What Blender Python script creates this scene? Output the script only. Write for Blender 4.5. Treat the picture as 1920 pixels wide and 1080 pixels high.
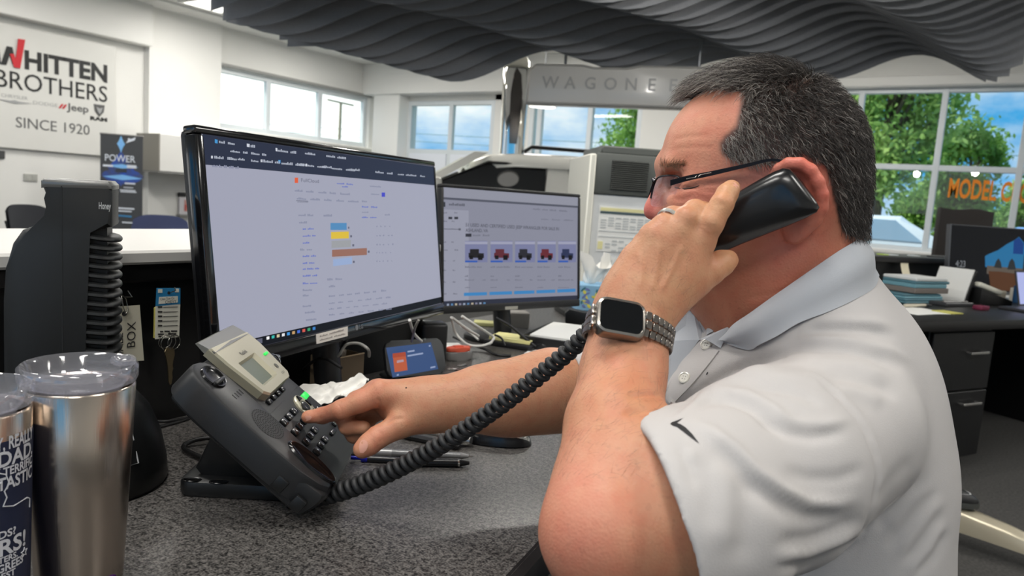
import bpy, bmesh, math, random
import numpy as np
from mathutils import Vector, Matrix
from mathutils.bvhtree import BVHTree

for _o in list(bpy.data.objects):
    bpy.data.objects.remove(_o, do_unlink=True)
SC = bpy.context.scene
COL = SC.collection

# ------------------------------------------------------------------ camera
FPX, YAW, PIT, ROL, EYE = 1370.0, math.radians(32.8), math.radians(7.0), math.radians(4.0), 1.15
_F = np.array([-math.sin(YAW), math.cos(YAW), 0.0])
_R = np.array([math.cos(YAW), math.sin(YAW), 0.0])
_Z = np.array([0, 0, 1.0])
FW = _F * math.cos(PIT) - _Z * math.sin(PIT)
_U = _F * math.sin(PIT) + _Z * math.cos(PIT)
RT = _R * math.cos(ROL) + _U * math.sin(ROL)
UP = _U * math.cos(ROL) - _R * math.sin(ROL)
EY = np.array([0, 0, EYE])


def ray(x, y):
    return FW + RT * (x - 960) / FPX - UP * (y - 540) / FPX


def P(x, y, d):
    """World point at photograph pixel (x, y), d metres along the lens axis."""
    return EY + d * ray(x, y)


def on_z(x, y, z):
    r = ray(x, y)
    return EY + r * ((z - EYE) / r[2])


def on_x(x, y, X):
    r = ray(x, y)
    return EY + r * (X / r[0])


def on_y(x, y, Y):
    r = ray(x, y)
    return EY + r * (Y / r[1])


def to_px(pts):
    q = np.asarray(pts, float) - EY
    d = q @ FW
    return np.stack([960 + FPX * (q @ RT) / d, 540 - FPX * (q @ UP) / d, d], -1)


cam_data = bpy.data.cameras.new('camera')
cam = bpy.data.objects.new('camera', cam_data)
COL.objects.link(cam)
SC.camera = cam
cam_data.sensor_width = 36.0
cam_data.lens = 36.0 * FPX / 1920.0
cam_data.clip_start = 0.02
cam_data.clip_end = 400
cam.matrix_world = Matrix(((RT[0], UP[0], -FW[0], 0), (RT[1], UP[1], -FW[1], 0), (RT[2], UP[2], -FW[2], EYE), (0, 0, 0, 1)))
cam_data.dof.use_dof = True
cam_data.dof.focus_distance = 0.86
cam_data.dof.aperture_fstop = 9.0

# ------------------------------------------------------------------ world, sun, exposure
SC.view_settings.view_transform = 'Standard'
SC.view_settings.look = 'None'
SC.view_settings.gamma = 1.0
SC.view_settings.use_curve_mapping = False
SC.view_settings.exposure = -0.30


def lin(c):
    c = [v / 255.0 for v in c]
    return tuple((v / 12.92 if v <= 0.04045 else ((v + 0.055) / 1.055) ** 2.4) for v in c)


def build_world():
    w = bpy.data.worlds.new('sky')
    SC.world = w
    w.use_nodes = True
    nt = w.node_tree
    nt.nodes.clear()
    N, L = nt.nodes.new, nt.links.new
    out = N('ShaderNodeOutputWorld')
    bg = N('ShaderNodeBackground')
    tc = N('ShaderNodeTexCoord')
    mp = N('ShaderNodeMapping')
    mp.inputs['Scale'].default_value = (1.0, 1.0, 2.2)
    nz = N('ShaderNodeTexNoise')
    nz.inputs['Scale'].default_value = 3.4
    nz.inputs['Detail'].default_value = 9
    nz.inputs['Roughness'].default_value = 0.55
    cr = N('ShaderNodeValToRGB')
    cr.color_ramp.elements[0].position = 0.45
    cr.color_ramp.elements[0].color = (*lin((72, 172, 236)), 1)
    cr.color_ramp.elements[1].position = 0.66
    cr.color_ramp.elements[1].color = (1.12, 1.12, 1.12, 1)
    # hazier and brighter towards the low sun in the west (-X)
    sp = N('ShaderNodeSeparateXYZ')
    mr = N('ShaderNodeMapRange')
    mr.inputs['From Min'].default_value = 0.655
    mr.inputs['From Max'].default_value = 0.70
    ng = N('ShaderNodeMath')
    ng.operation = 'MULTIPLY'
    ng.inputs[1].default_value = -1.0
    mix = N('ShaderNodeMixRGB')
    mix.inputs['Color2'].default_value = (1.7, 1.7, 1.7, 1)
    L(tc.outputs['Generated'], mp.inputs['Vector'])
    L(mp.outputs['Vector'], nz.inputs['Vector'])
    L(nz.outputs['Fac'], cr.inputs['Fac'])
    L(tc.outputs['Generated'], sp.inputs['Vector'])
    L(sp.outputs['X'], ng.inputs[0])
    L(ng.outputs['Value'], mr.inputs['Value'])
    L(mr.outputs['Result'], mix.inputs['Fac'])
    L(cr.outputs['Color'], mix.inputs['Color1'])
    L(mix.outputs['Color'], bg.inputs['Color'])
    bg.inputs['Strength'].default_value = 1.3
    L(bg.outputs['Background'], out.inputs['Surface'])


build_world()
_sun = bpy.data.lights.new('sun', 'SUN')
_sun.energy = 6.0
_sun.angle = math.radians(6)
_sun.color = (1, 0.97, 0.9)
_so = bpy.data.objects.new('sun', _sun)
_so.rotation_euler = Vector((0.45, 0.62, -0.95)).to_track_quat('-Z', 'Y').to_euler()
COL.objects.link(_so)


def area_light(name, loc, size, power, color=(1, 0.97, 0.92), rot=(0, 0, 0)):
    l = bpy.data.lights.new(name, 'AREA')
    l.shape = 'RECTANGLE'
    l.size, l.size_y = size
    l.energy = power
    l.color = color
    o = bpy.data.objects.new(name, l)
    o.location = loc
    o.rotation_euler = rot
    COL.objects.link(o)
    return o


# the showroom's ceiling luminaires (the visible lenses are built with the ceiling)
LIGHTS = [(-9.3, 6.6), (-9.2, 8.9), (-9.0, 4.2), (-6.4, 4.4), (-6.2, 6.8), (-6.0, 9.2), (-3.6, 8.2), (-1.4, 9.0),
          (-3.4, 1.0), (-3.2, -1.8), (-0.6, -1.6), (1.6, -1.4), (2.2, 1.2), (3.0, 4.0), (2.6, 7.4), (-0.8, 0.4), (-6.4, 1.0)]
CEIL = 3.6
LAMP_W = 50.0
# small globe lamps added just above the frame to light canopy and hanging sign
GLOBES = [_R * s + _F * d + np.array([0, 0, z]) for s, d, z in ((-1.15, 3.1, 2.33), (0.15, 3.25, 2.36), (1.45, 3.1, 2.40))]
for _g in GLOBES:
    _pl = bpy.data.lights.new('added_globe_lamp', 'POINT')
    _pl.energy = 42.0
    _pl.shadow_soft_size = 0.07
    _pl.color = (1, 0.96, 0.9)
    _po = bpy.data.objects.new('added_globe_lamp', _pl)
    _po.location = tuple(_g)
    COL.objects.link(_po)
for _i, (_x, _y) in enumerate(LIGHTS):
    area_light('ceiling_lamp', (_x, _y, CEIL - 0.07), (1.15, 0.55), LAMP_W)

# ------------------------------------------------------------------ materials
MATS = {}


def mat(name, rgb, rough=0.5, metal=0.0, var=0.0, vscale=8.0, bump=0.0, bscale=60.0, emit=None, estr=1.0, rgb2=None,
        trans=0.0, alpha=1.0, spec=None, coat=0.0, ior=None, aniso=0.0, stretch=None, detail=4.0):
    if name in MATS:
        return MATS[name]
    m = bpy.data.materials.new(name)
    m.use_nodes = True
    nt = m.node_tree
    b = nt.nodes['Principled BSDF']
    c = lin(rgb)
    b.inputs['Base Color'].default_value = (*c, 1)
    b.inputs['Roughness'].default_value = rough
    b.inputs['Metallic'].default_value = metal
    if spec is not None:
        b.inputs['Specular IOR Level'].default_value = spec
    if coat:
        b.inputs['Coat Weight'].default_value = coat
        b.inputs['Coat Roughness'].default_value = 0.08
    if trans:
        b.inputs['Transmission Weight'].default_value = trans
    if ior:
        b.inputs['IOR'].default_value = ior
    if aniso:
        b.inputs['Anisotropic'].default_value = aniso
    if alpha < 1:
        b.inputs['Alpha'].default_value = alpha
    if emit is not None:
        b.inputs['Emission Color'].default_value = (*lin(emit), 1)
        b.inputs['Emission Strength'].default_value = estr
    if var or bump or rgb2:
        tc = nt.nodes.new('ShaderNodeTexCoord')
        src = tc.outputs['Object']
        if stretch:
            mp = nt.nodes.new('ShaderNodeMapping')
            mp.inputs['Scale'].default_value = stretch
            nt.links.new(src, mp.inputs['Vector'])
            src = mp.outputs['Vector']
        if var or rgb2:
            n = nt.nodes.new('ShaderNodeTexNoise')
            n.inputs['Scale'].default_value = vscale
            n.inputs['Detail'].default_value = detail
            nt.links.new(src, n.inputs['Vector'])
            mx = nt.nodes.new('ShaderNodeMixRGB')
            if rgb2:
                mx.inputs['Color1'].default_value = (*c, 1)
                mx.inputs['Color2'].default_value = (*lin(rgb2), 1)
                r = nt.nodes.new('ShaderNodeMapRange')
                r.inputs['From Min'].default_value = 0.38
                r.inputs['From Max'].default_value = 0.62
                nt.links.new(n.outputs['Fac'], r.inputs['Value'])
                nt.links.new(r.outputs['Result'], mx.inputs['Fac'])
            else:
                mx.inputs['Color1'].default_value = (*[v * (1 - var) for v in c], 1)
                mx.inputs['Color2'].default_value = (*[min(1, v * (1 + var)) for v in c], 1)
                nt.links.new(n.outputs['Fac'], mx.inputs['Fac'])
            nt.links.new(mx.outputs['Color'], b.inputs['Base Color'])
        if bump:
            n2 = nt.nodes.new('ShaderNodeTexNoise')
            n2.inputs['Scale'].default_value = bscale
            n2.inputs['Detail'].default_value = 3
            nt.links.new(src, n2.inputs['Vector'])
            bp = nt.nodes.new('ShaderNodeBump')
            bp.inputs['Strength'].default_value = bump
            bp.inputs['Distance'].default_value = 0.002
            nt.links.new(n2.outputs['Fac'], bp.inputs['Height'])
            nt.links.new(bp.outputs['Normal'], b.inputs['Normal'])
    MATS[name] = m
    return m


def glow(name, rgb, s=1.0):
    """A lit screen colour: pure emission, black base."""
    return mat(name, (0, 0, 0), rough=0.35, emit=rgb, estr=s, spec=0.2)


# ------------------------------------------------------------------ objects
ORIGIN = {}


def tag(o, label=None, cat=None, group=None, kind=None):
    for k, v in (('label', label), ('category', cat), ('group', group), ('kind', kind)):
        if v:
            o[k] = v
    return o


def thing(name, loc, label, cat, group=None):
    o = bpy.data.objects.new(name, None)
    o.empty_display_size = 0.05
    o.location = tuple(float(v) for v in loc)
    COL.objects.link(o)
    ORIGIN[o.name] = np.array(loc, float)
    return tag(o, label, cat, group)


def link_mesh(name, verts, faces, mats, parent=None, smooth=None, midx=None, origin=None):
    verts = np.asarray(verts, float).reshape(-1, 3)
    if parent is not None:
        org = ORIGIN[parent.name]
    elif origin is not None:
        org = np.asarray(origin, float)
    else:
        lo, hi = verts.min(0), verts.max(0)
        org = np.array([(lo[0] + hi[0]) / 2, (lo[1] + hi[1]) / 2, lo[2]])
    me = bpy.data.meshes.new(name)
    me.from_pydata([tuple(v) for v in (verts - org)], [], [tuple(f) for f in faces])
    if not isinstance(mats, (list, tuple)):
        mats = [mats]
    for m in mats:
        me.materials.append(m)
    if midx is not None:
        me.polygons.foreach_set('material_index', np.asarray(midx, dtype=np.int32))
    me.update()
    if smooth is not None:
        me.shade_smooth()
        if smooth < 180:
            me.set_sharp_from_angle(angle=math.radians(smooth))
    o = bpy.data.objects.new(name, me)
    COL.objects.link(o)
    if parent is not None:
        o.parent = parent
    else:
        o.location = tuple(float(v) for v in org)
    ORIGIN[o.name] = org
    return o


def unit(v):
    v = np.asarray(v, float)
    return v / (np.linalg.norm(v) + 1e-12)


class Fr:
    """A local frame: origin and three axes (columns)."""
    def __init__(s, o, x, y, z):
        s.o = np.asarray(o, float)
        s.x, s.y, s.z = unit(x), unit(y), unit(z)

    def __call__(s, a, b=0.0, c=0.0):
        return s.o + s.x * a + s.y * b + s.z * c

    def pts(s, arr):
        arr = np.asarray(arr, float)
        return s.o + arr[..., 0:1] * s.x + arr[..., 1:2] * s.y + arr[..., 2:3] * s.z

    def at(s, a, b=0.0, c=0.0):
        return Fr(s(a, b, c), s.x, s.y, s.z)


def yaw_frame(o, deg):
    a = math.radians(deg)
    return Fr(o, (math.cos(a), math.sin(a), 0), (-math.sin(a), math.cos(a), 0), (0, 0, 1))


WORLD = Fr((0, 0, 0), (1, 0, 0), (0, 1, 0), (0, 0, 1))


class MB:
    def __init__(s):
        s.v, s.f, s.m = [], [], []
        s.cur = 0

    def add(s, verts, faces):
        n = len(s.v)
        s.v += [tuple(map(float, p)) for p in verts]
        s.f += [tuple(i + n for i in f) for f in faces]
        s.m += [s.cur] * len(faces)
        return s

    def box(s, fr, lo, hi):
        (x0, y0, z0), (x1, y1, z1) = lo, hi
        vs = [fr(x, y, z) for z in (z0, z1) for y in (y0, y1) for x in (x0, x1)]
        return s.add(vs, [(0, 2, 3, 1), (4, 5, 7, 6), (0, 1, 5, 4), (2, 6, 7, 3), (0, 4, 6, 2), (1, 3, 7, 5)])

    def rbox(s, fr, lo, hi, r=0.004, seg=2):
        """Box with all edges rounded."""
        bm = bmesh.new()
        bmesh.ops.create_cube(bm, size=1)
        sz = [hi[i] - lo[i] for i in range(3)]
        ce = [(hi[i] + lo[i]) / 2 for i in range(3)]
        for v in bm.verts:
            v.co = Vector((v.co.x * sz[0] + ce[0], v.co.y * sz[1] + ce[1], v.co.z * sz[2] + ce[2]))
        r = min(r, min(sz) * 0.49)
        bmesh.ops.bevel(bm, geom=list(bm.edges), offset=r, segments=seg, profile=0.5, affect='EDGES')
        return s.from_bm(bm, fr)

    def from_bm(s, bm, fr=WORLD):
        bm.verts.index_update()
        vs = [fr(*v.co) for v in bm.verts]
        fs = [[v.index for v in f.verts] for f in bm.faces]
        bm.free()
        return s.add(vs, fs)

    def prism(s, fr, poly, z0, z1, r=0.0, seg=2):
        """Polygon in fr's xy extruded along z; r rounds the long rims."""
        n = len(poly)
        area = sum(poly[i][0] * poly[(i + 1) % n][1] - poly[(i + 1) % n][0] * poly[i][1] for i in range(n))
        if area < 0:
            poly = poly[::-1]
        if r <= 0:
            vs = [fr(x, y, z0) for x, y in poly] + [fr(x, y, z1) for x, y in poly]
            fs = [tuple(range(n - 1, -1, -1)), tuple(range(n, 2 * n))]
            fs += [(i, (i + 1) % n, n + (i + 1) % n, n + i) for i in range(n)]
            return s.add(vs, fs)
        bm = bmesh.new()
        b = [bm.verts.new((x, y, z0)) for x, y in poly]
        t = [bm.verts.new((x, y, z1)) for x, y in poly]
        bm.faces.new(b[::-1])
        bm.faces.new(t)
        for i in range(n):
            bm.faces.new((b[i], b[(i + 1) % n], t[(i + 1) % n], t[i]))
        bm.edges.ensure_lookup_table()
        ed = [e for e in bm.edges if abs(e.verts[0].co.z - e.verts[1].co.z) < 1e-9]
        bmesh.ops.bevel(bm, geom=ed, offset=r, segments=seg, profile=0.5, affect='EDGES', clamp_overlap=True)
        return s.from_bm(bm, fr)

    def tube(s, pts, r, n=8, closed=False, caps=True, up=None):
        pts = [np.asarray(p, float) for p in pts]
        k = len(pts)
        rs = r if hasattr(r, '__len__') else [r] * k
        T = []
        for i in range(k):
            a = pts[(i - 1) % k] if (closed or i > 0) else pts[i]
            b = pts[(i + 1) % k] if (closed or i < k - 1) else pts[i]
            T.append(unit(b - a))
        ref = np.asarray(up, float) if up is not None else (np.array([0, 0, 1.0]) if abs(T[0][2]) < 0.9 else np.array([1.0, 0, 0]))
        u = unit(np.cross(T[0], ref))
        vs, fs = [], []
        for i in range(k):
            u = unit(u - T[i] * (u @ T[i]))
            w = np.cross(T[i], u)
            for j in range(n):
                a = 2 * math.pi * j / n
                vs.append(pts[i] + (u * math.cos(a) + w * math.sin(a)) * rs[i])
        for i in range(k if closed else k - 1):
            for j in range(n):
                a, b = i * n + j, i * n + (j + 1) % n
                c, d = ((i + 1) % k) * n + (j + 1) % n, ((i + 1) % k) * n + j
                fs.append((a, b, c, d))
        if caps and not closed:
            fs.append(tuple(range(n - 1, -1, -1)))
            fs.append(tuple((k - 1) * n + j for j in range(n)))
        return s.add(vs, fs)

    def cyl(s, a, b, r, r2=None, n=16):
        return s.tube([a, b], [r, r if r2 is None else r2], n)

    def lathe(s, fr, prof, n=32, a0=0.0, a1=2 * math.pi, sx=1.0, sy=1.0):
        """Profile [(radius, z)] turned about fr.z."""
        full = abs(a1 - a0 - 2 * math.pi) < 1e-6
        k = n if full else n + 1
        vs, fs = [], []
        for rr, z in prof:
            for j in range(k):
                a = a0 + (a1 - a0) * j / n
                vs.append(fr(rr * math.cos(a) * sx, rr * math.sin(a) * sy, z))
        for i in range(len(prof) - 1):
            for j in range(n):
                fs.append((i * k + j, i * k + (j + 1) % k, (i + 1) * k + (j + 1) % k, (i + 1) * k + j))
        return s.add(vs, fs)

    def disc(s, fr, r, z=0.0, n=24, sx=1.0, sy=1.0, flip=False):
        vs = [fr(r * sx * math.cos(2 * math.pi * j / n), r * sy * math.sin(2 * math.pi * j / n), z) for j in range(n)]
        return s.add(vs, [tuple(range(n - 1, -1, -1)) if flip else tuple(range(n))])

    def grid(s, fn, nu, nv, closed_u=False):
        vs = [fn(i / (nu if closed_u else nu - 1), j / (nv - 1)) for j in range(nv) for i in range(nu)]
        fs = []
        for j in range(nv - 1):
            for i in range(nu if closed_u else nu - 1):
                fs.append((j * nu + i, j * nu + (i + 1) % nu, (j + 1) * nu + (i + 1) % nu, (j + 1) * nu + i))
        return s.add(vs, fs)

    def loft(s, secs, caps=True):
        n = len(secs[0])
        vs = [p for sec in secs for p in sec]
        fs = []
        for i in range(len(secs) - 1):
            for j in range(n):
                fs.append((i * n + j, i * n + (j + 1) % n, (i + 1) * n + (j + 1) % n, (i + 1) * n + j))
        if caps:
            fs.append(tuple(range(n - 1, -1, -1)))
            fs.append(tuple((len(secs) - 1) * n + j for j in range(n)))
        return s.add(vs, fs)

    def ball(s, fr, rx, ry=None, rz=None, nu=16, nv=10):
        ry = rx if ry is None else ry
        rz = rx if rz is None else rz
        def fn(u, v):
            a, b = 2 * math.pi * u, math.pi * (v - 0.5) * 0.999
            return fr(rx * math.cos(a) * math.cos(b), ry * math.sin(a) * math.cos(b), rz * math.sin(b))
        return s.grid(fn, nu, nv, closed_u=True)

    def quad(s, a, b, c, d):
        return s.add([a, b, c, d], [(0, 1, 2, 3)])

    def build(s, name, m, parent=None, smooth=None, origin=None):
        return link_mesh(name, s.v, s.f, m, parent, smooth, s.m if isinstance(m, (list, tuple)) else None, origin)


def rrect(w, h, r, n=5, cx=0.0, cy=0.0):
    """Rounded rectangle outline, anticlockwise."""
    out = []
    for sx, sy, a0 in ((1, 1, 0), (-1, 1, 90), (-1, -1, 180), (1, -1, 270)):
        for i in range(n + 1):
            a = math.radians(a0 + 90 * i / n)
            out.append((cx + sx * (w / 2 - r) + r * math.cos(a), cy + sy * (h / 2 - r) + r * math.sin(a)))
    return out


_font_cache = {}


def text_geo(s, bold=0.0, depth=0.0, res=3):
    key = (s, bold, depth)
    if key not in _font_cache:
        cu = bpy.data.curves.new('t', 'FONT')
        cu.body = s
        cu.size = 1.0
        cu.offset = bold
        cu.extrude = depth
        cu.resolution_u = res
        o = bpy.data.objects.new('t', cu)
        COL.objects.link(o)
        dg = bpy.context.evaluated_depsgraph_get()
        me = o.evaluated_get(dg).to_mesh()
        vs = np.array([v.co[:] for v in me.vertices]).reshape(-1, 3)
        fs = [tuple(p.vertices) for p in me.polygons]
        o.evaluated_get(dg).to_mesh_clear()
        bpy.data.objects.remove(o, do_unlink=True)
        bpy.data.curves.remove(cu)
        _font_cache[key] = (vs, fs)
    return _font_cache[key]


def text_on(mb, s, fr, h, w=None, x=0.0, y=0.0, z=0.0, align='l', bold=0.0, depth=0.0, warp=None):
    """Lettering lying in fr's xy plane: h = capital height; w = total width (else natural)."""
    vs, fs = text_geo(s, bold, depth)
    if not len(vs):
        return mb
    lo, hi = vs[:, 0].min(), vs[:, 0].max()
    k = h / 0.727
    kx = k if w is None else w / (hi - lo)
    X = (vs[:, 0] - lo) * kx
    W = (hi - lo) * kx
    X = X + x - (0 if align == 'l' else W / 2 if align == 'c' else W)
    Y = vs[:, 1] * k + y
    Zz = vs[:, 2] * k + z
    if warp:
        pts = [warp(a, b, c) for a, b, c in zip(X, Y, Zz)]
    else:
        pts = fr.pts(np.stack([X, Y, Zz], 1))
    return mb.add(pts, fs)


def dup(root, loc, rotz=0.0, label=None, group=None, scale=None):
    r = root.copy()
    COL.objects.link(r)
    r.location = tuple(float(v) for v in loc)
    r.rotation_euler = (0, 0, rotz)
    if label:
        r['label'] = label
    if group:
        r['group'] = group
    if scale:
        r.scale = scale
    for ch in list(root.children):
        c = ch.copy()
        COL.objects.link(c)
        c.parent = r
        for g in ch.children:
            d = g.copy()
            COL.objects.link(d)
            d.parent = c
    return r
# ================================================================== the room
rnd = random.Random(7)
XL, YB = -10.9, 11.2
XR, YF = 5.5, -5.0
WHITE = mat('wall_paint', (232, 231, 227), 0.6, var=0.02, vscale=3, bump=0.05, bscale=180)
WHITE2 = mat('pier_paint', (236, 235, 231), 0.55, var=0.02, vscale=3, bump=0.05, bscale=180)
CEILM = mat('ceiling_paint', (226, 226, 223), 0.8, var=0.03, vscale=5, bump=0.1, bscale=120)
CARPET = mat('dark_carpet', (74, 73, 71), 0.95, rgb2=(58, 57, 56), vscale=90, bump=0.4, bscale=320)
ALU = mat('window_aluminium', (214, 220, 223), 0.4, metal=0.1, var=0.03)
TRIMG = mat('grey_trim', (150, 150, 147), 0.5, var=0.03)
GLASS = mat('window_glass', (255, 255, 255), 0.0, trans=1.0, ior=1.45)


def clear_glass():
    m = bpy.data.materials.new('thin_glass')
    m.use_nodes = True
    nt = m.node_tree
    nt.nodes.clear()
    N, L = nt.nodes.new, nt.links.new
    out, mx, tr, gl, fr = N('ShaderNodeOutputMaterial'), N('ShaderNodeMixShader'), N('ShaderNodeBsdfTransparent'), N('ShaderNodeBsdfGlossy'), N('ShaderNodeFresnel')
    tr.inputs['Color'].default_value = (0.93, 0.965, 0.95, 1)
    gl.inputs['Roughness'].default_value = 0.0
    fr.inputs['IOR'].default_value = 1.6
    ge, iv, ml = N('ShaderNodeNewGeometry'), N('ShaderNodeMath'), N('ShaderNodeMath')
    iv.operation = 'SUBTRACT'
    iv.inputs[0].default_value = 1.0
    ml.operation = 'MULTIPLY'
    L(ge.outputs['Backfacing'], iv.inputs[1])
    L(iv.outputs['Value'], ml.inputs[0])
    L(fr.outputs['Fac'], ml.inputs[1])
    L(ml.outputs['Value'], mx.inputs['Fac'])
    L(tr.outputs['BSDF'], mx.inputs[1])
    L(gl.outputs['BSDF'], mx.inputs[2])
    L(mx.outputs['Shader'], out.inputs['Surface'])
    return m


PANE = clear_glass()


def struct(name, mb, m, parent=None, smooth=None):
    o = mb.build(name, m, parent, smooth)
    if parent is None:
        o['kind'] = 'structure'
    return o


struct('floor', MB().box(WORLD, (XL - 0.3, YF, -0.1), (XR, YB + 0.3, 0)), CARPET)
# ceiling slab, with its grid of tiles as a part each (those the frame can see)
ceil_o = struct('ceiling', MB().box(WORLD, (XL - 0.3, YF, CEIL + 0.02), (XR, YB + 0.3, CEIL + 0.2)), CEILM)
LIGHT_LENS = mat('lamp_lens', (255, 255, 250), 0.4, emit=(255, 252, 244), estr=3.0)
LAMPRIM = mat('lamp_rim', (235, 235, 232), 0.4)
tile_me = None
for ix in range(14):
    for iy in range(12):
        x, y = XL + 0.3 + ix * 0.62, 4.0 + iy * 0.62
        if any(abs(x - a) < 0.9 and abs(y - b) < 0.6 for a, b in LIGHTS):
            continue
        if tile_me is None:
            o = MB().rbox(Fr((x, y, CEIL), (1, 0, 0), (0, 1, 0), (0, 0, 1)), (-0.303, -0.303, -0.012), (0.303, 0.303, 0.02), 0.006, 1).build('ceiling_tile', CEILM, ceil_o)
            tile_me, tile_org, tile_xy = o.data, o.location.copy(), (x, y)
        else:
            o = bpy.data.objects.new('ceiling_tile', tile_me)
            COL.objects.link(o)
            o.parent = ceil_o
            o.location = (x - tile_xy[0], y - tile_xy[1], 0)

LAMP_NOTES = ['lit oblong ceiling light above the high left windows', 'lit oblong ceiling light in the far left corner by the windows',
              'lit oblong ceiling light over the white shop sign', 'lit oblong ceiling light over the front of the white car',
              'lit oblong ceiling light over the back of the white car', 'lit oblong ceiling light before the middle of the rear windows',
              'lit oblong ceiling light above the tall grey machine', 'lit oblong ceiling light nearest the tree window',
              'lit oblong ceiling light above the monitors', 'lit oblong ceiling light behind the camera over the left aisle',
              'lit oblong ceiling light behind the camera over the middle aisle', 'lit oblong ceiling light behind the camera over the right aisle',
              'lit oblong ceiling light beside the seated man', 'lit oblong ceiling light over the black desk side',
              'lit oblong ceiling light over the far black desk', 'lit oblong ceiling light above the steel tumbler',
              'lit oblong ceiling light over the low counter by the banner']
for (x, y), note in zip(LIGHTS, LAMP_NOTES):
    t = thing('ceiling_light', (x, y, CEIL), note, 'light', 'oblong ceiling lights')
    fr = Fr((x, y, CEIL), (1, 0, 0), (0, 1, 0), (0, 0, 1))
    b = MB()
    for lo, hi in (((-0.65, -0.35, -0.05), (0.65, -0.3, 0.02)), ((-0.65, 0.3, -0.05), (0.65, 0.35, 0.02)), ((-0.65, -0.3, -0.05), (-0.6, 0.3, 0.02)), ((0.6, -0.3, -0.05), (0.65, 0.3, 0.02))):
        b.box(fr, lo, hi)
    b.build('frame', LAMPRIM, t)
    MB().rbox(fr, (-0.6, -0.3, -0.04), (0.6, 0.3, -0.01), 0.008, 1).build('diffuser', LIGHT_LENS, t)

# ---- left wall: solid below/above the ribbon of windows
WT, WS, WS2 = 2.97, 1.97, 1.90
b = MB()
b.box(WORLD, (XL - 0.25, YF, 0), (XL, 7.58, CEIL + 0.02))
b.box(WORLD, (XL - 0.25, 7.58, 0), (XL, 11.08, WS))
b.box(WORLD, (XL - 0.25, 7.58, WT), (XL, 11.08, CEIL + 0.02))
b.box(WORLD, (XL - 0.25, 11.08, 0), (XL, YB + 0.25, CEIL + 0.02))
struct('wall_left', b, WHITE)
# the pier that stands proud between sign and windows, and the soffit over the sign
struct('trim_7', MB().box(WORLD, (XL, 6.34, 0), (XL + 0.12, 7.56, CEIL)), WHITE2)
struct('trim_1', MB().rbox(WORLD, (XL, 0.0, 3.0), (XL + 0.22, 6.34, CEIL), 0.01, 1), WHITE)
struct('trim_2', MB().rbox(WORLD, (XL - 0.02, 7.5, WS - 0.05), (XL + 0.09, 11.15, WS), 0.01, 1), WHITE2)
struct('trim_3', MB().rbox(WORLD, (XL - 0.02, 7.58, WT), (XL + 0.05, 11.1, WT + 0.05), 0.01, 1), TRIMG)


def window(name, posts, axis, at, lo, hi, bars=(), depth=0.1, w=0.09):
    """Frame with posts and transoms; each pane is a part."""
    fr_b = MB()
    def bx(a0, a1, z0, z1, d0=-depth / 2, d1=depth / 2):
        if axis == 'x':      # wall plane x = at, runs along y
            return ((at + d0, a0, z0), (at + d1, a1, z1))
        return ((a0, at + d0, z0), (a1, at + d1, z1))
    for p in posts:
        fr_b.rbox(WORLD, *bx(p - w / 2, p + w / 2, lo, hi), 0.006, 1)
    rails = [lo + w / 2] + list(bars) + [hi - w / 2]
    for z in rails:
        fr_b.rbox(WORLD, *bx(posts[0], posts[-1], z - w / 2, z + w / 2, -depth / 2 + 0.005, depth / 2 - 0.005), 0.006, 1)
    f = struct(name, fr_b, ALU)
    for i in range(len(posts) - 1):
        for j in range(len(rails) - 1):
            MB().box(WORLD, *bx(posts[i] + w / 2, posts[i + 1] - w / 2, rails[j] + w / 2, rails[j + 1] - w / 2, -0.006, 0.006)).build('pane', PANE, f)
    return f


window('window_1', [7.62, 8.66, 9.85, 11.04], 'x', XL - 0.12, WS, WT)
# ---- back wall
b = MB()
b.box(WORLD, (XL - 0.25, YB, 0), (-9.95, YB + 0.25, CEIL + 0.02))
b.box(WORLD, (-9.95, YB, 0), (-7.86, YB + 0.25, 0.3))
b.box(WORLD, (-9.95, YB, WT - 0.06), (-4.95, YB + 0.25, CEIL + 0.02))
b.box(WORLD, (-7.86, YB, 0), (-7.1, YB + 0.25, CEIL))
b.box(WORLD, (-7.1, YB, 0), (-4.95, YB + 0.25, 0.3))
b.box(WORLD, (-4.95, YB, 0), (-2.62, YB + 0.25, CEIL + 0.02))
b.box(WORLD, (-2.62, YB, 2.98), (XR, YB + 0.25, CEIL + 0.02))
b.box(WORLD, (-2.62, YB, 0), (XR, YB + 0.25, 0.80))
struct('wall_back', b, WHITE)
struct('trim_4', MB().rbox(WORLD, (XL, YB - 0.35, 3.0), (-4.9, YB, CEIL), 0.01, 1), WHITE)
struct('trim_5', MB().rbox(WORLD, (-2.7, YB - 0.12, 2.97), (XR, YB + 0.02, 3.12), 0.02, 1), WHITE2)
struct('trim_6', MB().rbox(WORLD, (-2.7, YB - 0.16, 0.76), (XR, YB + 0.02, 0.82), 0.01, 1), WHITE2)
struct('trim_8', MB().box(WORLD, (-10.62, YB - 0.28, 0), (-9.95, YB, 3.0)), WHITE2)
PANELW = mat('frosted_panel', (226, 230, 238), 0.35, var=0.02)
w2 = window('window_2', [-9.92, -8.88, -7.9], 'y', YB + 0.05, 0.3, WT - 0.06, bars=(1.94,))
for x0, x1 in ((-9.87, -8.93), (-8.83, -7.95)):
    MB().box(WORLD, (x0, YB - 0.01, 0.36), (x1, YB + 0.03, 1.9)).build('frosted_panel', PANELW, w2)
w3 = window('window_3', [-7.06, -6.9, -5.9, -4.99], 'y', YB + 0.05, 0.3, WT - 0.06, bars=(1.86,))
for x0, x1 in ((-6.85, -5.95), (-5.85, -5.04)):
    MB().box(WORLD, (x0, YB - 0.01, 0.36), (x1, YB + 0.03, 1.8)).build('frosted_panel', PANELW, w3)
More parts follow.
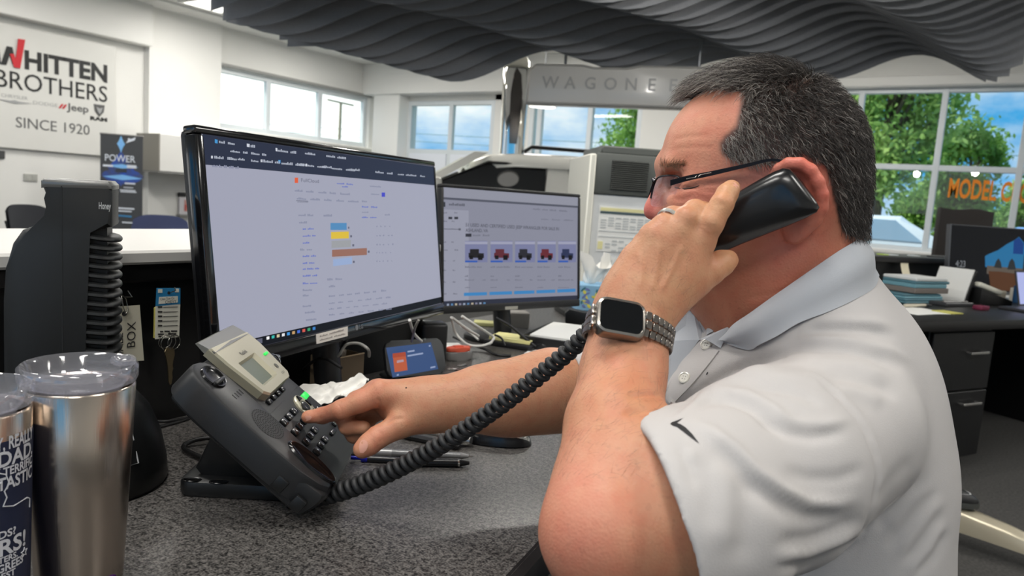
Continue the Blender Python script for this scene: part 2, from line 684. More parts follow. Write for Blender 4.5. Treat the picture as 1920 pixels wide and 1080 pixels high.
window('window_4', [-2.58, -1.72, -0.72, 0.2, 1.2, 2.2, 3.2, 4.2, 5.3], 'y', YB + 0.05, 0.8, 2.98, bars=(1.93,), w=0.075)

b = MB()
b.box(WORLD, (XR, YF, 0), (XR + 0.25, YB + 0.25, CEIL + 0.02))
struct('wall_right', b, WHITE)
b = MB()
b.box(WORLD, (XL - 0.25, YF - 0.25, 0), (XR + 0.25, YF, 0.8))
b.box(WORLD, (XL - 0.25, YF - 0.25, 2.97), (XR + 0.25, YF, CEIL + 0.02))
for x in (XL - 0.25, -7.2, -3.4, 0.4, 4.2, XR - 0.35):
    b.box(WORLD, (x, YF - 0.25, 0.8), (x + 0.6, YF, 2.97))
struct('wall_front', b, WHITE)

# orange lettering painted on the tree window
ORANGE = mat('orange_window_paint', (240, 140, 25), 0.6, var=0.15, vscale=30)
wl = thing('window_lettering', (0.1, YB + 0.03, 1.58), 'orange MODEL CLOSEOUT lettering painted on the tree window', 'lettering')
b = MB()
fr = Fr((-0.54, YB + 0.035, 1.565), (1, 0, -0.03), (0, 0, 1), (0, -1, 0))
text_on(b, 'MODEL CLOSEOUT', fr, 0.25, 1.40, bold=0.025, depth=0.004)
b.build('letters', ORANGE, wl)

# ------------------------------------------------------------------ the shop sign
SIGNW = mat('sign_board', (222, 221, 216), 0.35, var=0.02)
BLACK = mat('sign_black', (28, 28, 28), 0.45, var=0.1, vscale=4)
GREYL = mat('sign_grey', (92, 92, 92), 0.45)
SILV = mat('sign_silver', (165, 166, 166), 0.4)
REDL = mat('sign_red', (205, 32, 44), 0.4)
sg = thing('shop_sign', (XL + 0.05, 4.2, 1.33), 'large white wall sign lettered WHITTEN BROTHERS SINCE 1920 with red check mark', 'sign')
SY0, SY1, SZ0, SZ1 = 2.6, 5.87, 1.34, 2.91
MB().rbox(WORLD, (XL + 0.01, SY0, SZ0), (XL + 0.06, SY1, SZ1), 0.008, 1).build('board', SIGNW, sg)
fr = Fr((XL + 0.062, 0, 0), (0, 1, 0), (0, 0, 1), (1, 0, 0))


def sgn(x, y):
    p = on_x(x, y, XL + 0.062)
    return p[1], p[2]


def sign_text(s, x0, yb0, x1, ytop, mname, bold, name, m):
    a, za = sgn(x0, yb0)
    c, zc = sgn(x1, ytop)
    bb = MB()
    text_on(bb, s, fr, zc, c - a, x=a, y=za, bold=bold, depth=0.006)
    return bb.build(name, m, sg)


def zrow(px, py):
    return sgn(px, py)[1]


yN, zNb = sgn(201, 154)
_, zNt = sgn(201, 122)
hW = zNt - zNb
yH, _ = sgn(46, 100)
bb = MB(); text_on(bb, 'HITTEN', fr, hW, yN - yH, x=yH, y=zNb, bold=0.035, depth=0.01); bb.build('lettering', BLACK, sg)
yW, _ = sgn(46 - 54, 100)
bb = MB()
w0 = yH - 0.06
k = hW
for q0, q1, q2, q3 in ((-1.35, -1.02, -0.92, -1.22), (-0.62, -0.36, -0.66, -0.92)):
    bb = MB()
    bb.prism(fr, [(w0 + q0 * k, zNt), (w0 + q1 * k, zNt), (w0 + q2 * k, zNb), (w0 + q3 * k, zNb)], 0, 0.012)
    bb.build('lettering', BLACK, sg)
bb = MB()
bb.prism(fr, [(w0 - 0.62 * k, zNt), (w0 - 0.36 * k, zNt), (w0 - 0.18 * k, zNb + 0.1 * k), (w0 - 0.36 * k, zNb + 0.1 * k)], 0.0, 0.0124)
bb.build('lettering', BLACK, sg)
bb = MB()
bb.prism(fr, [(w0 - 0.50 * k, zNb + 0.62 * k), (w0 - 0.30 * k, zNb + 0.66 * k), (w0 - 0.22 * k, zNb + 0.42 * k), (w0 - 0.08 * k, zNt + 0.5 * k),
              (w0 + 0.26 * k, zNt + 0.52 * k), (w0 + 0.0 * k, zNb - 0.06 * k), (w0 - 0.30 * k, zNb - 0.06 * k)], 0.0125, 0.02)
o = bb.build('check_mark', REDL, sg); o['label'] = 'red check mark'
yS, zSb = sgn(201, 192)
_, zSt = sgn(201, 161)
yB0 = sgn(-9, 165)[0]
bb = MB(); text_on(bb, 'BROTHERS', fr, zSt - zSb, yS - yB0, x=yB0, y=zSb, bold=0.0, depth=0.01); bb.build('lettering', BLACK, sg)
y0, z0 = sgn(30, 240); y1, _ = sgn(168, 252); _, z1 = sgn(100, 226); _, z0m = sgn(100, 246)
bb = MB(); text_on(bb, 'SINCE 1920', fr, z1 - z0m, y1 - y0, x=y0, y=z0m, bold=0.0, depth=0.008); bb.build('lettering', GREYL, sg)
y0, z0 = sgn(125, 206); y1, _ = sgn(166, 212); _, z1 = sgn(130, 193)
bb = MB(); text_on(bb, 'Jeep', fr, z1 - z0, y1 - y0, x=y0, y=z0, bold=0.02, depth=0.008); bb.build('lettering', GREYL, sg)
y0, z0 = sgn(169, 223); y1, _ = sgn(201, 225); _, z1 = sgn(175, 217)
bb = MB(); text_on(bb, 'RAM', fr, 0.05, y1 - y0, x=y0, y=z0 - 0.01, bold=0.06, depth=0.008); bb.build('lettering', BLACK, sg)
# shield emblem
y0, z0 = sgn(186, 207)
bb = MB(); bb.prism(fr, [(y0 - 0.075, z0 + 0.08), (y0 + 0.075, z0 + 0.08), (y0 + 0.06, z0 - 0.02), (y0, z0 - 0.09), (y0 - 0.06, z0 - 0.02)], 0, 0.01, 0.003, 1)
bb.build('emblem', GREYL, sg)
bb = MB(); bb.prism(fr, [(y0 - 0.045, z0 + 0.045), (y0 - 0.012, z0 + 0.03), (y0 + 0.012, z0 + 0.03), (y0 + 0.045, z0 + 0.045), (y0 + 0.025, z0 - 0.015), (y0, z0 - 0.05), (y0 - 0.025, z0 - 0.015)], 0.0101, 0.014)
bb.build('emblem', SILV, sg)
# winged badge with its small name and the second small name with red stripes
y0, z0 = sgn(2, 181); y1, _ = sgn(52, 186)
bb = MB(); text_on(bb, 'CHRYSLER', fr, 0.045, y1 - y0, x=y0, y=z0, depth=0.006)
bb.prism(fr, [(y0 - 0.05, z0 - 0.035), ((y0 + y1) / 2 - 0.05, z0 - 0.035), ((y0 + y1) / 2, z0 - 0.022), ((y0 + y1) / 2 + 0.05, z0 - 0.035), (y1 + 0.05, z0 - 0.035), ((y0 + y1) / 2, z0 - 0.07)], 0, 0.006)
bb.build('emblem', SILV, sg)
y0, z0 = sgn(62, 192); y1, _ = sgn(108, 197)
bb = MB(); text_on(bb, 'DODGE', fr, 0.045, y1 - y0, x=y0, y=z0 - 0.02, depth=0.006); bb.build('lettering', SILV, sg)
bb = MB()
for q in (0, 0.045):
    bb.prism(fr, [(y1 + 0.01 + q, z0 - 0.03), (y1 + 0.035 + q, z0 - 0.03), (y1 + 0.075 + q, z0 + 0.03), (y1 + 0.05 + q, z0 + 0.03)], 0, 0.007)
o = bb.build('stripes', REDL, sg)

# ------------------------------------------------------------------ outside
ASPH = mat('asphalt', (128, 130, 132), 0.9, var=0.1, vscale=2)
GRASSM = mat('lawn', (96, 134, 60), 0.95, var=0.3, vscale=6)
g = MB().box(WORLD, (-60, YB + 0.3, -0.35), (50, 19, -0.15))
o = g.build('ground', ASPH); o['kind'] = 'structure'
g = MB().box(WORLD, (-60, 19, -0.35), (50, 90, -0.1))
o = g.build('ground', GRASSM); o['kind'] = 'structure'
g = MB().box(WORLD, (-90, -30, -0.35), (XL - 0.35, YB + 0.3, -0.15))
o = g.build('ground', ASPH); o['kind'] = 'structure'

LEAF = mat('tree_leaf', (150, 186, 92), 0.6, rgb2=(104, 148, 66), vscale=0.9)
LEAFB = mat('tree_leaf_bright', (190, 212, 122), 0.6, rgb2=(130, 172, 84), vscale=0.9)
for _m in (LEAF, LEAFB):      # thin leaves let light through
    _nt = _m.node_tree
    _b = _nt.nodes['Principled BSDF']
    _tl, _ms = _nt.nodes.new('ShaderNodeBsdfTranslucent'), _nt.nodes.new('ShaderNodeMixShader')
    _ms.inputs['Fac'].default_value = 0.45
    _nt.links.new(_b.inputs['Base Color'].links[0].from_socket, _tl.inputs['Color'])
    _nt.links.new(_b.outputs['BSDF'], _ms.inputs[1])
    _nt.links.new(_tl.outputs['BSDF'], _ms.inputs[2])
    _nt.links.new(_ms.outputs['Shader'], _nt.nodes['Material Output'].inputs['Surface'])
BARK = mat('tree_bark', (92, 80, 66), 0.9, var=0.25, vscale=20)


def tree(x, y, h, r, seed, label, m, nleaf=5200, lsize=0.085, clumps=34, low=0.22):
    rg = np.random.RandomState(seed)
    t = thing('tree', (x, y, -0.12), label, 'tree', 'trees beyond the window')
    base = np.array([x, y, -0.12])
    tb = MB()
    tb.tube([base, base + (0.05, 0, h * 0.2), base + (0.1, 0.05, h * 0.45), base + (0.05, 0.1, h * 0.75)], [0.2, 0.16, 0.11, 0.04], 8)
    cs = []
    for i in range(clumps):
        z = h * (low + (0.95 - low) * rg.rand())
        zz = (z / h - low) / (1 - low)
        rr = r * math.sqrt(max(0.05, 1 - (2 * zz - 0.9) ** 2)) * (0.35 + 0.65 * rg.rand())
        a = rg.rand() * 6.283
        cs.append(base + np.array([rr * math.cos(a), rr * math.sin(a), z]))
        if i % 2 == 0:
            s = base + np.array([0.05, 0.03, h * (0.25 + 0.35 * zz)])
            mid = (s + cs[-1]) / 2 + np.array([0, 0, -0.15])
            tb.tube([s, mid, cs[-1]], [0.07, 0.045, 0.015], 5)
    tb.build('trunk', BARK, t, 40)
    cs = np.array(cs)
    k = rg.randint(0, clumps, nleaf)
    c = cs[k] + rg.normal(0, 1, (nleaf, 3)) * np.array([r * 0.2, r * 0.2, h * 0.06])
    c[:, 2] = np.maximum(c[:, 2], 0.06)
    u = rg.normal(0, 1, (nleaf, 3)); u /= np.linalg.norm(u, axis=1)[:, None]
    w = np.cross(u, rg.normal(0, 1, (nleaf, 3))); w /= np.linalg.norm(w, axis=1)[:, None]
    s = lsize * (0.6 + 0.8 * rg.rand(nleaf))[:, None]
    v = np.stack([c - u * s, c + w * s * 0.5, c + u * s, c - w * s * 0.5], 1).reshape(-1, 3)
    f = [(4 * i, 4 * i + 1, 4 * i + 2, 4 * i + 3) for i in range(nleaf)]
    o = link_mesh('foliage', v, f, m, t)
    o['kind'] = 'stuff'


tree(-2.55, 20.3, 6.9, 1.55, 1, 'tall leafy tree filling the window pane behind the man', LEAFB, 15000, low=0.34, clumps=40)
tree(-0.56, 23.6, 4.35, 0.80, 2, 'round leafy tree to one side of the window post below open sky', LEAF, 9000, low=0.2, clumps=26)
tree(0.95, 20.4, 3.2, 0.62, 4, 'small dark green tree beyond the orange lettering at the window end', LEAF, 6000, low=0.1, clumps=22)
tree(-4.6, 25.0, 2.9, 0.95, 7, 'low round shrub-like tree beyond the parked cars, first along the hedge line', LEAFB, 9000, low=0.03)
tree(-1.9, 26.8, 2.8, 0.95, 3, 'low round shrub-like tree in the middle of the hedge line', LEAF, 10000, low=0.03)
tree(1.0, 26.4, 2.9, 0.95, 5, 'low bright shrub-like tree behind the orange lettering', LEAFB, 10000, low=0.03)
tree(-10.2, 24.5, 6.6, 1.7, 6, 'leafy tree outside beside the grey hanging sign', LEAF, 9000, low=0.3)

CARW = mat('parked_white_paint', (226, 234, 244), 0.25, coat=0.6)
CARB = mat('parked_blue_paint', (120, 164, 224), 0.25, coat=0.6)
CARG = mat('parked_glass', (150, 176, 200), 0.05)
TYRE = mat('tyre_rubber', (26, 26, 27), 0.8)


def parked_car(x, y, rot, m, label):
    t = thing('parked_car', (x, y, -0.15), label, 'car', 'cars parked outside')
    fr = yaw_frame((x, y, -0.15), rot)
    prof = [(-2.2, 0.3), (-2.22, 0.75), (-2.0, 0.95), (-1.55, 1.0), (-1.15, 1.42), (0.45, 1.46), (1.05, 1.02), (2.0, 0.88), (2.2, 0.7), (2.2, 0.3)]
    f2 = Fr(fr(0, 0.86, 0), fr.x, fr.z, -fr.y)
    MB().prism(f2, prof, 0, 1.72, 0.07, 2).build('body', m, t, 40)
    gb = MB()
    for s, d in ((0.865, 1), (-0.865, -1)):
        fs = Fr(fr(0, s, 0), fr.x, fr.z, fr.y * d)
        gb.prism(fs, [(-1.3, 1.03), (-1.08, 1.36), (-0.35, 1.38), (-0.35, 1.03)], 0, 0.012)
        gb.prism(fs, [(-0.27, 1.03), (-0.27, 1.38), (0.36, 1.38), (0.82, 1.03)], 0, 0.012)
    gb.build('window', CARG, t)
    for wx in (-1.4, 1.35):
        for wy in (-0.82, 0.82):
            wfr = Fr(fr(wx, wy - 0.1, 0.32), fr.x, fr.z, fr.y)
            MB().lathe(wfr, [(0.02, 0), (0.2, 0.0), (0.32, 0.02), (0.33, 0.1), (0.32, 0.18), (0.2, 0.2), (0.02, 0.2)], 20).build('wheel', TYRE, t, 40)


parked_car(-1.9, 15.2, 8, CARW, 'pale white car parked outside below the tree window')
parked_car(1.5, 17.9, 4, CARB, 'pale blue car parked outside farther along')

POLE = mat('lamp_pole_metal', (176, 160, 132), 0.5)
t = thing('lamp_post', (-17.6, 14.9, -0.15), 'tall thin lamp post outside the high left windows with double arm', 'lamp post')
p = on_x(636, 270, -17.6)
q0 = np.array([p[0], p[1], -0.15])
zt = on_x(640, 192, -17.6)[2]
MB().cyl(q0, (p[0], p[1], zt), 0.06, 0.045, 10).build('pole', POLE, t, 40)
MB().tube([(p[0], p[1] - 0.55, zt), (p[0], p[1] + 0.55, zt - 0.02)], 0.03, 8).build('arm', POLE, t, 40)
t.location = tuple(q0)
for ch in t.children:
    ch.location = tuple(ORIGIN[t.name] - q0)
# brick end of the neighbouring wing seen through the last pane
NB = mat('neighbour_wall', (196, 196, 190), 0.8, var=0.06, vscale=5)
o = MB().box(WORLD, (-13.5, 13.62, -0.15), (-13.2, 15.2, 4.2)).build('outside_wing_wall', NB); o['kind'] = 'structure'
# utility pole with cables beyond window_2
UT = mat('utility_pole', (150, 128, 104), 0.85)
t = thing('utility_pole', (-19.2, 30.0, -0.15), 'grey wooden utility pole outside with cables', 'pole')
MB().cyl((-19.2, 30, -0.15), (-19.2, 30, 4.4), 0.14, 0.1, 10).build('pole', UT, t, 40)
WIREM = mat('overhead_wire', (120, 150, 165), 0.6)
for i, z in enumerate((4.3, 3.9, 3.3, 2.75)):
    pts = [np.array([-40 + 60 * k / 12.0, 30, z - 0.5 * math.sin(math.pi * k / 12.0) + (0.4 - 0.8 * k / 12.0)]) for k in range(13)]
    MB().tube(pts, 0.02, 5).build('cable', WIREM, t, 60)
# ================================================================== things of the hall
FELT = mat('grey_felt', (146, 148, 152), 0.95, var=0.1, vscale=60, bump=0.25, bscale=300)

# ---- hanging felt baffles with wavy lower edges (each fin a part)
bd = unit(_R * math.cos(math.radians(1.0)) + _F * math.sin(math.radians(1.0)))
bn = unit(np.array([-bd[1], bd[0], 0]))
cl = thing('baffle_canopy', (0.5, 4.0, CEIL), 'large hanging canopy of grey felt fins with wavy lower edges', 'ceiling canopy')
NF = 26
fin_d0, fin_gap, fin_top = 6.6, 0.155, 3.2
BASE = _R * 0 + np.array([0, 0, 0])


def fin_bottom(s, k):
    """Height of the lower edge at s metres right of the lens axis on fin k (0 = farthest)."""
    u = max(s + 0.63 + 0.17 * k, -0.82)
    w = 0.115 * math.sin(2 * math.pi * (u / 1.64 - 0.25)) + 0.03 * math.sin(2 * math.pi * (s * 0.41 + 0.05 * k))
    return 2.31 + 0.06 * s + 0.02 * min(k, 8) + w


for k in range(NF):
    dist = fin_d0 - fin_gap * k
    s0 = -2.10 - 0.02 * (k % 3)
    s1 = 4.05
    o0 = _F * dist
    fr = Fr(o0, bd, (0, 0, 1), np.cross(bd, (0, 0, 1)))
    n = 64
    bot = [(s0 + (s1 - s0) * i / n, fin_bottom(s0 + (s1 - s0) * i / n, k)) for i in range(n + 1)]
    top = [(s1, fin_top), (s0, fin_top)]
    b = MB()
    vs, fs = [], []
    for z in (-0.006, 0.006):
        for x, y in bot:
            vs.append(fr(x, y, z)); vs.append(fr(x, fin_top, z))
    m2 = 2 * (n + 1)
    for i in range(n):
        a = 2 * i
        fs += [(a, a + 1, a + 3, a + 2), (m2 + a, m2 + a + 2, m2 + a + 3, m2 + a + 1), (a, a + 2, m2 + a + 2, m2 + a)]
    fs += [(0, m2, m2 + 1, 1), (2 * n, 2 * n + 1, m2 + 2 * n + 1, m2 + 2 * n)]
    b.add(vs, fs)
    b.build('fin', FELT, cl)
rails = MB()
for s in (-1.6, 1.0, 3.7):
    fr = Fr(_F * (fin_d0 - fin_gap * NF / 2), bd, np.array([-bd[1], bd[0], 0]), (0, 0, 1))
    rails.box(fr, (s - 0.02, -fin_gap * NF / 2, fin_top), (s + 0.02, fin_gap * NF / 2, fin_top + 0.03))
    for yy in (-1.5, 1.5):
        rails.cyl(fr(s, yy, fin_top + 0.02), fr(s, yy, CEIL + 0.01), 0.008, n=6)
rails.build('rail', mat('dark_rail', (60, 62, 64), 0.5, metal=0.5), cl)

GLOBEM = mat('globe_glass', (255, 252, 244), 0.4, emit=(255, 246, 230), estr=4.0)  # glowing bodies of the added lamps that brighten the fins and sign
for g_, nt_ in zip(GLOBES, ('small white globe lamp added under the canopy above the monitors', 'small white globe lamp added under the canopy above the dialling hand', 'small white globe lamp added under the canopy above the head of the man')):
    t = thing('added_globe_lamp', g_, nt_, 'light', 'globe lamps added to light the canopy')
    f_ = Fr(g_ + np.array([0, 0, 0.13]), (1, 0, 0), (0, 1, 0), (0, 0, 1))
    MB().ball(f_, 0.045, nu=20, nv=12).build('globe', GLOBEM, t, 180)
    MB().cyl(f_(0, 0, 0.04), f_(0, 0, CEIL - f_.o[2] + 0.01), 0.006, n=8).build('rod', mat('dark_rail', (60, 62, 64), 0.5, metal=0.5), t, 40)

# ---- hanging WAGONEER sign
SGM = mat('satin_sign', (236, 232, 224), 0.28, metal=0.0, var=0.02, coat=0.3)
SGE = mat('satin_sign_edge', (210, 207, 200), 0.3, metal=0.1)
SGL = mat('sign_letter_grey', (196, 194, 189), 0.35)
dS = 6.22
pTL, pTR = P(990, 119, dS), P(1372, 131, dS - 0.45)
ax = unit((pTR - pTL) * np.array([1, 1, 0]))
Wd = np.linalg.norm((pTR - pTL)[:2])
nrm = np.array([ax[1], -ax[0], 0])
zt = (pTL[2] + pTR[2]) / 2
hs = P(990, 119, dS)[2] - P(990, 191, dS)[2]
ws = thing('hanging_sign', pTL + ax * Wd / 2, 'long satin silver hanging sign with spaced WAGONEER lettering', 'sign')
fr = Fr(np.array([pTL[0], pTL[1], zt - hs]), ax, (0, 0, 1), nrm)
outl = [(0.0, 0.0), (Wd * 0.62, 0.0), (Wd - 0.06, 0.0), (Wd, 0.05), (Wd, hs * 0.82), (Wd - 0.14, hs), (Wd * 0.57, hs), (Wd * 0.5, hs - 0.02), (Wd * 0.34, hs - 0.02), (Wd * 0.28, hs), (0.06, hs), (0, hs - 0.05)]
MB().prism(fr, outl, -0.14, 0.0, 0.012, 2).build('panel', SGM, ws, 40)
rim = MB()
rim.tube([fr(x * 0.985 + 0.015, y * 0.97 + 0.01, 0.004) for x, y in outl], 0.010, 6, closed=True)
rim.build('rim', SGE, ws, 60)
for i, ch in enumerate('WAGONEER'):
    b = MB()
    text_on(b, ch, fr, 0.10, x=Wd * (0.125 + 0.102 * i), y=hs * 0.42 + 0.012 * 0, z=0.006, align='c', bold=0.012, depth=0.012)
    b.build('letter', SGL, ws)
for s in (0.185, 0.845):
    MB().cyl(fr(Wd * s, hs, -0.07), fr(Wd * s, CEIL - fr.o[2] + 0.01, -0.07), 0.012, n=8).build('rod', mat('rod_steel', (176, 178, 180), 0.3, metal=0.8), ws, 40)
# round lamp beneath the sign
t = thing('round_ceiling_spot', P(1017, 200, 7.2), 'small round glowing lamp hanging below the satin sign', 'light')
pp = P(1017, 200, 7.2)
fr = Fr(pp, (1, 0, 0), (0, 1, 0), (0, 0, 1))
MB().lathe(fr, [(0.001, 0.05), (0.1, 0.045), (0.14, 0.02), (0.14, 0.0), (0.001, 0.0)], 24).build('shade', LAMPRIM, t, 50)
MB().disc(fr, 0.13, -0.004, 24, flip=True).build('lens', LIGHT_LENS, t)
MB().cyl(fr(0, 0, 0.04), fr(0, 0, CEIL - pp[2] + 0.01), 0.006, n=6).build('rod', mat('rod_steel', (176, 178, 180), 0.3, metal=0.8), t, 40)

# ---- tall chrome display pillar
CHROME = mat('chrome', (225, 222, 214), 0.06, metal=1.0)
dP = 8.2
pl = P(941, 115, dP); pr = P(990, 118, dP)
cxp = (P(941, 200, dP) + P(990, 200, dP)) / 2
wp = np.linalg.norm(P(941, 200, dP) - P(990, 200, dP)) / 2
t = thing('chrome_pillar', (cxp[0], cxp[1], 0), 'tall polished chrome display pillar with curved faces beside the hanging sign', 'pillar')
fr = Fr((cxp[0], cxp[1], 0), _R, _F, (0, 0, 1))
ztop = P(962, 110, dP)[2]
secs = []
for z, k in ((0.05, 1.0), (0.6, 1.0), (1.4, 0.98), (1.8, 0.97), (2.2, 1.02), (ztop - 0.14, 1.05), (ztop - 0.05, 0.95), (ztop, 0.7)):
    secs.append([fr(x * k, y * k, z) for x, y in rrect(2 * wp, 0.26, 0.07, 6)])
MB().loft(secs).build('column', CHROME, t, 50)
MB().rbox(fr, (-wp - 0.12, -0.25, 0), (wp + 0.12, 0.25, 0.05), 0.01).build('base_plate', CHROME, t)
FB = []
hz = MB()
fz = Fr(fr(0, -0.128, 0), fr.x, (0, 0, 1), -fr.y)
hz.prism(fz, [(-0.035 * k, z) for k, z in ((1, 1.75), (1.4, 2.0), (1.6, 2.3), (1, 2.5), (0.2, 2.58))] + [(0.05 * k, z) for k, z in ((1, 2.5), (1.5, 2.3), (1.4, 2.0), (1, 1.75))], 0, 0.012, 0.003, 1)
hz.build('inlay', mat('dark_chrome', (84, 80, 76), 0.12, metal=1.0), t, 40)

# ---- white SUV behind the monitors
SUVW = mat('suv_white_paint', (224, 222, 214), 0.18, coat=0.7)
SUVG = mat('suv_dark_glass', (20, 22, 24), 0.04, spec=0.6)
SUVB = mat('suv_black_trim', (24, 24, 25), 0.5)
SUVC = mat('suv_chrome', (200, 200, 198), 0.1, metal=1.0)
pc = P(960, 330, 8.9)
sv = thing('car', (pc[0], pc[1], 0), 'big white SUV with black roof rails standing behind the computer monitors', 'car')
sd = unit(-_R * 0.985 - _F * 0.17)             # nose points to the photograph's left
sl = np.array([-sd[1], sd[0], 0])             # its left flank ... away from the lens
fr = Fr((pc[0], pc[1], 0), sd, sl, (0, 0, 1))
roof_z = P(1030, 291, 8.9)[2] - 0.02
belt = 1.17
LW = 0.98
# lower body
prof = [(-2.75, 0.45), (-2.8, 0.75), (-2.72, belt), (1.25, belt + 0.0), (2.35, 1.06), (2.55, 0.9), (2.6, 0.6), (2.5, 0.4), (2.05, 0.38), (1.95, 0.62), (1.7, 0.78), (1.4, 0.78), (1.15, 0.62), (1.05, 0.38),
        (-1.2, 0.38), (-1.3, 0.62), (-1.55, 0.78), (-1.85, 0.78), (-2.1, 0.62), (-2.2, 0.4)]
fp = Fr(fr(0, LW, 0), fr.x, fr.z, np.cross(fr.x, fr.z))
MB().prism(fp, prof, 0, 2 * LW, 0.06, 3).build('body', SUVW, sv, 40)


def roof_x(z):
    return None


# cabin: pillars and roof as a lofted shell, open windows filled with dark glass
gx = {'A0': 1.18, 'A1': 0.42, 'B': -0.36, 'C': -1.38, 'D': -2.55}
rb = MB()
secs = []
for x, z, hw in ((0.60, roof_z - 0.13, 0.70), (0.42, roof_z - 0.055, 0.76), (0.1, roof_z - 0.015, 0.79), (-0.5, roof_z, 0.80), (-1.6, roof_z, 0.80), (-2.3, roof_z - 0.03, 0.79), (-2.6, roof_z - 0.1, 0.76)):
    secs.append([fr(x, yy, zz) for yy, zz in ((-hw - 0.045, z - 0.17), (-hw - 0.02, z - 0.05), (-hw + 0.08, z - 0.012), (0, z + 0.012), (hw - 0.08, z - 0.012), (hw + 0.02, z - 0.05), (hw + 0.045, z - 0.17), (0, z - 0.07))])
rb.loft(secs).build('roof', SUVW, sv, 60)
for sgn_ in (-1, 1):
    def pt(x, z):
        k = (z - belt) / (roof_z - 0.06 - belt)
        return fr(x, sgn_ * (LW - 0.03 + (0.815 - LW) * k), z)
    zt_ = roof_z - 0.05
    for (xb0, xb1, xt0, xt1) in ((1.30, 1.18, 0.56, 0.40), (-0.22, -0.52, -0.26, -0.50), (-1.42, -1.60, -1.40, -1.56), (-2.50, -2.70, -2.42, -2.60)):
        q = [pt(xb0, belt - 0.02), pt(xb1, belt - 0.02), pt(xt1, zt_), pt(xt0, zt_)]
        ins = [v - fr.y * sgn_ * 0.05 for v in q]
        MB().add(q + ins, [(0, 1, 2, 3), (7, 6, 5, 4), (0, 4, 5, 1), (1, 5, 6, 2), (2, 6, 7, 3), (3, 7, 4, 0)]).build('pillar', SUVW, sv)
for sgn_ in (-1, 1):
    for (xb0, xb1, xt0, xt1) in ((1.18, -0.22, 0.40, -0.26), (-0.52, -1.42, -0.50, -1.40), (-1.60, -2.50, -1.56, -2.42)):
        def pt(x, z):
            k = (z - belt) / (roof_z - 0.06 - belt)
            return fr(x, sgn_ * (LW - 0.055 + (0.815 - LW) * k), z)
        q = [pt(xb0, belt - 0.01), pt(xb1, belt - 0.01), pt(xt1, roof_z - 0.15), pt(xt0, roof_z - 0.15)]
        ins = [v - fr.y * sgn_ * 0.01 for v in q]
        MB().add(q + ins, [(0, 1, 2, 3), (7, 6, 5, 4), (0, 4, 5, 1), (1, 5, 6, 2), (2, 6, 7, 3), (3, 7, 4, 0)]).build('window', SUVG, sv)
        rim_ = [pt(x, z) + fr.y * sgn_ * 0.012 for x, z in ((xb0, belt), (xb1, belt), (xt1, roof_z - 0.155), (xt0, roof_z - 0.155))]
        MB().tube(rim_, 0.018, 6, closed=True).build('window_trim', SUVB, sv, 60)
q = [fr(1.26, -0.9, belt), fr(1.26, 0.9, belt), fr(0.54, 0.72, roof_z - 0.1), fr(0.54, -0.72, roof_z - 0.1)]
MB().add(q + [v + np.array([0, 0, -0.02]) for v in q], [(0, 1, 2, 3), (7, 6, 5, 4), (0, 4, 5, 1), (1, 5, 6, 2), (2, 6, 7, 3), (3, 7, 4, 0)]).build('windscreen', PANE, sv)
for sgn_ in (-1, 1):
    b = MB()
    b.tube([fr(0.0, sgn_ * 0.74, roof_z - 0.01), fr(-0.08, sgn_ * 0.74, roof_z + 0.05), fr(-1.2, sgn_ * 0.74, roof_z + 0.055), fr(-2.1, sgn_ * 0.74, roof_z + 0.05), fr(-2.2, sgn_ * 0.74, roof_z - 0.01)], 0.022, 8)
    b.build('roof_rail', SUVB, sv, 50)
for wx in (1.55, -1.7):
    for sgn_ in (-1, 1):
        wf = Fr(fr(wx, sgn_ * (LW - 0.24) if sgn_ < 0 else LW - 0.04, 0.4), fr.x, fr.z, fr.y * -1)
        w_ = MB().lathe(Fr(fr(wx, sgn_ * (LW - 0.13), 0.4), fr.x, fr.z, fr.y), [(0.01, -0.12), (0.26, -0.12), (0.38, -0.1), (0.4, -0.05), (0.4, 0.05), (0.38, 0.1), (0.26, 0.12), (0.01, 0.12)], 28).build('wheel', TYRE, sv, 40)
        MB().lathe(Fr(fr(wx, sgn_ * (LW - 0.02), 0.4), fr.x, fr.z, fr.y), [(0.01, 0.012), (0.06, 0.014), (0.08, 0.0), (0.24, 0.0), (0.26, 0.012)], 20).build('rim', SUVC, w_, 40)
MB().rbox(fr, (2.52, -0.7, 0.62), (2.6, 0.7, 0.86), 0.02).build('grille', SUVB, sv)
for sgn_ in (-1, 1):
    MB().rbox(fr, (2.38, sgn_ * 0.84 - 0.12, 0.84), (2.5, sgn_ * 0.84 + 0.12, 0.96), 0.03).build('headlight', mat('lamp_clear', (220, 224, 226), 0.1), sv, 40)
    m_ = MB(); m_.rbox(fr, (0.92, sgn_ * 1.08 - 0.1, 1.14), (1.08, sgn_ * 1.08 + 0.1, 1.32), 0.04)
    m_.build('mirror', SUVW, sv, 40)
SEATM = mat('car_seat', (150, 146, 138), 0.7)
for yy in (-0.4, 0.4):
    b = MB(); b.rbox(fr, (-0.55, yy - 0.26, 0.9), (-0.38, yy + 0.26, 1.42), 0.05); b.rbox(fr, (-0.52, yy - 0.14, 1.44), (-0.42, yy + 0.14, 1.6), 0.04)
    b.build('seat', SEATM, sv, 40)

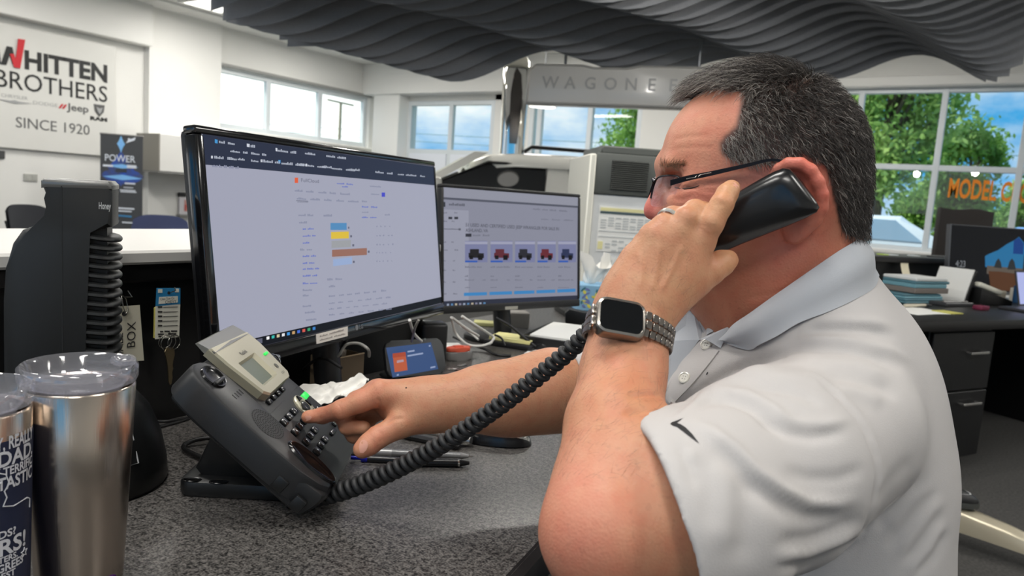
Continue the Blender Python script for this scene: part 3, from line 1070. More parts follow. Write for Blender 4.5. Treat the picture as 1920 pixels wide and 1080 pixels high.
# ---- reception ledges (transaction counters)
LAMW = mat('ledge_white_laminate', (206, 204, 200), 0.35, var=0.02)
DARKL = mat('black_laminate', (22, 22, 23), 0.42, var=0.15, vscale=30, bump=0.05, bscale=200)
DARKP = mat('black_panel', (9, 9, 10), 0.45, var=0.1)
LZ = 1.03
ld = thing('reception_ledge', (-1.3, 0.3, 0), 'long white topped reception ledge behind the first monitor', 'counter')
MB().rbox(WORLD, (-1.52, -1.2, LZ - 0.022), (-1.09, 1.37, LZ), 0.004, 1).build('top', LAMW, ld)
MB().rbox(WORLD, (-1.50, -1.2, LZ - 0.052), (-1.105, 1.36, LZ - 0.022), 0.004, 1).build('fascia', DARKL, ld)
MB().box(WORLD, (-1.16, -1.2, 0), (-1.12, 1.35, LZ - 0.052)).build('back_panel', DARKP, ld)
MB().box(WORLD, (-1.48, -1.2, 0), (-1.44, 1.35, LZ - 0.052)).build('back_panel', DARKP, ld)
MB().box(WORLD, (-1.44, 1.31, 0), (-1.16, 1.35, LZ - 0.052)).build('side_panel', DARKP, ld)

# ---- pull-up banner
BANM = mat('banner_charcoal', (70, 72, 75), 0.6, var=0.05)
BLUEG = mat('banner_blue', (40, 86, 190), 0.6, rgb2=(70, 78, 110), vscale=7)
BLUEL = mat('banner_light_blue', (130, 190, 245), 0.6, var=0.1)
WHT = mat('print_white', (222, 228, 238), 0.6)
CYAN = mat('banner_cyan', (64, 132, 180), 0.6)
dB = 9.6
pL, pR = P(188, 250, dB), P(268, 257, dB + 0.12)
ax = unit((pR - pL) * np.array([1, 1, 0]))
BW = np.linalg.norm((pR - pL)[:2]); BT = (pL[2] + pR[2]) / 2
bt = thing('pull_up_banner', (pL + pR) / 2 * np.array([1, 1, 0]), 'dark pull-up banner lettered POWER with blue light burst', 'banner')
fr = Fr((pL[0], pL[1], 0), ax, (0, 0, 1), np.array([ax[1], -ax[0], 0]))
MB().box(fr, (0, 0.06, -0.004), (BW, BT, 0)).build('sheet', BANM, bt)
b = MB(); b.rbox(fr, (-0.02, 0, -0.09), (BW + 0.02, 0.06, 0.06), 0.02); b.cyl(fr(BW / 2, 0.05, -0.03), fr(BW / 2, BT, -0.02), 0.01, n=8); b.rbox(fr, (-0.005, BT - 0.012, -0.012), (BW + 0.005, BT + 0.012, 0.006), 0.004, 1)
b.build('stand', mat('stand_grey', (120, 118, 116), 0.4, metal=0.5), bt, 40)


def bq(px, py):
    rr_ = ray(px, py); o_ = fr.o
    s_ = ((o_ - EY) @ fr.z) / (rr_ @ fr.z); q_ = EY + rr_ * s_ - o_
    return q_ @ fr.x, q_ @ fr.y


b = MB()
cx_, cy_ = bq(230, 330)
ell = lambda w, h, x, y, n=20, p=2.0: [(x + w * math.copysign(abs(math.cos(2 * math.pi * i / n)) ** p, math.cos(2 * math.pi * i / n)), y + h * math.copysign(abs(math.sin(2 * math.pi * i / n)) ** p, math.sin(2 * math.pi * i / n))) for i in range(n)]
b.prism(fr, ell(0.255, 0.11, cx_, cy_, p=1.2), 0.001, 0.002)
b.prism(fr, ell(0.16, 0.24, cx_ - 0.02, cy_ + 0.1, p=2.2), 0.0021, 0.003)
b.build('light_burst', BLUEG, bt)
b = MB()
b.prism(fr, ell(0.24, 0.035, cx_, cy_ - 0.02, p=1.8), 0.0032, 0.004)
x_, y_ = bq(227, 270); b.prism(fr, ell(0.05, 0.12, x_, y_, p=2.4), 0.0032, 0.004)
x_, y_ = bq(229, 312); b.prism(fr, ell(0.2, 0.03, x_, y_, p=2), 0.0032, 0.004)
b.build('light_burst', BLUEL, bt)
b = MB()
x0_, y0_ = bq(197, 301); x1_, _ = bq(254, 304); _, y1_ = bq(197, 288)
text_on(b, 'POWER', fr, y1_ - y0_, x1_ - x0_, x=x0_, y=y0_, z=0.005, bold=0.01, depth=0.0006)
for px0, py0, px1, hh in ((193, 312, 212, 4), (238, 315, 256, 6), (240, 262, 244, 3), (225, 357, 254, 2), (226, 360, 256, 2), (215, 357, 220, 3), (211, 391, 252, 3.2), (212, 396, 247, 2.6), (212, 415, 222, 2.6), (229, 418, 254, 2.6), (234, 345, 254, 3), (232, 352, 250, 1.5)):
    xa, ya = bq(px0, py0); xb_, yb_ = bq(px1, py0 + (px1 - px0) * 0.06); h_ = hh * dB / FPX
    b.prism(fr, [(xa, ya), (xb_, yb_), (xb_, yb_ + h_), (xa, ya + h_)], 0.0042, 0.005)
x_, y_ = bq(236, 266); b.prism(fr, [(x_, y_ - 0.02), (x_ + 0.11, y_ + 0.03), (x_ + 0.12, y_ + 0.07), (x_ + 0.03, y_ + 0.03)], 0.0045, 0.0055)
b.build('print', WHT, bt)
b = MB()
xa, ya = bq(212, 405); xb_, yb_ = bq(247, 408); b.prism(fr, [(xa, ya), (xb_, yb_), (xb_, yb_ + 0.025), (xa, ya + 0.025)], 0.0042, 0.005)
b.build('print', CYAN, bt)
b = MB(); xa, ya = bq(216, 322); xb_, yb_ = bq(238, 324)
b.prism(fr, [(xa, ya), (xb_, yb_), (xb_, yb_ + 0.05), (xa + 0.02, ya + 0.05)], 0.0052, 0.006); b.build('print', mat('banner_dark_print', (56, 62, 74), 0.6), bt)

# ---- cabinet on the pier, brochure holder, wall plates, chairs, small counter
CABW = mat('cabinet_white', (226, 225, 221), 0.45); CABG = mat('cabinet_taupe', (140, 137, 129), 0.5)
Xc = XL + 0.12
cbt = thing('wall_cabinet', (Xc + 0.2, 6.95, 1.14), 'white wall cabinet with taupe end panel beside the banner', 'cabinet')
y0c = on_x(300, 250, XL + 0.70)[1]
zc1 = on_x(322, 253, XL + 0.70)[2]; zc0 = on_x(322, 322, XL + 0.70)[2]
MB().rbox(WORLD, (Xc, y0c, zc0), (XL + 0.70, 7.9, zc1), 0.006, 1).build('carcass', CABW, cbt)
MB().box(WORLD, (Xc, y0c - 0.018, zc0), (XL + 0.702, y0c, zc1)).build('end_panel', CABG, cbt)
MB().box(WORLD, (Xc, y0c - 0.03, zc0 - 0.03), (XL + 0.73, 7.9, zc0)).build('shelf', mat('shelf_grey', (120, 120, 118), 0.5), cbt)
PLATE = mat('plate_grey', (176, 176, 170), 0.5)
pq = on_x(57, 333, XL)
t = thing('wall_plate', (XL, pq[1], pq[2]), 'small grey double socket plate on the wall below the shop sign', 'socket')
MB().rbox(Fr(pq, (0, 1, 0), (0, 0, 1), (1, 0, 0)), (-0.085, -0.05, -0.005), (0.085, 0.05, 0.015), 0.004, 1).build('plate', PLATE, t)
for q in (-0.04, 0.04):
    MB().rbox(Fr(pq, (0, 1, 0), (0, 0, 1), (1, 0, 0)), (q - 0.022, -0.03, 0.012), (q + 0.022, 0.03, 0.018), 0.003, 1).build('socket', PLATE, t)
pq = on_x(3, 290, XL)
t = thing('thermostat', (XL, pq[1], pq[2]), 'small dark box on the wall at the lower corner of the shop sign', 'thermostat')
MB().rbox(Fr(pq, (0, 1, 0), (0, 0, 1), (1, 0, 0)), (-0.07, -0.05, -0.005), (0.03, 0.05, 0.03), 0.006, 1).build('case', mat('dark_grey_plastic', (70, 70, 70), 0.5), t)
pq = on_x(352, 382, Xc + 0.06)
t = thing('brochure_rack', (pq[0], pq[1], pq[2] - 0.2), 'small clear brochure rack of colour leaflets on the wall past the banner', 'leaflet rack')
frb = Fr(pq, (0, 1, 0), (0, 0, 1), (1, 0, 0))
MB().rbox(frb, (-0.16, -0.2, -0.07), (0.16, -0.17, 0.05), 0.004, 1).build('shelf', TRIMG, t)
MB().rbox(frb, (-0.14, -0.17, -0.02), (0.14, 0.1, 0.0), 0.003, 1).build('leaflet', mat('leaflet_white', (225, 222, 226), 0.5), t)
b = MB(); b.rbox(frb, (-0.06, -0.12, 0.0), (0.12, 0.06, 0.006), 0.002, 1); b.build('leaflet', mat('leaflet_red', (196, 96, 88), 0.5, rgb2=(220, 190, 180), vscale=9), t)
b = MB(); b.rbox(frb, (0.0, -0.165, 0.0), (0.13, -0.08, 0.008), 0.002, 1); b.build('leaflet', mat('leaflet_cyan', (110, 196, 222), 0.5), t)
b = MB(); b.rbox(frb, (-0.15, 0.11, -0.05), (-0.02, 0.17, 0.0), 0.01, 1); b.build('cap', BLACK, t)
MB().box(frb, (-0.18, -0.21, -0.075), (0.18, 0.36, -0.07)).build('backing', mat('rack_grey', (170, 170, 164), 0.5), t)


def shell_chair(px, py, zt_, m, label, rot):
    p_ = on_z(px, py, zt_)
    t_ = thing('visitor_chair', (p_[0], p_[1], 0), label, 'chair')
    f_ = yaw_frame((p_[0], p_[1], 0), rot)
    def bk(u, v):
        x = (u - 0.5) * 0.46 * (1 - 0.25 * max(0, v - 0.6))
        return f_(x, 0.05 + 0.10 * v - 0.22 * (u - 0.5) ** 2, zt_ - 0.38 + 0.38 * (1 - (abs(u - 0.5) * 2) ** 4 * 0.12 * v) * v)
    b_ = MB().grid(bk, 13, 9)
    n_ = len(b_.v)
    b_.add([np.array(v) + f_.y * 0.025 for v in b_.v[:n_]], [f[::-1] for f in b_.f])
    b_.build('backrest', m, t_, 180)
    MB().rbox(f_, (-0.23, -0.42, 0.43), (0.23, 0.03, 0.48), 0.02).build('seat', m, t_, 40)
    b_ = MB()
    for sx in (-0.2, 0.2):
        MB().tube([f_(sx, 0.12, zt_ - 0.12), f_(sx, 0.04, 0.46), f_(sx * 1.1, 0.1, 0.012)], 0.012, 8).build('leg', SUVB, t_, 60)
        MB().tube([f_(sx, -0.36, 0.44), f_(sx * 1.1, -0.44, 0.012)], 0.012, 8).build('leg', SUVB, t_, 60)
    return t_


shell_chair(77, 386, 0.84, mat('black_chair_fabric', (44, 46, 52), 0.8), 'black low visitor chair behind the white ledge under the shop sign', 115)
shell_chair(302, 405, 0.80, mat('blue_chair_fabric', (74, 82, 118), 0.8, var=0.1), 'blue visitor chair behind the white ledge at the foot of the banner', 60)

# ---- tall grey machine behind monitor two
MG = mat('machine_dark_grey', (84, 87, 83), 0.5, var=0.04)
MC = mat('machine_cream', (222, 220, 208), 0.5)
MW = mat('machine_white_panel', (214, 216, 216), 0.5)
dM = 3.35
pA = P(1117, 275, dM)
mt = thing('office_machine', (pA[0] + 0.3, pA[1], 0), 'tall dark grey office machine with louvred vent and white sheet-covered front', 'office machine')
mx = unit(_R * 0.99 + _F * 0.10); my = np.array([-mx[1], mx[0], 0])
fr = Fr((pA[0], pA[1], 0), mx, my, (0, 0, 1))


def mq(px, py, y=0.0):
    r_ = ray(px, py); o_ = fr(0, y, 0)
    s_ = ((o_ - EY) @ fr.y) / (r_ @ fr.y); q_ = EY + r_ * s_ - fr.o
    return q_ @ fr.x, q_[2]


xl, zt = mq(1119, 285); _, zv = mq(1150, 365); xr = xl + 0.62
_, zcap = mq(1160, 273)
MB().rbox(fr, (xl, 0, zv), (xr, 0.55, zt), 0.008, 2).build('upper_housing', MG, mt, 40)
MB().rbox(fr, (xl + 0.03, 0.04, zt), (xr - 0.03, 0.5, zcap), 0.006, 1).build('lid', MG, mt, 40)
MB().rbox(fr, (xl, 0.012, 0.0), (xr, 0.55, zv - 0.002), 0.006, 1).build('lower_housing', MW, mt, 40)
MB().rbox(fr, (xl - 0.03, -0.012, 0.0), (xl, 0.55, zt - 0.008), 0.006, 1).build('edge_panel', MC, mt, 40)
va, vb = mq(1148, 300), mq(1212, 360)
MB().box(fr, (va[0], -0.002, vb[1]), (vb[0], 0.004, va[1])).build('vent_backing', mat('vent_black', (16, 16, 16), 0.6), mt)
ns = 15
for i in range(ns):
    z = vb[1] + (va[1] - vb[1]) * (i + 0.5) / ns
    MB().rbox(fr, (va[0], -0.012, z - 0.0022), (vb[0], 0.0, z + 0.0022), 0.001, 1).build('vent_slat', mat('vent_slat', (74, 76, 72), 0.5), mt)
# printed sheets
PAPER = mat('paper_white', (232, 232, 228), 0.7)
INKG = mat('print_grey', (190, 193, 193), 0.7); INKD = mat('print_dark', (66, 84, 90), 0.7); INKY = mat('print_yellow', (226, 220, 164), 0.7)
sa, sb_ = mq(1125, 385), mq(1232, 478)
sh = thing('price_sheet', fr(sa[0] + 0.1, -0.001, sb_[1]), 'printed sheet with dark and yellow bands on the grey machine front', 'paper')
ORI = ORIGIN[sh.name]
MB().box(fr, (sa[0], 0.008, sb_[1]), (sb_[0], 0.0115, sa[1])).build('sheet', PAPER, sh)
W_ = sb_[0] - sa[0]; H_ = sa[1] - sb_[1]
def band(name, m, rows):
    b_ = MB()
    for (u0, u1, v0, v1) in rows:
        b_.box(fr, (sa[0] + u0 * W_, 0.0062, sa[1] - v1 * H_), (sa[0] + u1 * W_, 0.0082, sa[1] - v0 * H_))
    b_.build(name, m, sh)
band('print', INKY, [(0.02, 0.98, 0.04, 0.11), (0.02, 0.1, 0.78, 0.95)])
band('print', INKD, [(0.02, 0.98, 0.12, 0.17)])
band('print', INKG, [(0.04 + 0.12 * i, 0.13 + 0.12 * i, 0.24 + 0.055 * j, 0.27 + 0.055 * j) for i in range(8) for j in range(5) if (i * 3 + j) % 7] + [(0.02, 0.98, 0.54, 0.56), (0.02, 0.98, 0.66, 0.68)] + [(0.14 + 0.11 * i, 0.22 + 0.11 * i, 0.74 + 0.07 * j, 0.78 + 0.07 * j) for i in range(7) for j in range(4) if (i + j) % 3])
sa2, sb2 = mq(1128, 482), mq(1225, 560)
sh2 = thing('price_sheet', fr(sa2[0] + 0.1, -0.001, sb2[1]), 'lower pale sheet with column lines on the grey machine above the tissue box', 'paper')
MB().box(fr, (sa2[0], 0.008, sb2[1]), (sb2[0], 0.0115, sa2[1])).build('sheet', PAPER, sh2)
b = MB()
for i in range(8):
    x = sa2[0] + (sb2[0] - sa2[0]) * (0.06 + 0.125 * i)
    b.box(fr, (x, 0.0065, sb2[1] + 0.02), (x + 0.004, 0.0082, sa2[1] - 0.012))
b.build('print', INKG, sh2)
# ================================================================== the near desk and what stands on it
DZ = 0.74


def speckle():
    m = bpy.data.materials.new('speckled_laminate')
    m.use_nodes = True
    nt = m.node_tree
    b = nt.nodes['Principled BSDF']
    N, L = nt.nodes.new, nt.links.new
    tc = N('ShaderNodeTexCoord')
    n1, n2 = N('ShaderNodeTexNoise'), N('ShaderNodeTexNoise')
    n1.inputs['Scale'].default_value = 380
    n1.inputs['Detail'].default_value = 2
    n2.inputs['Scale'].default_value = 150
    n2.inputs['Detail'].default_value = 3
    cr = N('ShaderNodeValToRGB')
    cr.color_ramp.elements[0].position = 0.40
    cr.color_ramp.elements[0].color = (*lin((30, 29, 29)), 1)
    cr.color_ramp.elements[1].position = 0.62
    cr.color_ramp.elements[1].color = (*lin((108, 105, 102)), 1)
    ad = N('ShaderNodeMath'); ad.operation = 'MULTIPLY_ADD'
    ad.inputs[1].default_value = 0.55
    mu = N('ShaderNodeMath'); mu.operation = 'MULTIPLY'
    mu.inputs[1].default_value = 0.45
    L(tc.outputs['Object'], n1.inputs['Vector']); L(tc.outputs['Object'], n2.inputs['Vector'])
    L(n2.outputs['Fac'], mu.inputs[0])
    L(n1.outputs['Fac'], ad.inputs[0]); L(mu.outputs['Value'], ad.inputs[2])
    L(ad.outputs['Value'], cr.inputs['Fac']); L(cr.outputs['Color'], b.inputs['Base Color'])
    b.inputs['Roughness'].default_value = 0.34
    bp = N('ShaderNodeBump'); bp.inputs['Strength'].default_value = 0.12; bp.inputs['Distance'].default_value = 0.001
    L(n1.outputs['Fac'], bp.inputs['Height']); L(bp.outputs['Normal'], b.inputs['Normal'])
    return m


DESKM = speckle()
dk = thing('desk', (-0.95, 0.9, 0), 'grey speckled laminate desk with curved black front edge', 'desk')
front = [(-0.30, -0.75), (-0.325, -0.3), (-0.352, 0.2), (-0.385, 0.6), (-0.415, 0.78), (-0.46, 1.0), (-0.50, 1.25), (-0.52, 1.55), (-0.50, 1.9), (-0.42, 2.25), (-0.40, 2.85)]
poly = front + [(-1.425, 2.85), (-1.425, 1.38), (-1.118, 1.38), (-1.118, -0.75)]
MB().prism(WORLD, poly, DZ - 0.03, DZ).build('top', DESKM, dk)
edge = MB()
secs = [[np.array([x - 0.004, y, DZ - 0.042]), np.array([x + 0.012, y, DZ - 0.04]), np.array([x + 0.018, y, DZ - 0.02]), np.array([x + 0.012, y, DZ - 0.002]), np.array([x - 0.004, y, DZ + 0.0006])] for x, y in front]
edge.loft(secs).build('edge_band', mat('edge_black', (22, 22, 24), 0.4), dk, 50)
for y in (-0.7, 2.75):
    MB().rbox(WORLD, (-1.1, y - 0.02, 0), (-0.55, y + 0.02, DZ - 0.03), 0.004, 1).build('side_panel', DARKL, dk)
MB().rbox(WORLD, (-1.11, -0.7, 0.1), (-1.085, 2.75, DZ - 0.03), 0.004, 1).build('modesty_panel', DARKL, dk)


def pl_uv(fr, px, py, z=0.0):
    """Where the sight line through a photograph pixel meets a frame's xy plane."""
    r_ = ray(px, py)
    o_ = fr(0, 0, z)
    s_ = ((o_ - EY) @ fr.z) / (r_ @ fr.z)
    q_ = EY + r_ * s_ - fr.o
    return q_ @ fr.x, q_ @ fr.y


# ---- monitors
GLOSSB = mat('gloss_black_plastic', (12, 12, 14), 0.14, coat=0.4)
MATB = mat('matt_black_plastic', (20, 20, 22), 0.42, bump=0.04, bscale=300)


def make_monitor(c, a, t, W, H, label, gl, bez):
    ra = np.array([math.sin(a), math.cos(a), 0])
    n0 = np.array([math.cos(a), -math.sin(a), 0])
    ua = np.array([-n0[0] * math.sin(t), -n0[1] * math.sin(t), math.cos(t)])
    n = np.cross(ra, ua)
    c = np.array(c)
    fr = Fr(c, ra, ua, n)
    base = c - n0 * 0.035
    root = thing('monitor', (base[0], base[1], DZ), label, 'monitor', 'desk monitors')
    bl, br, bt, bb = bez
    b = MB()
    for lo, hi in (((-W / 2, H / 2 - bt), (W / 2, H / 2)), ((-W / 2, -H / 2), (W / 2, -H / 2 + bb)), ((-W / 2, -H / 2 + bb), (-W / 2 + bl, H / 2 - bt)), ((W / 2 - br, -H / 2 + bb), (W / 2, H / 2 - bt))):
        b.rbox(fr, (lo[0], lo[1], -0.022), (hi[0], hi[1], 0.0), 0.0035, 2)
    b.build('bezel', gl, root, 40)
    MB().rbox(fr, (-W / 2 + 0.004, -H / 2 + 0.004, -0.034), (W / 2 - 0.004, H / 2 - 0.004, -0.006), 0.008, 2).build('back_shell', MATB, root, 40)
    MB().rbox(fr, (-W * 0.28, -H * 0.3, -0.062), (W * 0.28, H * 0.3, -0.03), 0.02, 3).build('back_shell', MATB, root, 40)
    sb = MB()
    bx = yaw_frame((base[0], base[1], DZ), math.degrees(math.atan2(ra[1], ra[0])))
    sb.tube([fr(0, -H * 0.05, -0.06), fr(0, -H * 0.25, -0.075), np.array([base[0], base[1], DZ + 0.012])], [0.028, 0.026, 0.026], 14)
    sb.build('stand_neck', MATB, root, 50)
    MB().prism(bx, rrect(0.24, 0.13, 0.05, 6), 0.0, 0.014, 0.004, 2).build('stand_base', MATB, root, 40)
    scr = MB().box(fr, (-W / 2 + bl, -H / 2 + bb, -0.006), (W / 2 - br, H / 2 - bt, -0.003))
    return root, fr, scr


m1, f1, s1 = make_monitor((-0.982, 0.968, 1.047), -0.21, 0.132, 0.72, 0.35, 'large glossy black monitor showing a page with coloured bar chart', GLOSSB, (0.017, 0.006, 0.012, 0.026))
scr1 = s1.build('screen', glow('screen_lavender', (164, 166, 184), 1.16), m1)
SZ = -0.0022


def bars(fr, parent, name, m, rows, z=SZ, clip=None):
    """Flat marks on a panel: each row (x0, y0, x1, y1, height) in photograph pixels along its base line."""
    b = MB()
    for x0, y0, x1, y1, h in rows:
        A, B = pl_uv(fr, x0, y0, z), pl_uv(fr, x1, y1, z)
        Cc, D = pl_uv(fr, x1, y1 - h, z), pl_uv(fr, x0, y0 - h, z)
        q = [fr(p[0], p[1], z) for p in (A, B, Cc, D)]
        k = [v - fr.z * 0.0004 for v in q]
        b.add(q + k, [(0, 1, 2, 3), (7, 6, 5, 4), (0, 4, 5, 1), (1, 5, 6, 2), (2, 6, 7, 3), (3, 7, 4, 0)])
    o_ = b.build(name, m, parent)
    return o_


def screen_text(s, fr, parent, x0, y0, x1, y1, htop, m, bold=0.0, z=SZ + 0.0002, name='screen_text'):
    A, B = pl_uv(fr, x0, y0, z), pl_uv(fr, x1, y1, z)
    T_ = pl_uv(fr, x0, y0 - htop, z)
    ax_ = unit(fr.x * (B[0] - A[0]) + fr.y * (B[1] - A[1]))
    f_ = Fr(fr(A[0], A[1], z), ax_, np.cross(fr.z, ax_), fr.z)
    b = MB()
    text_on(b, s, f_, abs(T_[1] - A[1]), math.hypot(B[0] - A[0], B[1] - A[1]), bold=bold, depth=0.0001)
    return b.build(name, m, parent)


def G(n, c, s=1.16):
    return glow(n, c, s)


# header of the browser: follow the panel's own edges
W1, H1 = 0.72, 0.35
b = MB(); b.box(f1, (-W1 / 2 + 0.017, 0.121, SZ - 0.0006), (W1 / 2 - 0.006, H1 / 2 - 0.012, SZ - 0.0002)); b.build('screen_header', G('scr_navy', (40, 47, 68)), scr1)
b = MB(); b.box(f1, (-W1 / 2 + 0.075, -H1 / 2 + 0.026, SZ - 0.0006), (W1 / 2 - 0.006, -H1 / 2 + 0.04, SZ - 0.0002)); b.build('screen_taskbar', G('scr_black', (14, 17, 26)), scr1)
b = MB(); b.box(f1, (-W1 / 2 + 0.017, -H1 / 2 + 0.026, SZ - 0.0006), (-W1 / 2 + 0.03, -H1 / 2 + 0.042, SZ - 0.0002)); b.build('start_button', G('scr_black', (14, 17, 26)), scr1)
T_GREY = G('scr_text', (96, 98, 116)); T_LITE = G('scr_text_light', (176, 182, 196)); T_BLUE = G('scr_link', (110, 122, 190)); T_PALE = G('scr_pale', (138, 142, 164)); T_FAINT = G('scr_faint', (150, 152, 172))
rr = random.Random(3)


def words_row(x0, y0, slope, n, h, wl=(8, 22), gap=(3, 7), xmax=None):
    out, x = [], x0
    for _ in range(n):
        w = rr.uniform(*wl)
        if xmax and x + w > xmax:
            break
        out.append((x, y0 + slope * (x - x0), x + w, y0 + slope * (x + w - x0), h))
        x += w + rr.uniform(*gap)
    return out


def stroke_words(rows):
    """Split word bars into little letter-like strokes."""
    out = []
    for x0, y0, x1, y1, h in rows:
        n = max(2, int((x1 - x0) / 2.6))
        for i in range(n):
            a, c = i / n, (i + 0.72) / n
            hh = h * rr.choice((0.62, 0.62, 1.0, 0.8))
            out.append((x0 + (x1 - x0) * a, y0 + (y1 - y0) * a, x0 + (x1 - x0) * c, y0 + (y1 - y0) * c, hh))
    return out


hd = []
hd += words_row(411, 268, 0.14, 3, 5, xmax=455) + words_row(470, 276, 0.14, 1, 5) + words_row(521, 284, 0.13, 3, 5, xmax=560) + words_row(572, 289, 0.13, 1, 4) + words_row(612, 294, 0.13, 3, 4, xmax=655)
hd += words_row(432, 285, 0.11, 5, 4, xmax=500) + words_row(402, 297, 0.09, 2, 5) + words_row(446, 300, 0.09, 1, 4) + words_row(471, 303, 0.09, 1, 4) + words_row(492, 304, 0.09, 2, 5) + words_row(528, 308, 0.09, 2, 5) + words_row(560, 310, 0.1, 1, 4) + words_row(577, 312, 0.1, 2, 4) + words_row(605, 314, 0.1, 1, 4) + words_row(622, 317, 0.1, 2, 4) + words_row(655, 319, 0.1, 3, 4, xmax=700) + words_row(704, 324, 0.1, 3, 4, xmax=740) + words_row(746, 328, 0.08, 3, 3, xmax=800)
bars(f1, scr1, 'screen_text', T_LITE, stroke_words(hd))['kind'] = 'stuff'
bars(f1, scr1, 'screen_icon', G('scr_sky', (70, 150, 210)), [(403, 268, 408, 269, 7), (522, 306, 526, 306, 6)])
bars(f1, scr1, 'screen_icon', G('scr_white', (214, 218, 228)), [(396, 297, 399, 297, 5), (463, 275, 468, 276, 6), (517, 283, 520, 284, 6), (573, 312, 576, 312, 5), (489, 304, 491, 304, 5)])
body_t = words_row(398, 313, 0.08, 6, 5, wl=(6, 12), gap=(2, 4), xmax=456)
body_t += words_row(553, 359, 0.07, 6, 4, wl=(12, 20), gap=(5, 9), xmax=675) + words_row(557, 374, 0.05, 6, 4, wl=(14, 22), gap=(5, 9), xmax=680)
body_t += words_row(560, 405, 0.02, 2, 4) + words_row(607, 406, 0.0, 3, 4, xmax=640) + words_row(679, 379, 0.04, 1, 4) + words_row(679, 399, 0.02, 1, 3) + words_row(696, 365, 0.06, 1, 3) + words_row(722, 404, 0.0, 1, 3) + words_row(694, 350, 0.08, 3, 3, xmax=735)
body_t += words_row(561, 419, 0, 1, 4) + words_row(563, 470, -0.02, 2, 4, wl=(8, 12)) + words_row(568, 546, -0.05, 1, 4) + words_row(568, 556, -0.06, 2, 4, xmax=594) + words_row(568, 576, -0.08, 2, 4, xmax=596) + words_row(572, 588, -0.1, 1, 4) + words_row(574, 602, -0.12, 1, 4)
body_t += words_row(614, 526, -0.05, 2, 4, wl=(10, 14)) + words_row(617, 539, -0.08, 1, 4)
for j, yy in enumerate((557, 570, 581, 592)):
    body_t += words_row(617, yy, -0.10, 8, 4 if j == 0 else 3, wl=(6, 12), gap=(5, 9), xmax=740)
for yy in (426, 443, 460, 475, 491):
    body_t += words_row(706, yy, -0.02, 6, 3, wl=(1.5, 3), gap=(3, 8), xmax=740)
bars(f1, scr1, 'screen_text', T_PALE, stroke_words(body_t))['kind'] = 'stuff'
link_t = []
for yy, x1_ in ((431, 590), (444, 600), (457, 582), (482, 594), (495, 592), (506, 605), (519, 600), (533, 600)):
    link_t += words_row(568, yy, -0.04, 3, 3.4, wl=(6, 16), gap=(2, 3), xmax=x1_)
link_t += words_row(632, 345, 0.07, 4, 3, xmax=672) + words_row(642, 351, 0.07, 1, 3) + words_row(679, 389, 0.03, 2, 3, wl=(10, 13)) + words_row(679, 409, 0.0, 2, 3, wl=(10, 14))
bars(f1, scr1, 'screen_text', T_BLUE, stroke_words(link_t))['kind'] = 'stuff'
screen_text('FullCloud', f1, scr1, 565, 341, 598, 343, 7, T_GREY)
bars(f1, scr1, 'screen_icon', G('scr_orange', (226, 96, 60)), [(553, 343, 559, 343, 10)])
bars(f1, scr1, 'screen_icon', G('scr_indigo', (70, 74, 196)), [(716, 369, 722, 369, 8)])
bars(f1, scr1, 'screen_underline', T_GREY, [(556, 377, 578, 378, 1.2), (558, 379, 578, 380, 0.6)])
for nm_, col, row in (('steel blue', (84, 140, 188), (620, 431, 650, 431, 13)), ('yellow', (222, 190, 62), (621, 448, 654, 447, 13)), ('grey', (158, 160, 164), (622, 465, 658, 463, 13)), ('brown', (152, 108, 94), (623, 481.5, 688, 478, 13)), ('pale blue', (152, 172, 210), (625, 499, 660, 495, 13))):
    o = bars(f1, scr1, 'chart_bar', G('bar_' + nm_.replace(' ', '_'), col), [row]); o['label'] = nm_ + ' chart bar'
bars(f1, scr1, 'screen_text', T_GREY, [(653, 429, 655, 429, 4), (657, 445, 660, 445, 4), (661, 462, 664, 462, 4), (690, 474, 693, 474, 4), (662, 493, 665, 493, 4)])
ic = [(255, 255, 255), (60, 190, 180), (210, 196, 160), (230, 230, 235), (70, 150, 220), (200, 160, 110), (70, 110, 210), (210, 90, 80), (60, 160, 110), (60, 130, 200)]
for i, cc in enumerate(ic):
    x = 500 + i * 9.6; y = 637 - i * 2.0
    bars(f1, scr1, 'taskbar_icon', G('icon_%d' % i, cc), [(x, y, x + 5, y - 1, 5.5)])
bars(f1, scr1, 'screen_text', T_PALE, stroke_words(words_row(432, 655, -0.12, 6, 4, wl=(5, 9), gap=(2, 3), xmax=470)))
bars(f1, scr1, 'screen_icon', T_GREY, [(482, 645, 492, 643, 9)])
bars(f1, scr1, 'start_mark', G('scr_white', (214, 218, 228)), [(418, 657, 420.5, 656.6, 2.4), (421.2, 656.5, 423.6, 656.2, 2.4), (418, 654, 420.5, 653.7, 2.4), (421.2, 653.5, 423.6, 653.2, 2.4)])
# white sticker and maker's mark on the lower bezel
STK = mat('sticker_white', (226, 220, 212), 0.5)
b = MB()
q = [pl_uv(f1, x, y, 0.001) for x, y in ((594, 645), (652, 630), (652, 612), (593, 627))]
b.prism(f1, q, 0.0002, 0.0012).build('sticker', STK, m1)
bars(f1, m1, 'sticker_print', mat('sticker_ink', (150, 142, 138), 0.6), stroke_words([(600, 632, 615, 628, 3), (618, 627, 645, 620, 3), (600, 639, 624, 633, 3), (627, 632, 648, 627, 3)]), z=0.0017)
LOGO = mat('logo_grey', (120, 122, 126), 0.4)
A = pl_uv(f1, 669, 614, 0.0005)
b = MB(); b.disc(f1.at(A[0], A[1], 0.0006), 0.0052, 0, 20); text_on(b, 'LG', f1, 0.008, x=A[0] + 0.008, y=A[1] - 0.004, z=0.0008, bold=0.01, depth=0.0002)
b.build('maker_mark', LOGO, m1)

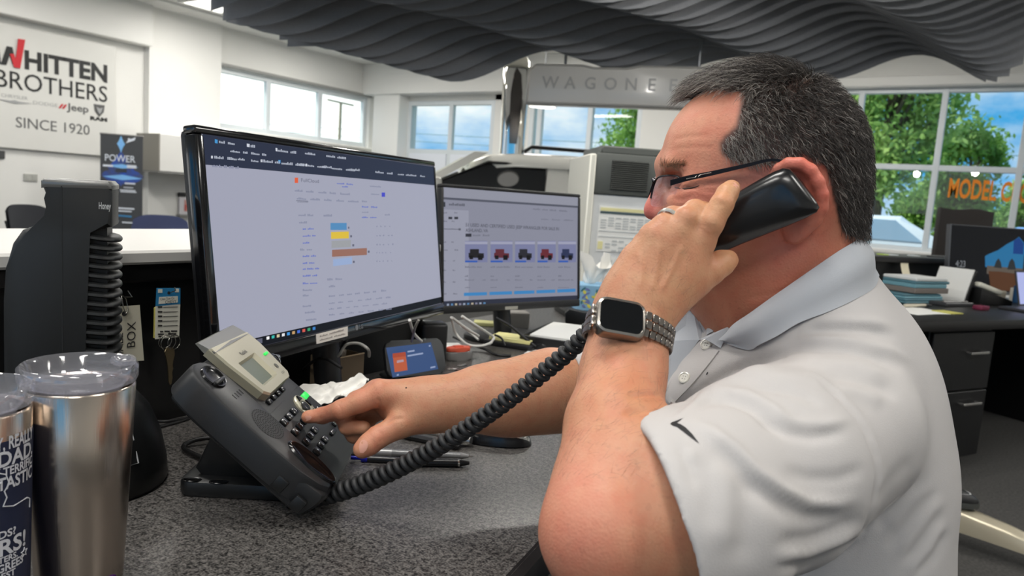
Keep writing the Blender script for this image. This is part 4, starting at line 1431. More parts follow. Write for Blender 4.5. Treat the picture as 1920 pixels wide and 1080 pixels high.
# ---- second monitor
m2, f2, s2 = make_monitor((-1.131, 1.764, 1.004), 0.297, 0.105, 0.52, 0.346, 'smaller black monitor showing a car listing page with five pictures', MATB, (0.010, 0.010, 0.010, 0.022))
scr2 = s2.build('screen', G('screen_bluegrey', (138, 140, 156)), m2)
W2, H2 = 0.52, 0.346
b = MB(); b.box(f2, (-W2 / 2 + 0.01, H2 / 2 - 0.036, SZ - 0.0006), (W2 / 2 - 0.01, H2 / 2 - 0.010, SZ - 0.0002)); b.build('screen_header', G('scr2_head', (146, 148, 162)), scr2)
b = MB(); b.box(f2, (-W2 / 2 + 0.01, H2 / 2 - 0.042, SZ - 0.0006), (W2 / 2 - 0.01, H2 / 2 - 0.036, SZ - 0.0002)); b.build('screen_header', G('scr2_line', (84, 87, 100)), scr2)
b = MB(); b.box(f2, (-W2 / 2 + 0.01, -H2 / 2 + 0.022, SZ - 0.0006), (W2 / 2 - 0.01, -H2 / 2 + 0.034, SZ - 0.0002)); b.build('screen_taskbar', G('scr2_bar', (46, 50, 66)), scr2)
b = MB(); b.box(f2, (-W2 / 2 + 0.01, -H2 / 2 + 0.034, SZ - 0.0008), (-W2 / 2 + 0.092, H2 / 2 - 0.068, SZ - 0.0005)); b.build('screen_sidebar', G('scr2_side', (152, 154, 170)), scr2)
T2 = G('scr2_text', (92, 94, 106)); T2F = G('scr2_faint', (116, 118, 132)); T2D = G('scr2_dark', (52, 54, 64))
screen_text('51 USED AND CERTIFIED USED JEEP WRANGLER FOR SALE IN', f2, scr2, 873, 424.5, 1048, 432, 6.5, T2, 0.02)
screen_text('ASHLAND, VA', f2, scr2, 873, 434.5, 915, 435.5, 6.5, T2, 0.02)
bars(f2, scr2, 'screen_button', T2D, [(873, 444, 884, 444, 6)])
bars(f2, scr2, 'screen_icon', T2D, [(829, 387, 835, 388, 9), (841, 411, 848, 411, 4.5), (852, 411, 859, 411, 4.5)])
fx = words_row(842, 385, 0.06, 3, 5, wl=(8, 12), gap=(0.5, 1), xmax=876)
fx2 = words_row(887, 443, 0.0, 3, 4, xmax=932) + words_row(1000, 393, 0.07, 6, 3, xmax=1076) + words_row(1015, 412, 0.04, 4, 2.5, xmax=1076)
bars(f2, scr2, 'screen_text', T2, stroke_words(fx))['kind'] = 'stuff'
for xa, wd in ((872, 41), (920, 39), (966, 36), (1008, 34), (1047, 32)):
    fx2 += words_row(xa, 502, 0.0, 3, 3, wl=(8, 13), gap=(1, 2), xmax=xa + wd) + words_row(xa, 519, 0.0, 1, 3, wl=(6, 9)) + words_row(xa, 526, 0, 1, 2.5) + words_row(xa, 540, 0, 1, 2) + words_row(xa + wd - 8, 526, 0, 1, 2.5, wl=(5, 7))
for yy in (400, 416, 430, 455, 470, 490, 508, 530, 552):
    fx2 += words_row(832, yy, 0.0, 2, 2.6, wl=(3, 8), gap=(8, 13), xmax=864)
bars(f2, scr2, 'screen_text', T2F, stroke_words(fx2))['kind'] = 'stuff'
bars(f2, scr2, 'screen_slider', T2, [(828, 430, 861, 430.5, 1.2), (860, 432, 864, 432, 4)])
car_cols = [(34, 34, 38), (96, 44, 54), (44, 44, 52), (104, 42, 52), (46, 54, 86)]
for i, (xa, wd) in enumerate(((872, 42), (920, 41), (966, 37), (1008, 34), (1047, 33))):
    ph = bars(f2, scr2, 'listing_photo', G('photo_sky', (122, 126, 160)), [(xa, 492, xa + wd, 492 - 0.3, 40)])
    bars(f2, scr2, 'photo_strip', G('photo_cloud', (158, 160, 182)), [(xa, 458 + k % 2, xa + wd, 458 + k % 2, 5) for k in (0,)], z=SZ + 0.0003)
    bars(f2, scr2, 'photo_strip', G('photo_blue', (54, 92, 176)), [(xa, 492, xa + wd * 0.55, 492, 3.4)], z=SZ + 0.0003)
    m_ = G('photo_car_%d' % i, car_cols[i])
    bars(f2, scr2, 'photo_car', m_, [(xa + wd * 0.16, 483, xa + wd * 0.84, 484, 9), (xa + wd * 0.22, 475, xa + wd * 0.62, 475, 8)], z=SZ + 0.0003)
    bars(f2, scr2, 'photo_wheel', G('photo_black', (20, 20, 24)), [(xa + wd * 0.2, 486, xa + wd * 0.36, 486, 7), (xa + wd * 0.58, 487.5, xa + wd * 0.78, 487.5, 9)], z=SZ + 0.0006)
    bars(f2, scr2, 'screen_button', G('scr2_blue', (62, 132, 190)), [(xa - 2, 555 - i * 1.6, xa + wd - 1, 553.6 - i * 1.6, 6)])
for i in range(10):
    bars(f2, scr2, 'taskbar_icon', G('icon2_%d' % (i % 4), ((150, 160, 180), (90, 130, 170), (180, 170, 150), (130, 130, 150))[i % 4]), [(838 + i * 7.6, 573.5 - i * 0.3, 842 + i * 7.6, 573.3 - i * 0.3, 4)])
bars(f2, m2, 'sticker', mat('sticker_dull', (150, 148, 140), 0.5), [(947, 581, 971, 579.5, 6)], z=0.0012)

# ---- tower fan
FANM = mat('fan_charcoal', (25, 27, 28), 0.48, var=0.05, bump=0.03, bscale=400)
FAND = mat('fan_dark_grey', (28, 31, 32), 0.5)
FANT = mat('fan_top_silver', (120, 120, 118), 0.3, metal=0.6)
fd = 0.95
fpos = on_z(150, 905, DZ)
fan = thing('tower_fan', (fpos[0], fpos[1], DZ), 'black desktop tower fan with stacked curved louvres and rear handle', 'fan')
fx_ = unit(_R * 0.915 + _F * 0.40)      # towards its louvres
fy_ = np.array([-fx_[1], fx_[0], 0])
ff = Fr((fpos[0], fpos[1], 0), fx_, (0, 0, 1), np.cross(fx_, (0, 0, 1)))


def fq(px, py):
    return pl_uv(ff, px, py, 0.03 if ff.z @ FW < 0 else -0.03)


T = 0.043
sil = [fq(*p) for p in ((84, 338), (205, 343), (211, 350), (212, 362), (212, 425), (163, 428), (163, 860), (30, 860), (13, 700), (12, 560), (16, 500), (28, 455), (46, 430), (66, 423), (84, 418), (95, 407), (99, 388), (95, 369), (84, 351))]
MB().prism(ff, sil, -T, T, 0.005, 2).build('housing', FANM, fan, 35)
topb = [fq(*p) for p in ((80, 352), (80, 338), (86, 334), (205, 340), (213, 348), (213, 356))]
MB().prism(ff, topb, -T - 0.001, T + 0.001, 0.004, 2).build('top_cap', FANT, fan, 35)
a_, z1_ = fq(163, 426); b_, z0_ = fq(205, 850)
MB().box(ff, (a_ - 0.005, z0_, -T * 0.72), (a_ + 0.022, z1_, T * 0.72)).build('core', mat('fan_core', (12, 13, 13), 0.5), fan)
xs, _ = fq(120, 600)
MB().box(ff, (xs - 0.0006, z0_, -T - 0.0005), (xs + 0.0006, fq(120, 345)[1], -T + 0.002)).build('seam', FAND, fan)
MB().box(ff, (xs - 0.0006, z0_, T - 0.002), (xs + 0.0006, fq(120, 345)[1], T + 0.0006)).build('seam', FAND, fan)
xa_, _ = fq(160, 600); xb_, _ = fq(225, 600)
fin_me = None
for i, yy in enumerate([443 + 17.6 * k for k in range(22)]):
    zz = fq(190, yy)[1]
    if zz < z0_:
        break
    secs = []
    n = 18
    for dz, k in ((-0.0035, 0.94), (-0.0015, 1.0), (0.0012, 0.99), (0.0032, 0.90)):
        ring = []
        for j in range(n + 1):
            a = -math.pi / 2 + math.pi * j / n
            ring.append((xa_ + 0.014 + (xb_ - xa_ - 0.014) * k * math.cos(a) ** 0.8 if 0 < j < n else xa_ + 0.014, T * 0.98 * k * math.sin(a)))
        ring += [(xa_, T * 0.98 * k), (xa_, -T * 0.98 * k)]
        secs.append([ff(x, zz + dz - 0.12 * (x - xa_), w) for x, w in ring])
    MB().loft(secs).build('louvre', FANM, fan, 50)
bp_ = MB()
wv = [(0.001, 0.0), (0.090, 0.0), (0.093, 0.006), (0.091, 0.03), (0.084, 0.065), (0.07, 0.10), (0.05, 0.125), (0.001, 0.13)]
bfr = Fr((fpos[0] + fx_[0] * 0.012, fpos[1] + fx_[1] * 0.012, DZ), fx_, fy_, (0, 0, 1))
bp_.lathe(bfr, wv, 40).build('base', mat('fan_base', (20, 21, 22), 0.4), fan, 60)
# outlined buttons on the base
bm_ = MB()
for k, (ang, w, z0b, z1b) in enumerate(((-62, 5, 0.05, 0.10), (-52, 5, 0.045, 0.095))):
    pts = []
    for a2, z2 in ((-w, z0b), (w, z0b), (w, z1b), (-w, z1b)):
        rr2 = np.interp(z2, [0.006, 0.03, 0.065, 0.1], [0.093, 0.091, 0.084, 0.07]) + 0.0008
        a3 = math.radians(ang + a2)
        pts.append(bfr(rr2 * math.cos(a3), rr2 * math.sin(a3), z2))
    bm_.tube(pts, 0.0009, 5, closed=True)
bm_.build('button_outline', mat('button_print', (200, 202, 204), 0.4), fan, 60)
x0t, y0t = fq(193, 391); x1t, _ = fq(211, 393); _, y1t = fq(193, 378)
tb = MB()
fl = Fr(ff(0, 0, T + 0.0008), ff.x, ff.y, ff.z) if ff.z @ (EY - ff.o) > 0 else Fr(ff(0, 0, -T - 0.0008), ff.x, ff.y, -ff.z)
text_on(tb, 'Honey', fl, y1t - y0t, (x1t - x0t) * 1.25, x=x0t - 0.003, y=y0t, bold=0.02, depth=0.0003)
tb.build('maker_mark', mat('maker_print', (178, 180, 180), 0.5), fan)

# ---- steel tumbler and printed mug
STEEL = mat('brushed_steel', (196, 184, 172), 0.24, metal=1.0, bump=0.06, bscale=40, stretch=(14, 14, 0.4), var=0.05, vscale=3)
CLEAR = clear_glass()
CLEAR.name = 'clear_plastic'
for _n in CLEAR.node_tree.nodes:
    if _n.type == 'BSDF_TRANSPARENT':
        _n.inputs['Color'].default_value = (0.90, 0.90, 0.93, 1)
    if _n.type == 'FRESNEL':
        _n.inputs['IOR'].default_value = 1.9
    if _n.type == 'BSDF_GLOSSY':
        _n.inputs['Roughness'].default_value = 0.08
_nt = CLEAR.node_tree
_df, _m2 = _nt.nodes.new('ShaderNodeBsdfDiffuse'), _nt.nodes.new('ShaderNodeMixShader')
_df.inputs['Color'].default_value = (0.75, 0.75, 0.8, 1)
_m2.inputs['Fac'].default_value = 0.09
_out = [n for n in _nt.nodes if n.type == 'OUTPUT_MATERIAL'][0]
_nt.links.new(_out.inputs['Surface'].links[0].from_socket, _m2.inputs[1])
_nt.links.new(_df.outputs['BSDF'], _m2.inputs[2])
_nt.links.new(_m2.outputs['Shader'], _out.inputs['Surface'])
NAVY = mat('mug_navy', (26, 33, 58), 0.42)
INK = mat('mug_white_print', (206, 208, 214), 0.5)


def z_for(X, Y, py):
    lo, hi = 0.3, 1.6
    for _ in range(40):
        mid = (lo + hi) / 2
        if to_px(np.array([X, Y, mid]))[1] > py:
            lo = mid
        else:
            hi = mid
    return (lo + hi) / 2


def tumbler(pos, rt, rb_, h, m, label, name):
    t_ = thing(name, (pos[0], pos[1], DZ), label, 'cup')
    f_ = Fr((pos[0], pos[1], DZ), (1, 0, 0), (0, 1, 0), (0, 0, 1))
    MB().lathe(f_, [(0.001, 0.0), (rb_ - 0.004, 0.0), (rb_, 0.004), (rb_ + (rt - rb_) * 0.5, h * 0.5), (rt, h), (rt - 0.0015, h + 0.002), (rt - 0.004, h), (rb_ - 0.002, 0.012), (0.001, 0.01)], 64).build('body', m, t_, 40)
    lid = MB()
    lid.lathe(f_, [(0.001, h - 0.004), (rt - 0.012, h - 0.004), (rt - 0.010, h + 0.003), (rt + 0.0005, h + 0.005), (rt + 0.0022, h + 0.009), (rt + 0.0022, h + 0.019), (rt - 0.0005, h + 0.022), (rt - 0.004, h + 0.018), (rt - 0.006, h + 0.006), (rt - 0.010, h + 0.001), (0.001, h + 0.001)], 64)
    lid.build('lid', CLEAR, t_, 45)
    return t_, f_


cp = on_z(150, 1092, DZ)
hc = z_for(cp[0], cp[1], 722) - DZ
cup, cfr = tumbler(cp, 0.0490, 0.0385, hc, STEEL, 'plain brushed steel tumbler with clear lid in front of the fan', 'steel_tumbler')
tabf = Fr((cp[0], cp[1], DZ + hc), unit(_R * 0.62 + _F * 0.78), unit(-_R * 0.78 + _F * 0.62), (0, 0, 1))
b = MB(); b.rbox(tabf, (0.030, -0.009, 0.014), (0.0515, 0.009, 0.0245), 0.005, 3); b.build('lid_tab', CLEAR, cup, 60)
mp_ = on_z(-42, 1168, DZ)
hm = z_for(mp_[0], mp_[1], 768) - DZ
mug, mfr = tumbler(mp_, 0.0435, 0.0385, hm, STEEL, 'navy printed tumbler with white dad slogan and steel rim beside the steel tumbler', 'printed_tumbler')
MB().lathe(mfr, [(0.0392, 0.004), (0.0392 + 0.005 * (hm - 0.03) / hm, hm - 0.022), (0.0430, hm - 0.020)], 64).build('navy_band', NAVY, mug, 50)
vd = unit(np.array([-mp_[0], -mp_[1], 0]))
a_view = math.atan2(vd[1], vd[0])


def mug_warp(line_z, right_deg):
    def wp_(a, b_, c):
        z = line_z + b_
        r_ = np.interp(z, [0.004, hm], [0.0393, 0.0443]) + 0.0004 + c
        # a runs to the right as seen by the viewer: anticlockwise
        th = a_view + math.radians(right_deg) + a / 0.043
        return mfr(r_ * math.cos(th), r_ * math.sin(th), z)
    return wp_


tb = MB()
_va = math.radians(50)
_vr = np.array([vd[0] * math.cos(_va) - vd[1] * math.sin(_va), vd[0] * math.sin(_va) + vd[1] * math.cos(_va)]) * 0.042
for s_, ytop, ybot, w_, rdeg in (('Y, REALLY', 808, 832, 0.040, 72), ('DAD.', 834, 862, 0.038, 72), ('Y TERRIFIC', 864, 880, 0.042, 72), ('TASTIC', 882, 905, 0.039, 72), ('DS?', 980, 994, 0.0155, 42), ('RS!', 996, 1026, 0.027, 58), ('TERS.', 1028, 1039, 0.018, 45),
                         ('GREES', 1041, 1056, 0.026, 54), ('BEST', 1058, 1070, 0.018, 42), ('ME', 1072, 1086, 0.012, 40)):
    zb = z_for(mp_[0] + _vr[0], mp_[1] + _vr[1], ybot) - DZ
    zt_ = z_for(mp_[0] + _vr[0], mp_[1] + _vr[1], ytop) - DZ
    text_on(tb, s_, None, zt_ - zb, w_, x=0.0, align='r', bold=0.025, depth=0.0002, warp=mug_warp(zb, rdeg))
o = tb.build('slogan', INK, mug)
# star outline and the small bust drawing
tb = MB()
zs = z_for(mp_[0] + vd[0] * .043, mp_[1] + vd[1] * .043, 1072) - DZ
w_ = mug_warp(zs, 56)
tb.tube([w_(0.0045 * (1 if k % 2 == 0 else 0.45) * math.cos(math.pi / 2 + k * math.pi / 5), 0.0045 * (1 if k % 2 == 0 else 0.45) * math.sin(math.pi / 2 + k * math.pi / 5), 0) for k in range(10)], 0.0005, 5, closed=True)
zs = z_for(mp_[0] + vd[0] * .043, mp_[1] + vd[1] * .043, 960) - DZ
w_ = mug_warp(zs, 12)
tb.tube([w_(x, y, 0) for x, y in ((-0.006, 0.028), (0.004, 0.031), (0.013, 0.027), (0.016, 0.018), (0.012, 0.012), (0.014, 0.006), (0.011, -0.001), (0.020, -0.004), (0.036, -0.003), (0.041, -0.006), (0.041, -0.014))], 0.0006, 5)
for x, y in ((0.006, 0.021), (0.009, 0.0205)):
    tb.ball(Fr(w_(x, y, 0), (1, 0, 0), (0, 1, 0), (0, 0, 1)), 0.0012, nu=8, nv=5)
tb.tube([w_(x, y, 0) for x, y in ((0.004, 0.008), (0.004, -0.014))], 0.0011, 5)
tb.build('drawing', INK, mug, 60)
PURP = mat('purple_plastic', (70, 24, 92), 0.25, coat=0.4)
pp = on_z(182, 1092, DZ)
t = thing('purple_case', (pp[0], pp[1], DZ), 'small glossy purple case on the desk in front of the steel tumbler', 'case')
fr = Fr((pp[0], pp[1], DZ), unit(_R + _F * 0.1), unit(-_R * 0.1 + _F), (0, 0, 1))
MB().rbox(fr, (-0.026, -0.02, 0), (0.022, 0.006, 0.018), 0.004, 2).build('shell', PURP, t, 40)
MB().ball(fr.at(0.008, -0.002, 0.018), 0.003, 0.003, 0.0015, 10, 6).build('stud', mat('stud_gold', (230, 190, 150), 0.3, metal=0.8), t, 60)
t.location.z += 0.0

# ---- key tags on the back panel
def tag_frame(px, py, X=-1.094):
    p_ = on_x(px, py, X)
    return Fr(p_, (0, 1, 0), (0, 0, 1), (1, 0, 0))


WIRE = mat('ring_wire', (150, 148, 142), 0.25, metal=1.0)
CREAM = mat('tag_cream', (236, 230, 208), 0.6)
TAGW = mat('tag_white', (232, 230, 216), 0.55)
TAGB = mat('tag_blue', (44, 132, 184), 0.5)
TAGY = mat('tag_yellow', (210, 200, 110), 0.5)
TINK = mat('tag_ink', (48, 46, 46), 0.6)
TX = -1.094
tf = tag_frame(232, 628, TX)
def tq(px, py): return pl_uv(tf, px, py, 0.0)
kt = thing('key_tag', tf(0, 0.06, 0), 'cream handwritten key tag hanging by a wire beside the fan', 'tag', 'key tags on the panel')
c4 = [tq(*p) for p in ((212, 680), (270, 676), (262, 572), (207, 576))]
MB().prism(tf, c4, -0.0008, 0.0).build('card', CREAM, kt)
b = MB()
for q in ((233, 588), (241, 670)):
    x, y = tq(*q); b.disc(tf.at(x, y, 0.0004), 0.004, 0, 14)
b.build('hole', TINK, kt)
tfr = Fr(tf(*tq(229, 676), 0.0006), unit(tf.y * 0.97 + tf.x * (-0.1)), unit(-tf.x), tf.z)
b = MB()
text_on(b, 'MALE', Fr(tf(*tq(231, 674), 0.0006), unit(tf.y + tf.x * -0.02), unit(-tf.x), tf.z), 0.011, 0.042, depth=0.0002)
text_on(b, 'BOX', Fr(tf(*tq(253, 650), 0.0006), unit(tf.y + tf.x * 0.02), unit(-tf.x), tf.z), 0.014, 0.040, depth=0.0002)
b.build('handwriting', TINK, kt)
b = MB()
b.tube([tf(*tq(*p), 0.004 * math.sin(i)) for i, p in enumerate(((228, 556), (229, 575), (233, 588), (240, 580), (238, 560), (231, 553)))], 0.0009, 6, closed=True)
b.build('ring', WIRE, kt, 60)
b = MB(); b.tube([tf(*tq(239, 545), 0.002), tf(*tq(240, 555), 0.012), tf(*tq(234, 556), 0.004), tf(*tq(226, 560), -0.026)], 0.0011, 6)
b.build('hook', WIRE, kt, 60)
tf = tag_frame(316, 590, TX)
kt2 = thing('key_tag', tf(0, 0.07, 0), 'blue and white printed key tag with a key hanging on the black panel', 'tag', 'key tags on the panel')
MB().prism(tf, [tq(*p) for p in ((291, 636), (336, 632), (338, 570), (292, 574))], -0.0008, 0.0).build('card', TAGW, kt2)
MB().prism(tf, [tq(*p) for p in ((292, 574), (338, 570), (338, 540), (294, 540))], -0.0008, 0.0003).build('blue_head', TAGB, kt2)
MB().prism(tf, [tq(*p) for p in ((297, 570), (333, 567), (333, 555), (298, 557))], 0.0002, 0.0008).build('name_field', TAGW, kt2)
MB().prism(tf, [tq(*p) for p in ((290, 634), (294, 634), (294, 576), (291, 578))], -0.004, -0.001).build('back_card', TAGY, kt2)
b = MB()
for x0, x1, y in ((296, 304, 546), (328, 335, 545)):
    b.prism(tf, [tq(x0, y + 3), tq(x1, y + 3), tq(x1, y - 4), tq(x0, y - 4)], 0.0003, 0.0008)
b.build('window', TAGW, kt2)
b = MB()
for y in (577, 586, 594.5, 603, 612):
    b.prism(tf, [tq(296, y), tq(304, y), tq(304, y - 3), tq(296, y - 3)], 0, 0.0006)
    b.prism(tf, [tq(306, y - 0.5), tq(333, y - 1.5), tq(333, y - 2.3), tq(306, y - 1.3)], 0, 0.0006)
for x0, x1, y in ((300, 306, 623), (308, 318, 622.5), (320, 332, 622), (296, 307, 628), (318, 330, 627), (297, 305, 632)):
    b.prism(tf, [tq(x0, y), tq(x1, y), tq(x1, y - 2.6), tq(x0, y - 2.6)], 0, 0.0006)
for q in ((316, 549), (317, 626)):
    x, y = tq(*q); b.disc(tf.at(x, y, 0.0009), 0.0026, 0, 12)
b.build('print', TINK, kt2)
b = MB()
text_on(b, 'Chev Tow Co', Fr(tf(*tq(300, 563), 0.001), tf.x, tf.y, tf.z), 0.0042, tq(326, 563)[0] - tq(300, 563)[0], depth=0.0001)
text_on(b, 'CHEVY', Fr(tf(*tq(309, 569), 0.001), tf.x, tf.y, tf.z), 0.0050, tq(330, 569)[0] - tq(309, 569)[0], depth=0.0001)
b.build('handwriting', TINK, kt2)
b = MB()
for cx, cy, r in ((308, 640, 0.011), (314, 642, 0.013), (325, 641, 0.012)):
    x, y = tq(cx, cy)
    b.tube([tf(x + r * math.cos(a), y + r * math.sin(a), 0.002 + 0.002 * math.sin(a + cx)) for a in np.linspace(0, 6.283, 18, endpoint=False)], 0.0008, 6, closed=True)
b.build('ring', WIRE, kt2, 60)
b = MB()
ko = [tq(*p) for p in ((306, 660), (310, 652), (318, 650), (325, 654), (326, 664), (322, 676), (321, 684), (323, 690), (320, 698), (322, 706), (320, 718), (317, 722), (314, 716), (313, 690), (311, 676))]
b.prism(tf, ko, 0.001, 0.0035, 0.0005, 1)
b.build('key', mat('key_brass', (112, 100, 78), 0.35, metal=0.9), kt2, 40)
b = MB(); b.tube([tf(*tq(322, 538), 0.008), tf(*tq(321, 543), 0.012), tf(*tq(317, 548), 0.004), tf(*tq(318, 541), -0.026)], 0.0010, 6); b.build('hook', WIRE, kt2, 60)

# ---- black cables lying behind the phone
CABB = mat('cable_black', (16, 16, 17), 0.45)
CABW_ = mat('cable_white', (214, 212, 206), 0.45)


def cable(pix, r, m, label, name='cable', z=None, n=8, zs=None):
    pts = []
    for i, q in enumerate(pix):
        pts.append(on_z(q[0], q[1], DZ + (q[2] if len(q) > 2 else r)))
    # smooth
    P_ = np.array(pts); out = []
    for i in range(len(P_) - 1):
        p0, p1, p2, p3 = P_[max(i - 1, 0)], P_[i], P_[i + 1], P_[min(i + 2, len(P_) - 1)]
        for k in range(6):
            s_ = k / 6
            out.append(0.5 * ((2 * p1) + (-p0 + p2) * s_ + (2 * p0 - 5 * p1 + 4 * p2 - p3) * s_ ** 2 + (-p0 + 3 * p1 - 3 * p2 + p3) * s_ ** 3))
    out.append(P_[-1])
    o_ = MB().tube(out, r, n).build(name, m, None, 60)
    return tag(o_, label, 'cable')


cable([(236, 816), (300, 800), (352, 785), (372, 770), (330, 768), (290, 776), (275, 785), (310, 790), (360, 782)], 0.0028, CABB, 'thin black looped cable on the desk under the key tags')
cable([(480, 850), (420, 868, 0.006), (360, 850, 0.006), (345, 835, 0.006), (380, 822, 0.01), (430, 822, 0.01)], 0.0036, CABB, 'black phone lead curling out behind the desk phone')
# ================================================================== desk phone, coiled cord, small things on the desk
PHB = mat('phone_charcoal', (33, 34, 36), 0.42, bump=0.04, bscale=500)
PHD = mat('phone_dark', (20, 21, 22), 0.4)
KEYM = mat('phone_key', (12, 12, 13), 0.25)
BEZ = mat('phone_champagne', (176, 172, 152), 0.32, metal=0.45)
LCD = mat('phone_lcd', (92, 100, 88), 0.3)
GLED = mat('led_green', (10, 120, 40), 0.4, emit=(40, 230, 90), estr=1.1)
KINK = mat('key_print', (196, 198, 200), 0.5)
pa, ptl = -0.616, 0.706
PO = np.array([-0.698, 0.6415, 0.804])
pra = np.array([math.sin(pa), math.cos(pa), 0]); pbk = np.array([-math.cos(pa), math.sin(pa), 0])
pua = pbk * math.cos(ptl) + np.array([0, 0, 1]) * math.sin(ptl)
ph = Fr(PO, pra, pua, np.cross(pra, pua))
fl = Fr((PO[0], PO[1], DZ), pra, pbk, (0, 0, 1))            # flat frame at the desk: x along keys, y to the back
phone = thing('desk_phone', fl(0.03, 0.06, 0), 'charcoal office desk phone with champagne display frame and lit green lamps', 'telephone')
# body shell: loft of rounded outlines through its thickness
def phone_out(g, du=0.0, dv=0.0):
    return [(-0.088 - g + du, -0.030 - g + dv), (-0.070 + du, -0.045 - g + dv), (0.12 + du, -0.045 - g + dv), (0.142 + g + du, -0.030 + dv), (0.146 + g + du, 0.0 + dv),
            (0.128 + g + du, 0.172 + dv), (0.115 + du, 0.182 + g + dv), (-0.060 + du, 0.182 + g + dv), (-0.082 - g + du, 0.172 + dv)]
def smooth_poly(p, it=2):
    for _ in range(it):
        q = []
        for i in range(len(p)):
            a, b_ = np.array(p[i]), np.array(p[(i + 1) % len(p)])
            q += [tuple(a * 0.75 + b_ * 0.25), tuple(a * 0.25 + b_ * 0.75)]
        p = q
    return p
secs = []
for nz, g in ((-0.042, -0.010), (-0.038, -0.004), (-0.02, 0.0), (-0.006, 0.001), (-0.0015, -0.001), (0.0, -0.004)):
    secs.append([ph(u, v, nz) for u, v in smooth_poly(phone_out(g), 2)])
MB().loft(secs).build('body', PHB, phone, 35)
# raised left cradle bank
def cradle_out(g):
    return [(-0.090 - g, -0.034 - g), (-0.030 + g, -0.040 - g), (-0.022 + g, 0.0), (-0.020 + g, 0.150), (-0.030 + g, 0.180 + g), (-0.070, 0.186 + g), (-0.092 - g, 0.160)]
secs = [[ph(u, v, nz) for u, v in smooth_poly(cradle_out(g), 2)] for nz, g in ((-0.03, 0.001), (0.002, 0.001), (0.006, -0.001), (0.0075, -0.004))]
MB().loft(secs).build('cradle_bank', PHB, phone, 35)
WELL = mat('phone_well', (8, 8, 9), 0.18)
def well(cu, cv, ru, rv, nm):
    fr_ = ph.at(cu, cv, 0.0078)
    b_ = MB()
    b_.lathe(fr_, [(1.10, 0.0), (1.04, 0.0026), (0.97, 0.0026), (0.86, 0.0010), (0.5, 0.0004), (0.001, 0.0003)], 28, sx=ru, sy=rv)
    # lathe scales radii; z unaffected
    return b_.build(nm, WELL, phone, 60)
well(-0.0505, -0.001, 0.0165, 0.036, 'handset_well')
well(-0.056, 0.157, 0.0185, 0.016, 'handset_well')
MB().rbox(ph, (-0.074, 0.146, 0.007), (-0.045, 0.151, 0.0135), 0.002, 2).build('hook_tab', PHD, phone, 40)
b = MB()
for i in range(4):
    b.rbox(ph, (-0.058 + i * 0.008, 0.1185, 0.0072), (-0.0565 + i * 0.008, 0.1265, 0.0083), 0.0005, 1)
o = b.build('slot_marks', PHD, phone)
# speaker holes: concentric rings of little dark dimples
b = MB()
cs, cv = -0.0515, 0.071
b.disc(ph.at(cs, cv, 0.0077), 0.0245, 0, 32)
o = b.build('speaker_disc', PHB, phone)
b = MB()
for ring, nh in ((0.004, 6), (0.008, 12), (0.012, 18), (0.016, 24), (0.020, 30), (0.0235, 36)):
    for k in range(nh):
        a = 2 * math.pi * k / nh + ring * 60
        f_ = Fr(ph(cs + ring * math.cos(a), cv + ring * math.sin(a), 0.0079), ph.x * math.cos(a) + ph.y * math.sin(a), -ph.x * math.sin(a) + ph.y * math.cos(a), ph.z)
        b.disc(f_, 0.0014, 0, 6, sx=0.85, sy=1.25)
o = b.build('speaker_hole', mat('speaker_black', (6, 6, 7), 0.7), phone); o['kind'] = 'stuff'
# display frame
fo = [(-0.012, 0.188), (0.118, 0.184), (0.124, 0.160), (0.114, 0.103), (0.104, 0.096), (0.012, 0.096), (0.002, 0.104), (-0.008, 0.160)]
fi = [(0.018, 0.152), (0.078, 0.152), (0.079, 0.112), (0.074, 0.107), (0.024, 0.107), (0.018, 0.112)]
b = MB()
secs = []
for nz, g in ((0.0, 1.02), (0.010, 1.02), (0.013, 0.99)):
    cu, cvv = 0.058, 0.142
    secs.append([ph(cu + (u - cu) * g, cvv + (v - cvv) * g, nz + 0.05 * max(0, (v - 0.165))) for u, v in fo])
n = len(fo)
b.loft(secs, caps=False)
# top face as a frame round the display opening
ring_o = [ph(0.058 + (u - 0.058) * 0.99, 0.142 + (v - 0.142) * 0.99, 0.013 + 0.05 * max(0, v - 0.165)) for u, v in fo]
ri = [(0.016, 0.153), (0.081, 0.153), (0.082, 0.150), (0.080, 0.111), (0.077, 0.109), (0.019, 0.109), (0.0165, 0.111), (0.015, 0.150)]
ring_i = [ph(u, v, 0.0125) for u, v in ri]
ring_d = [ph(0.048 + (u - 0.048) * 0.80, 0.131 + (v - 0.131) * 0.86, 0.0075) for u, v in ri]
b.add(ring_o + ring_i + ring_d, [(i, (i + 1) % n, n + (i + 1) % n, n + i) for i in range(n)] + [(n + i, n + (i + 1) % n, 2 * n + (i + 1) % n, 2 * n + i) for i in range(n)])
frame = b.build('display_frame', BEZ, phone, 25)
lcdq = [ph(0.048 + (u - 0.048) * 0.82, 0.131 + (v - 0.131) * 0.88, 0.0074) for u, v in ri]
MB().add(lcdq, [tuple(range(n))]).build('display', LCD, phone)
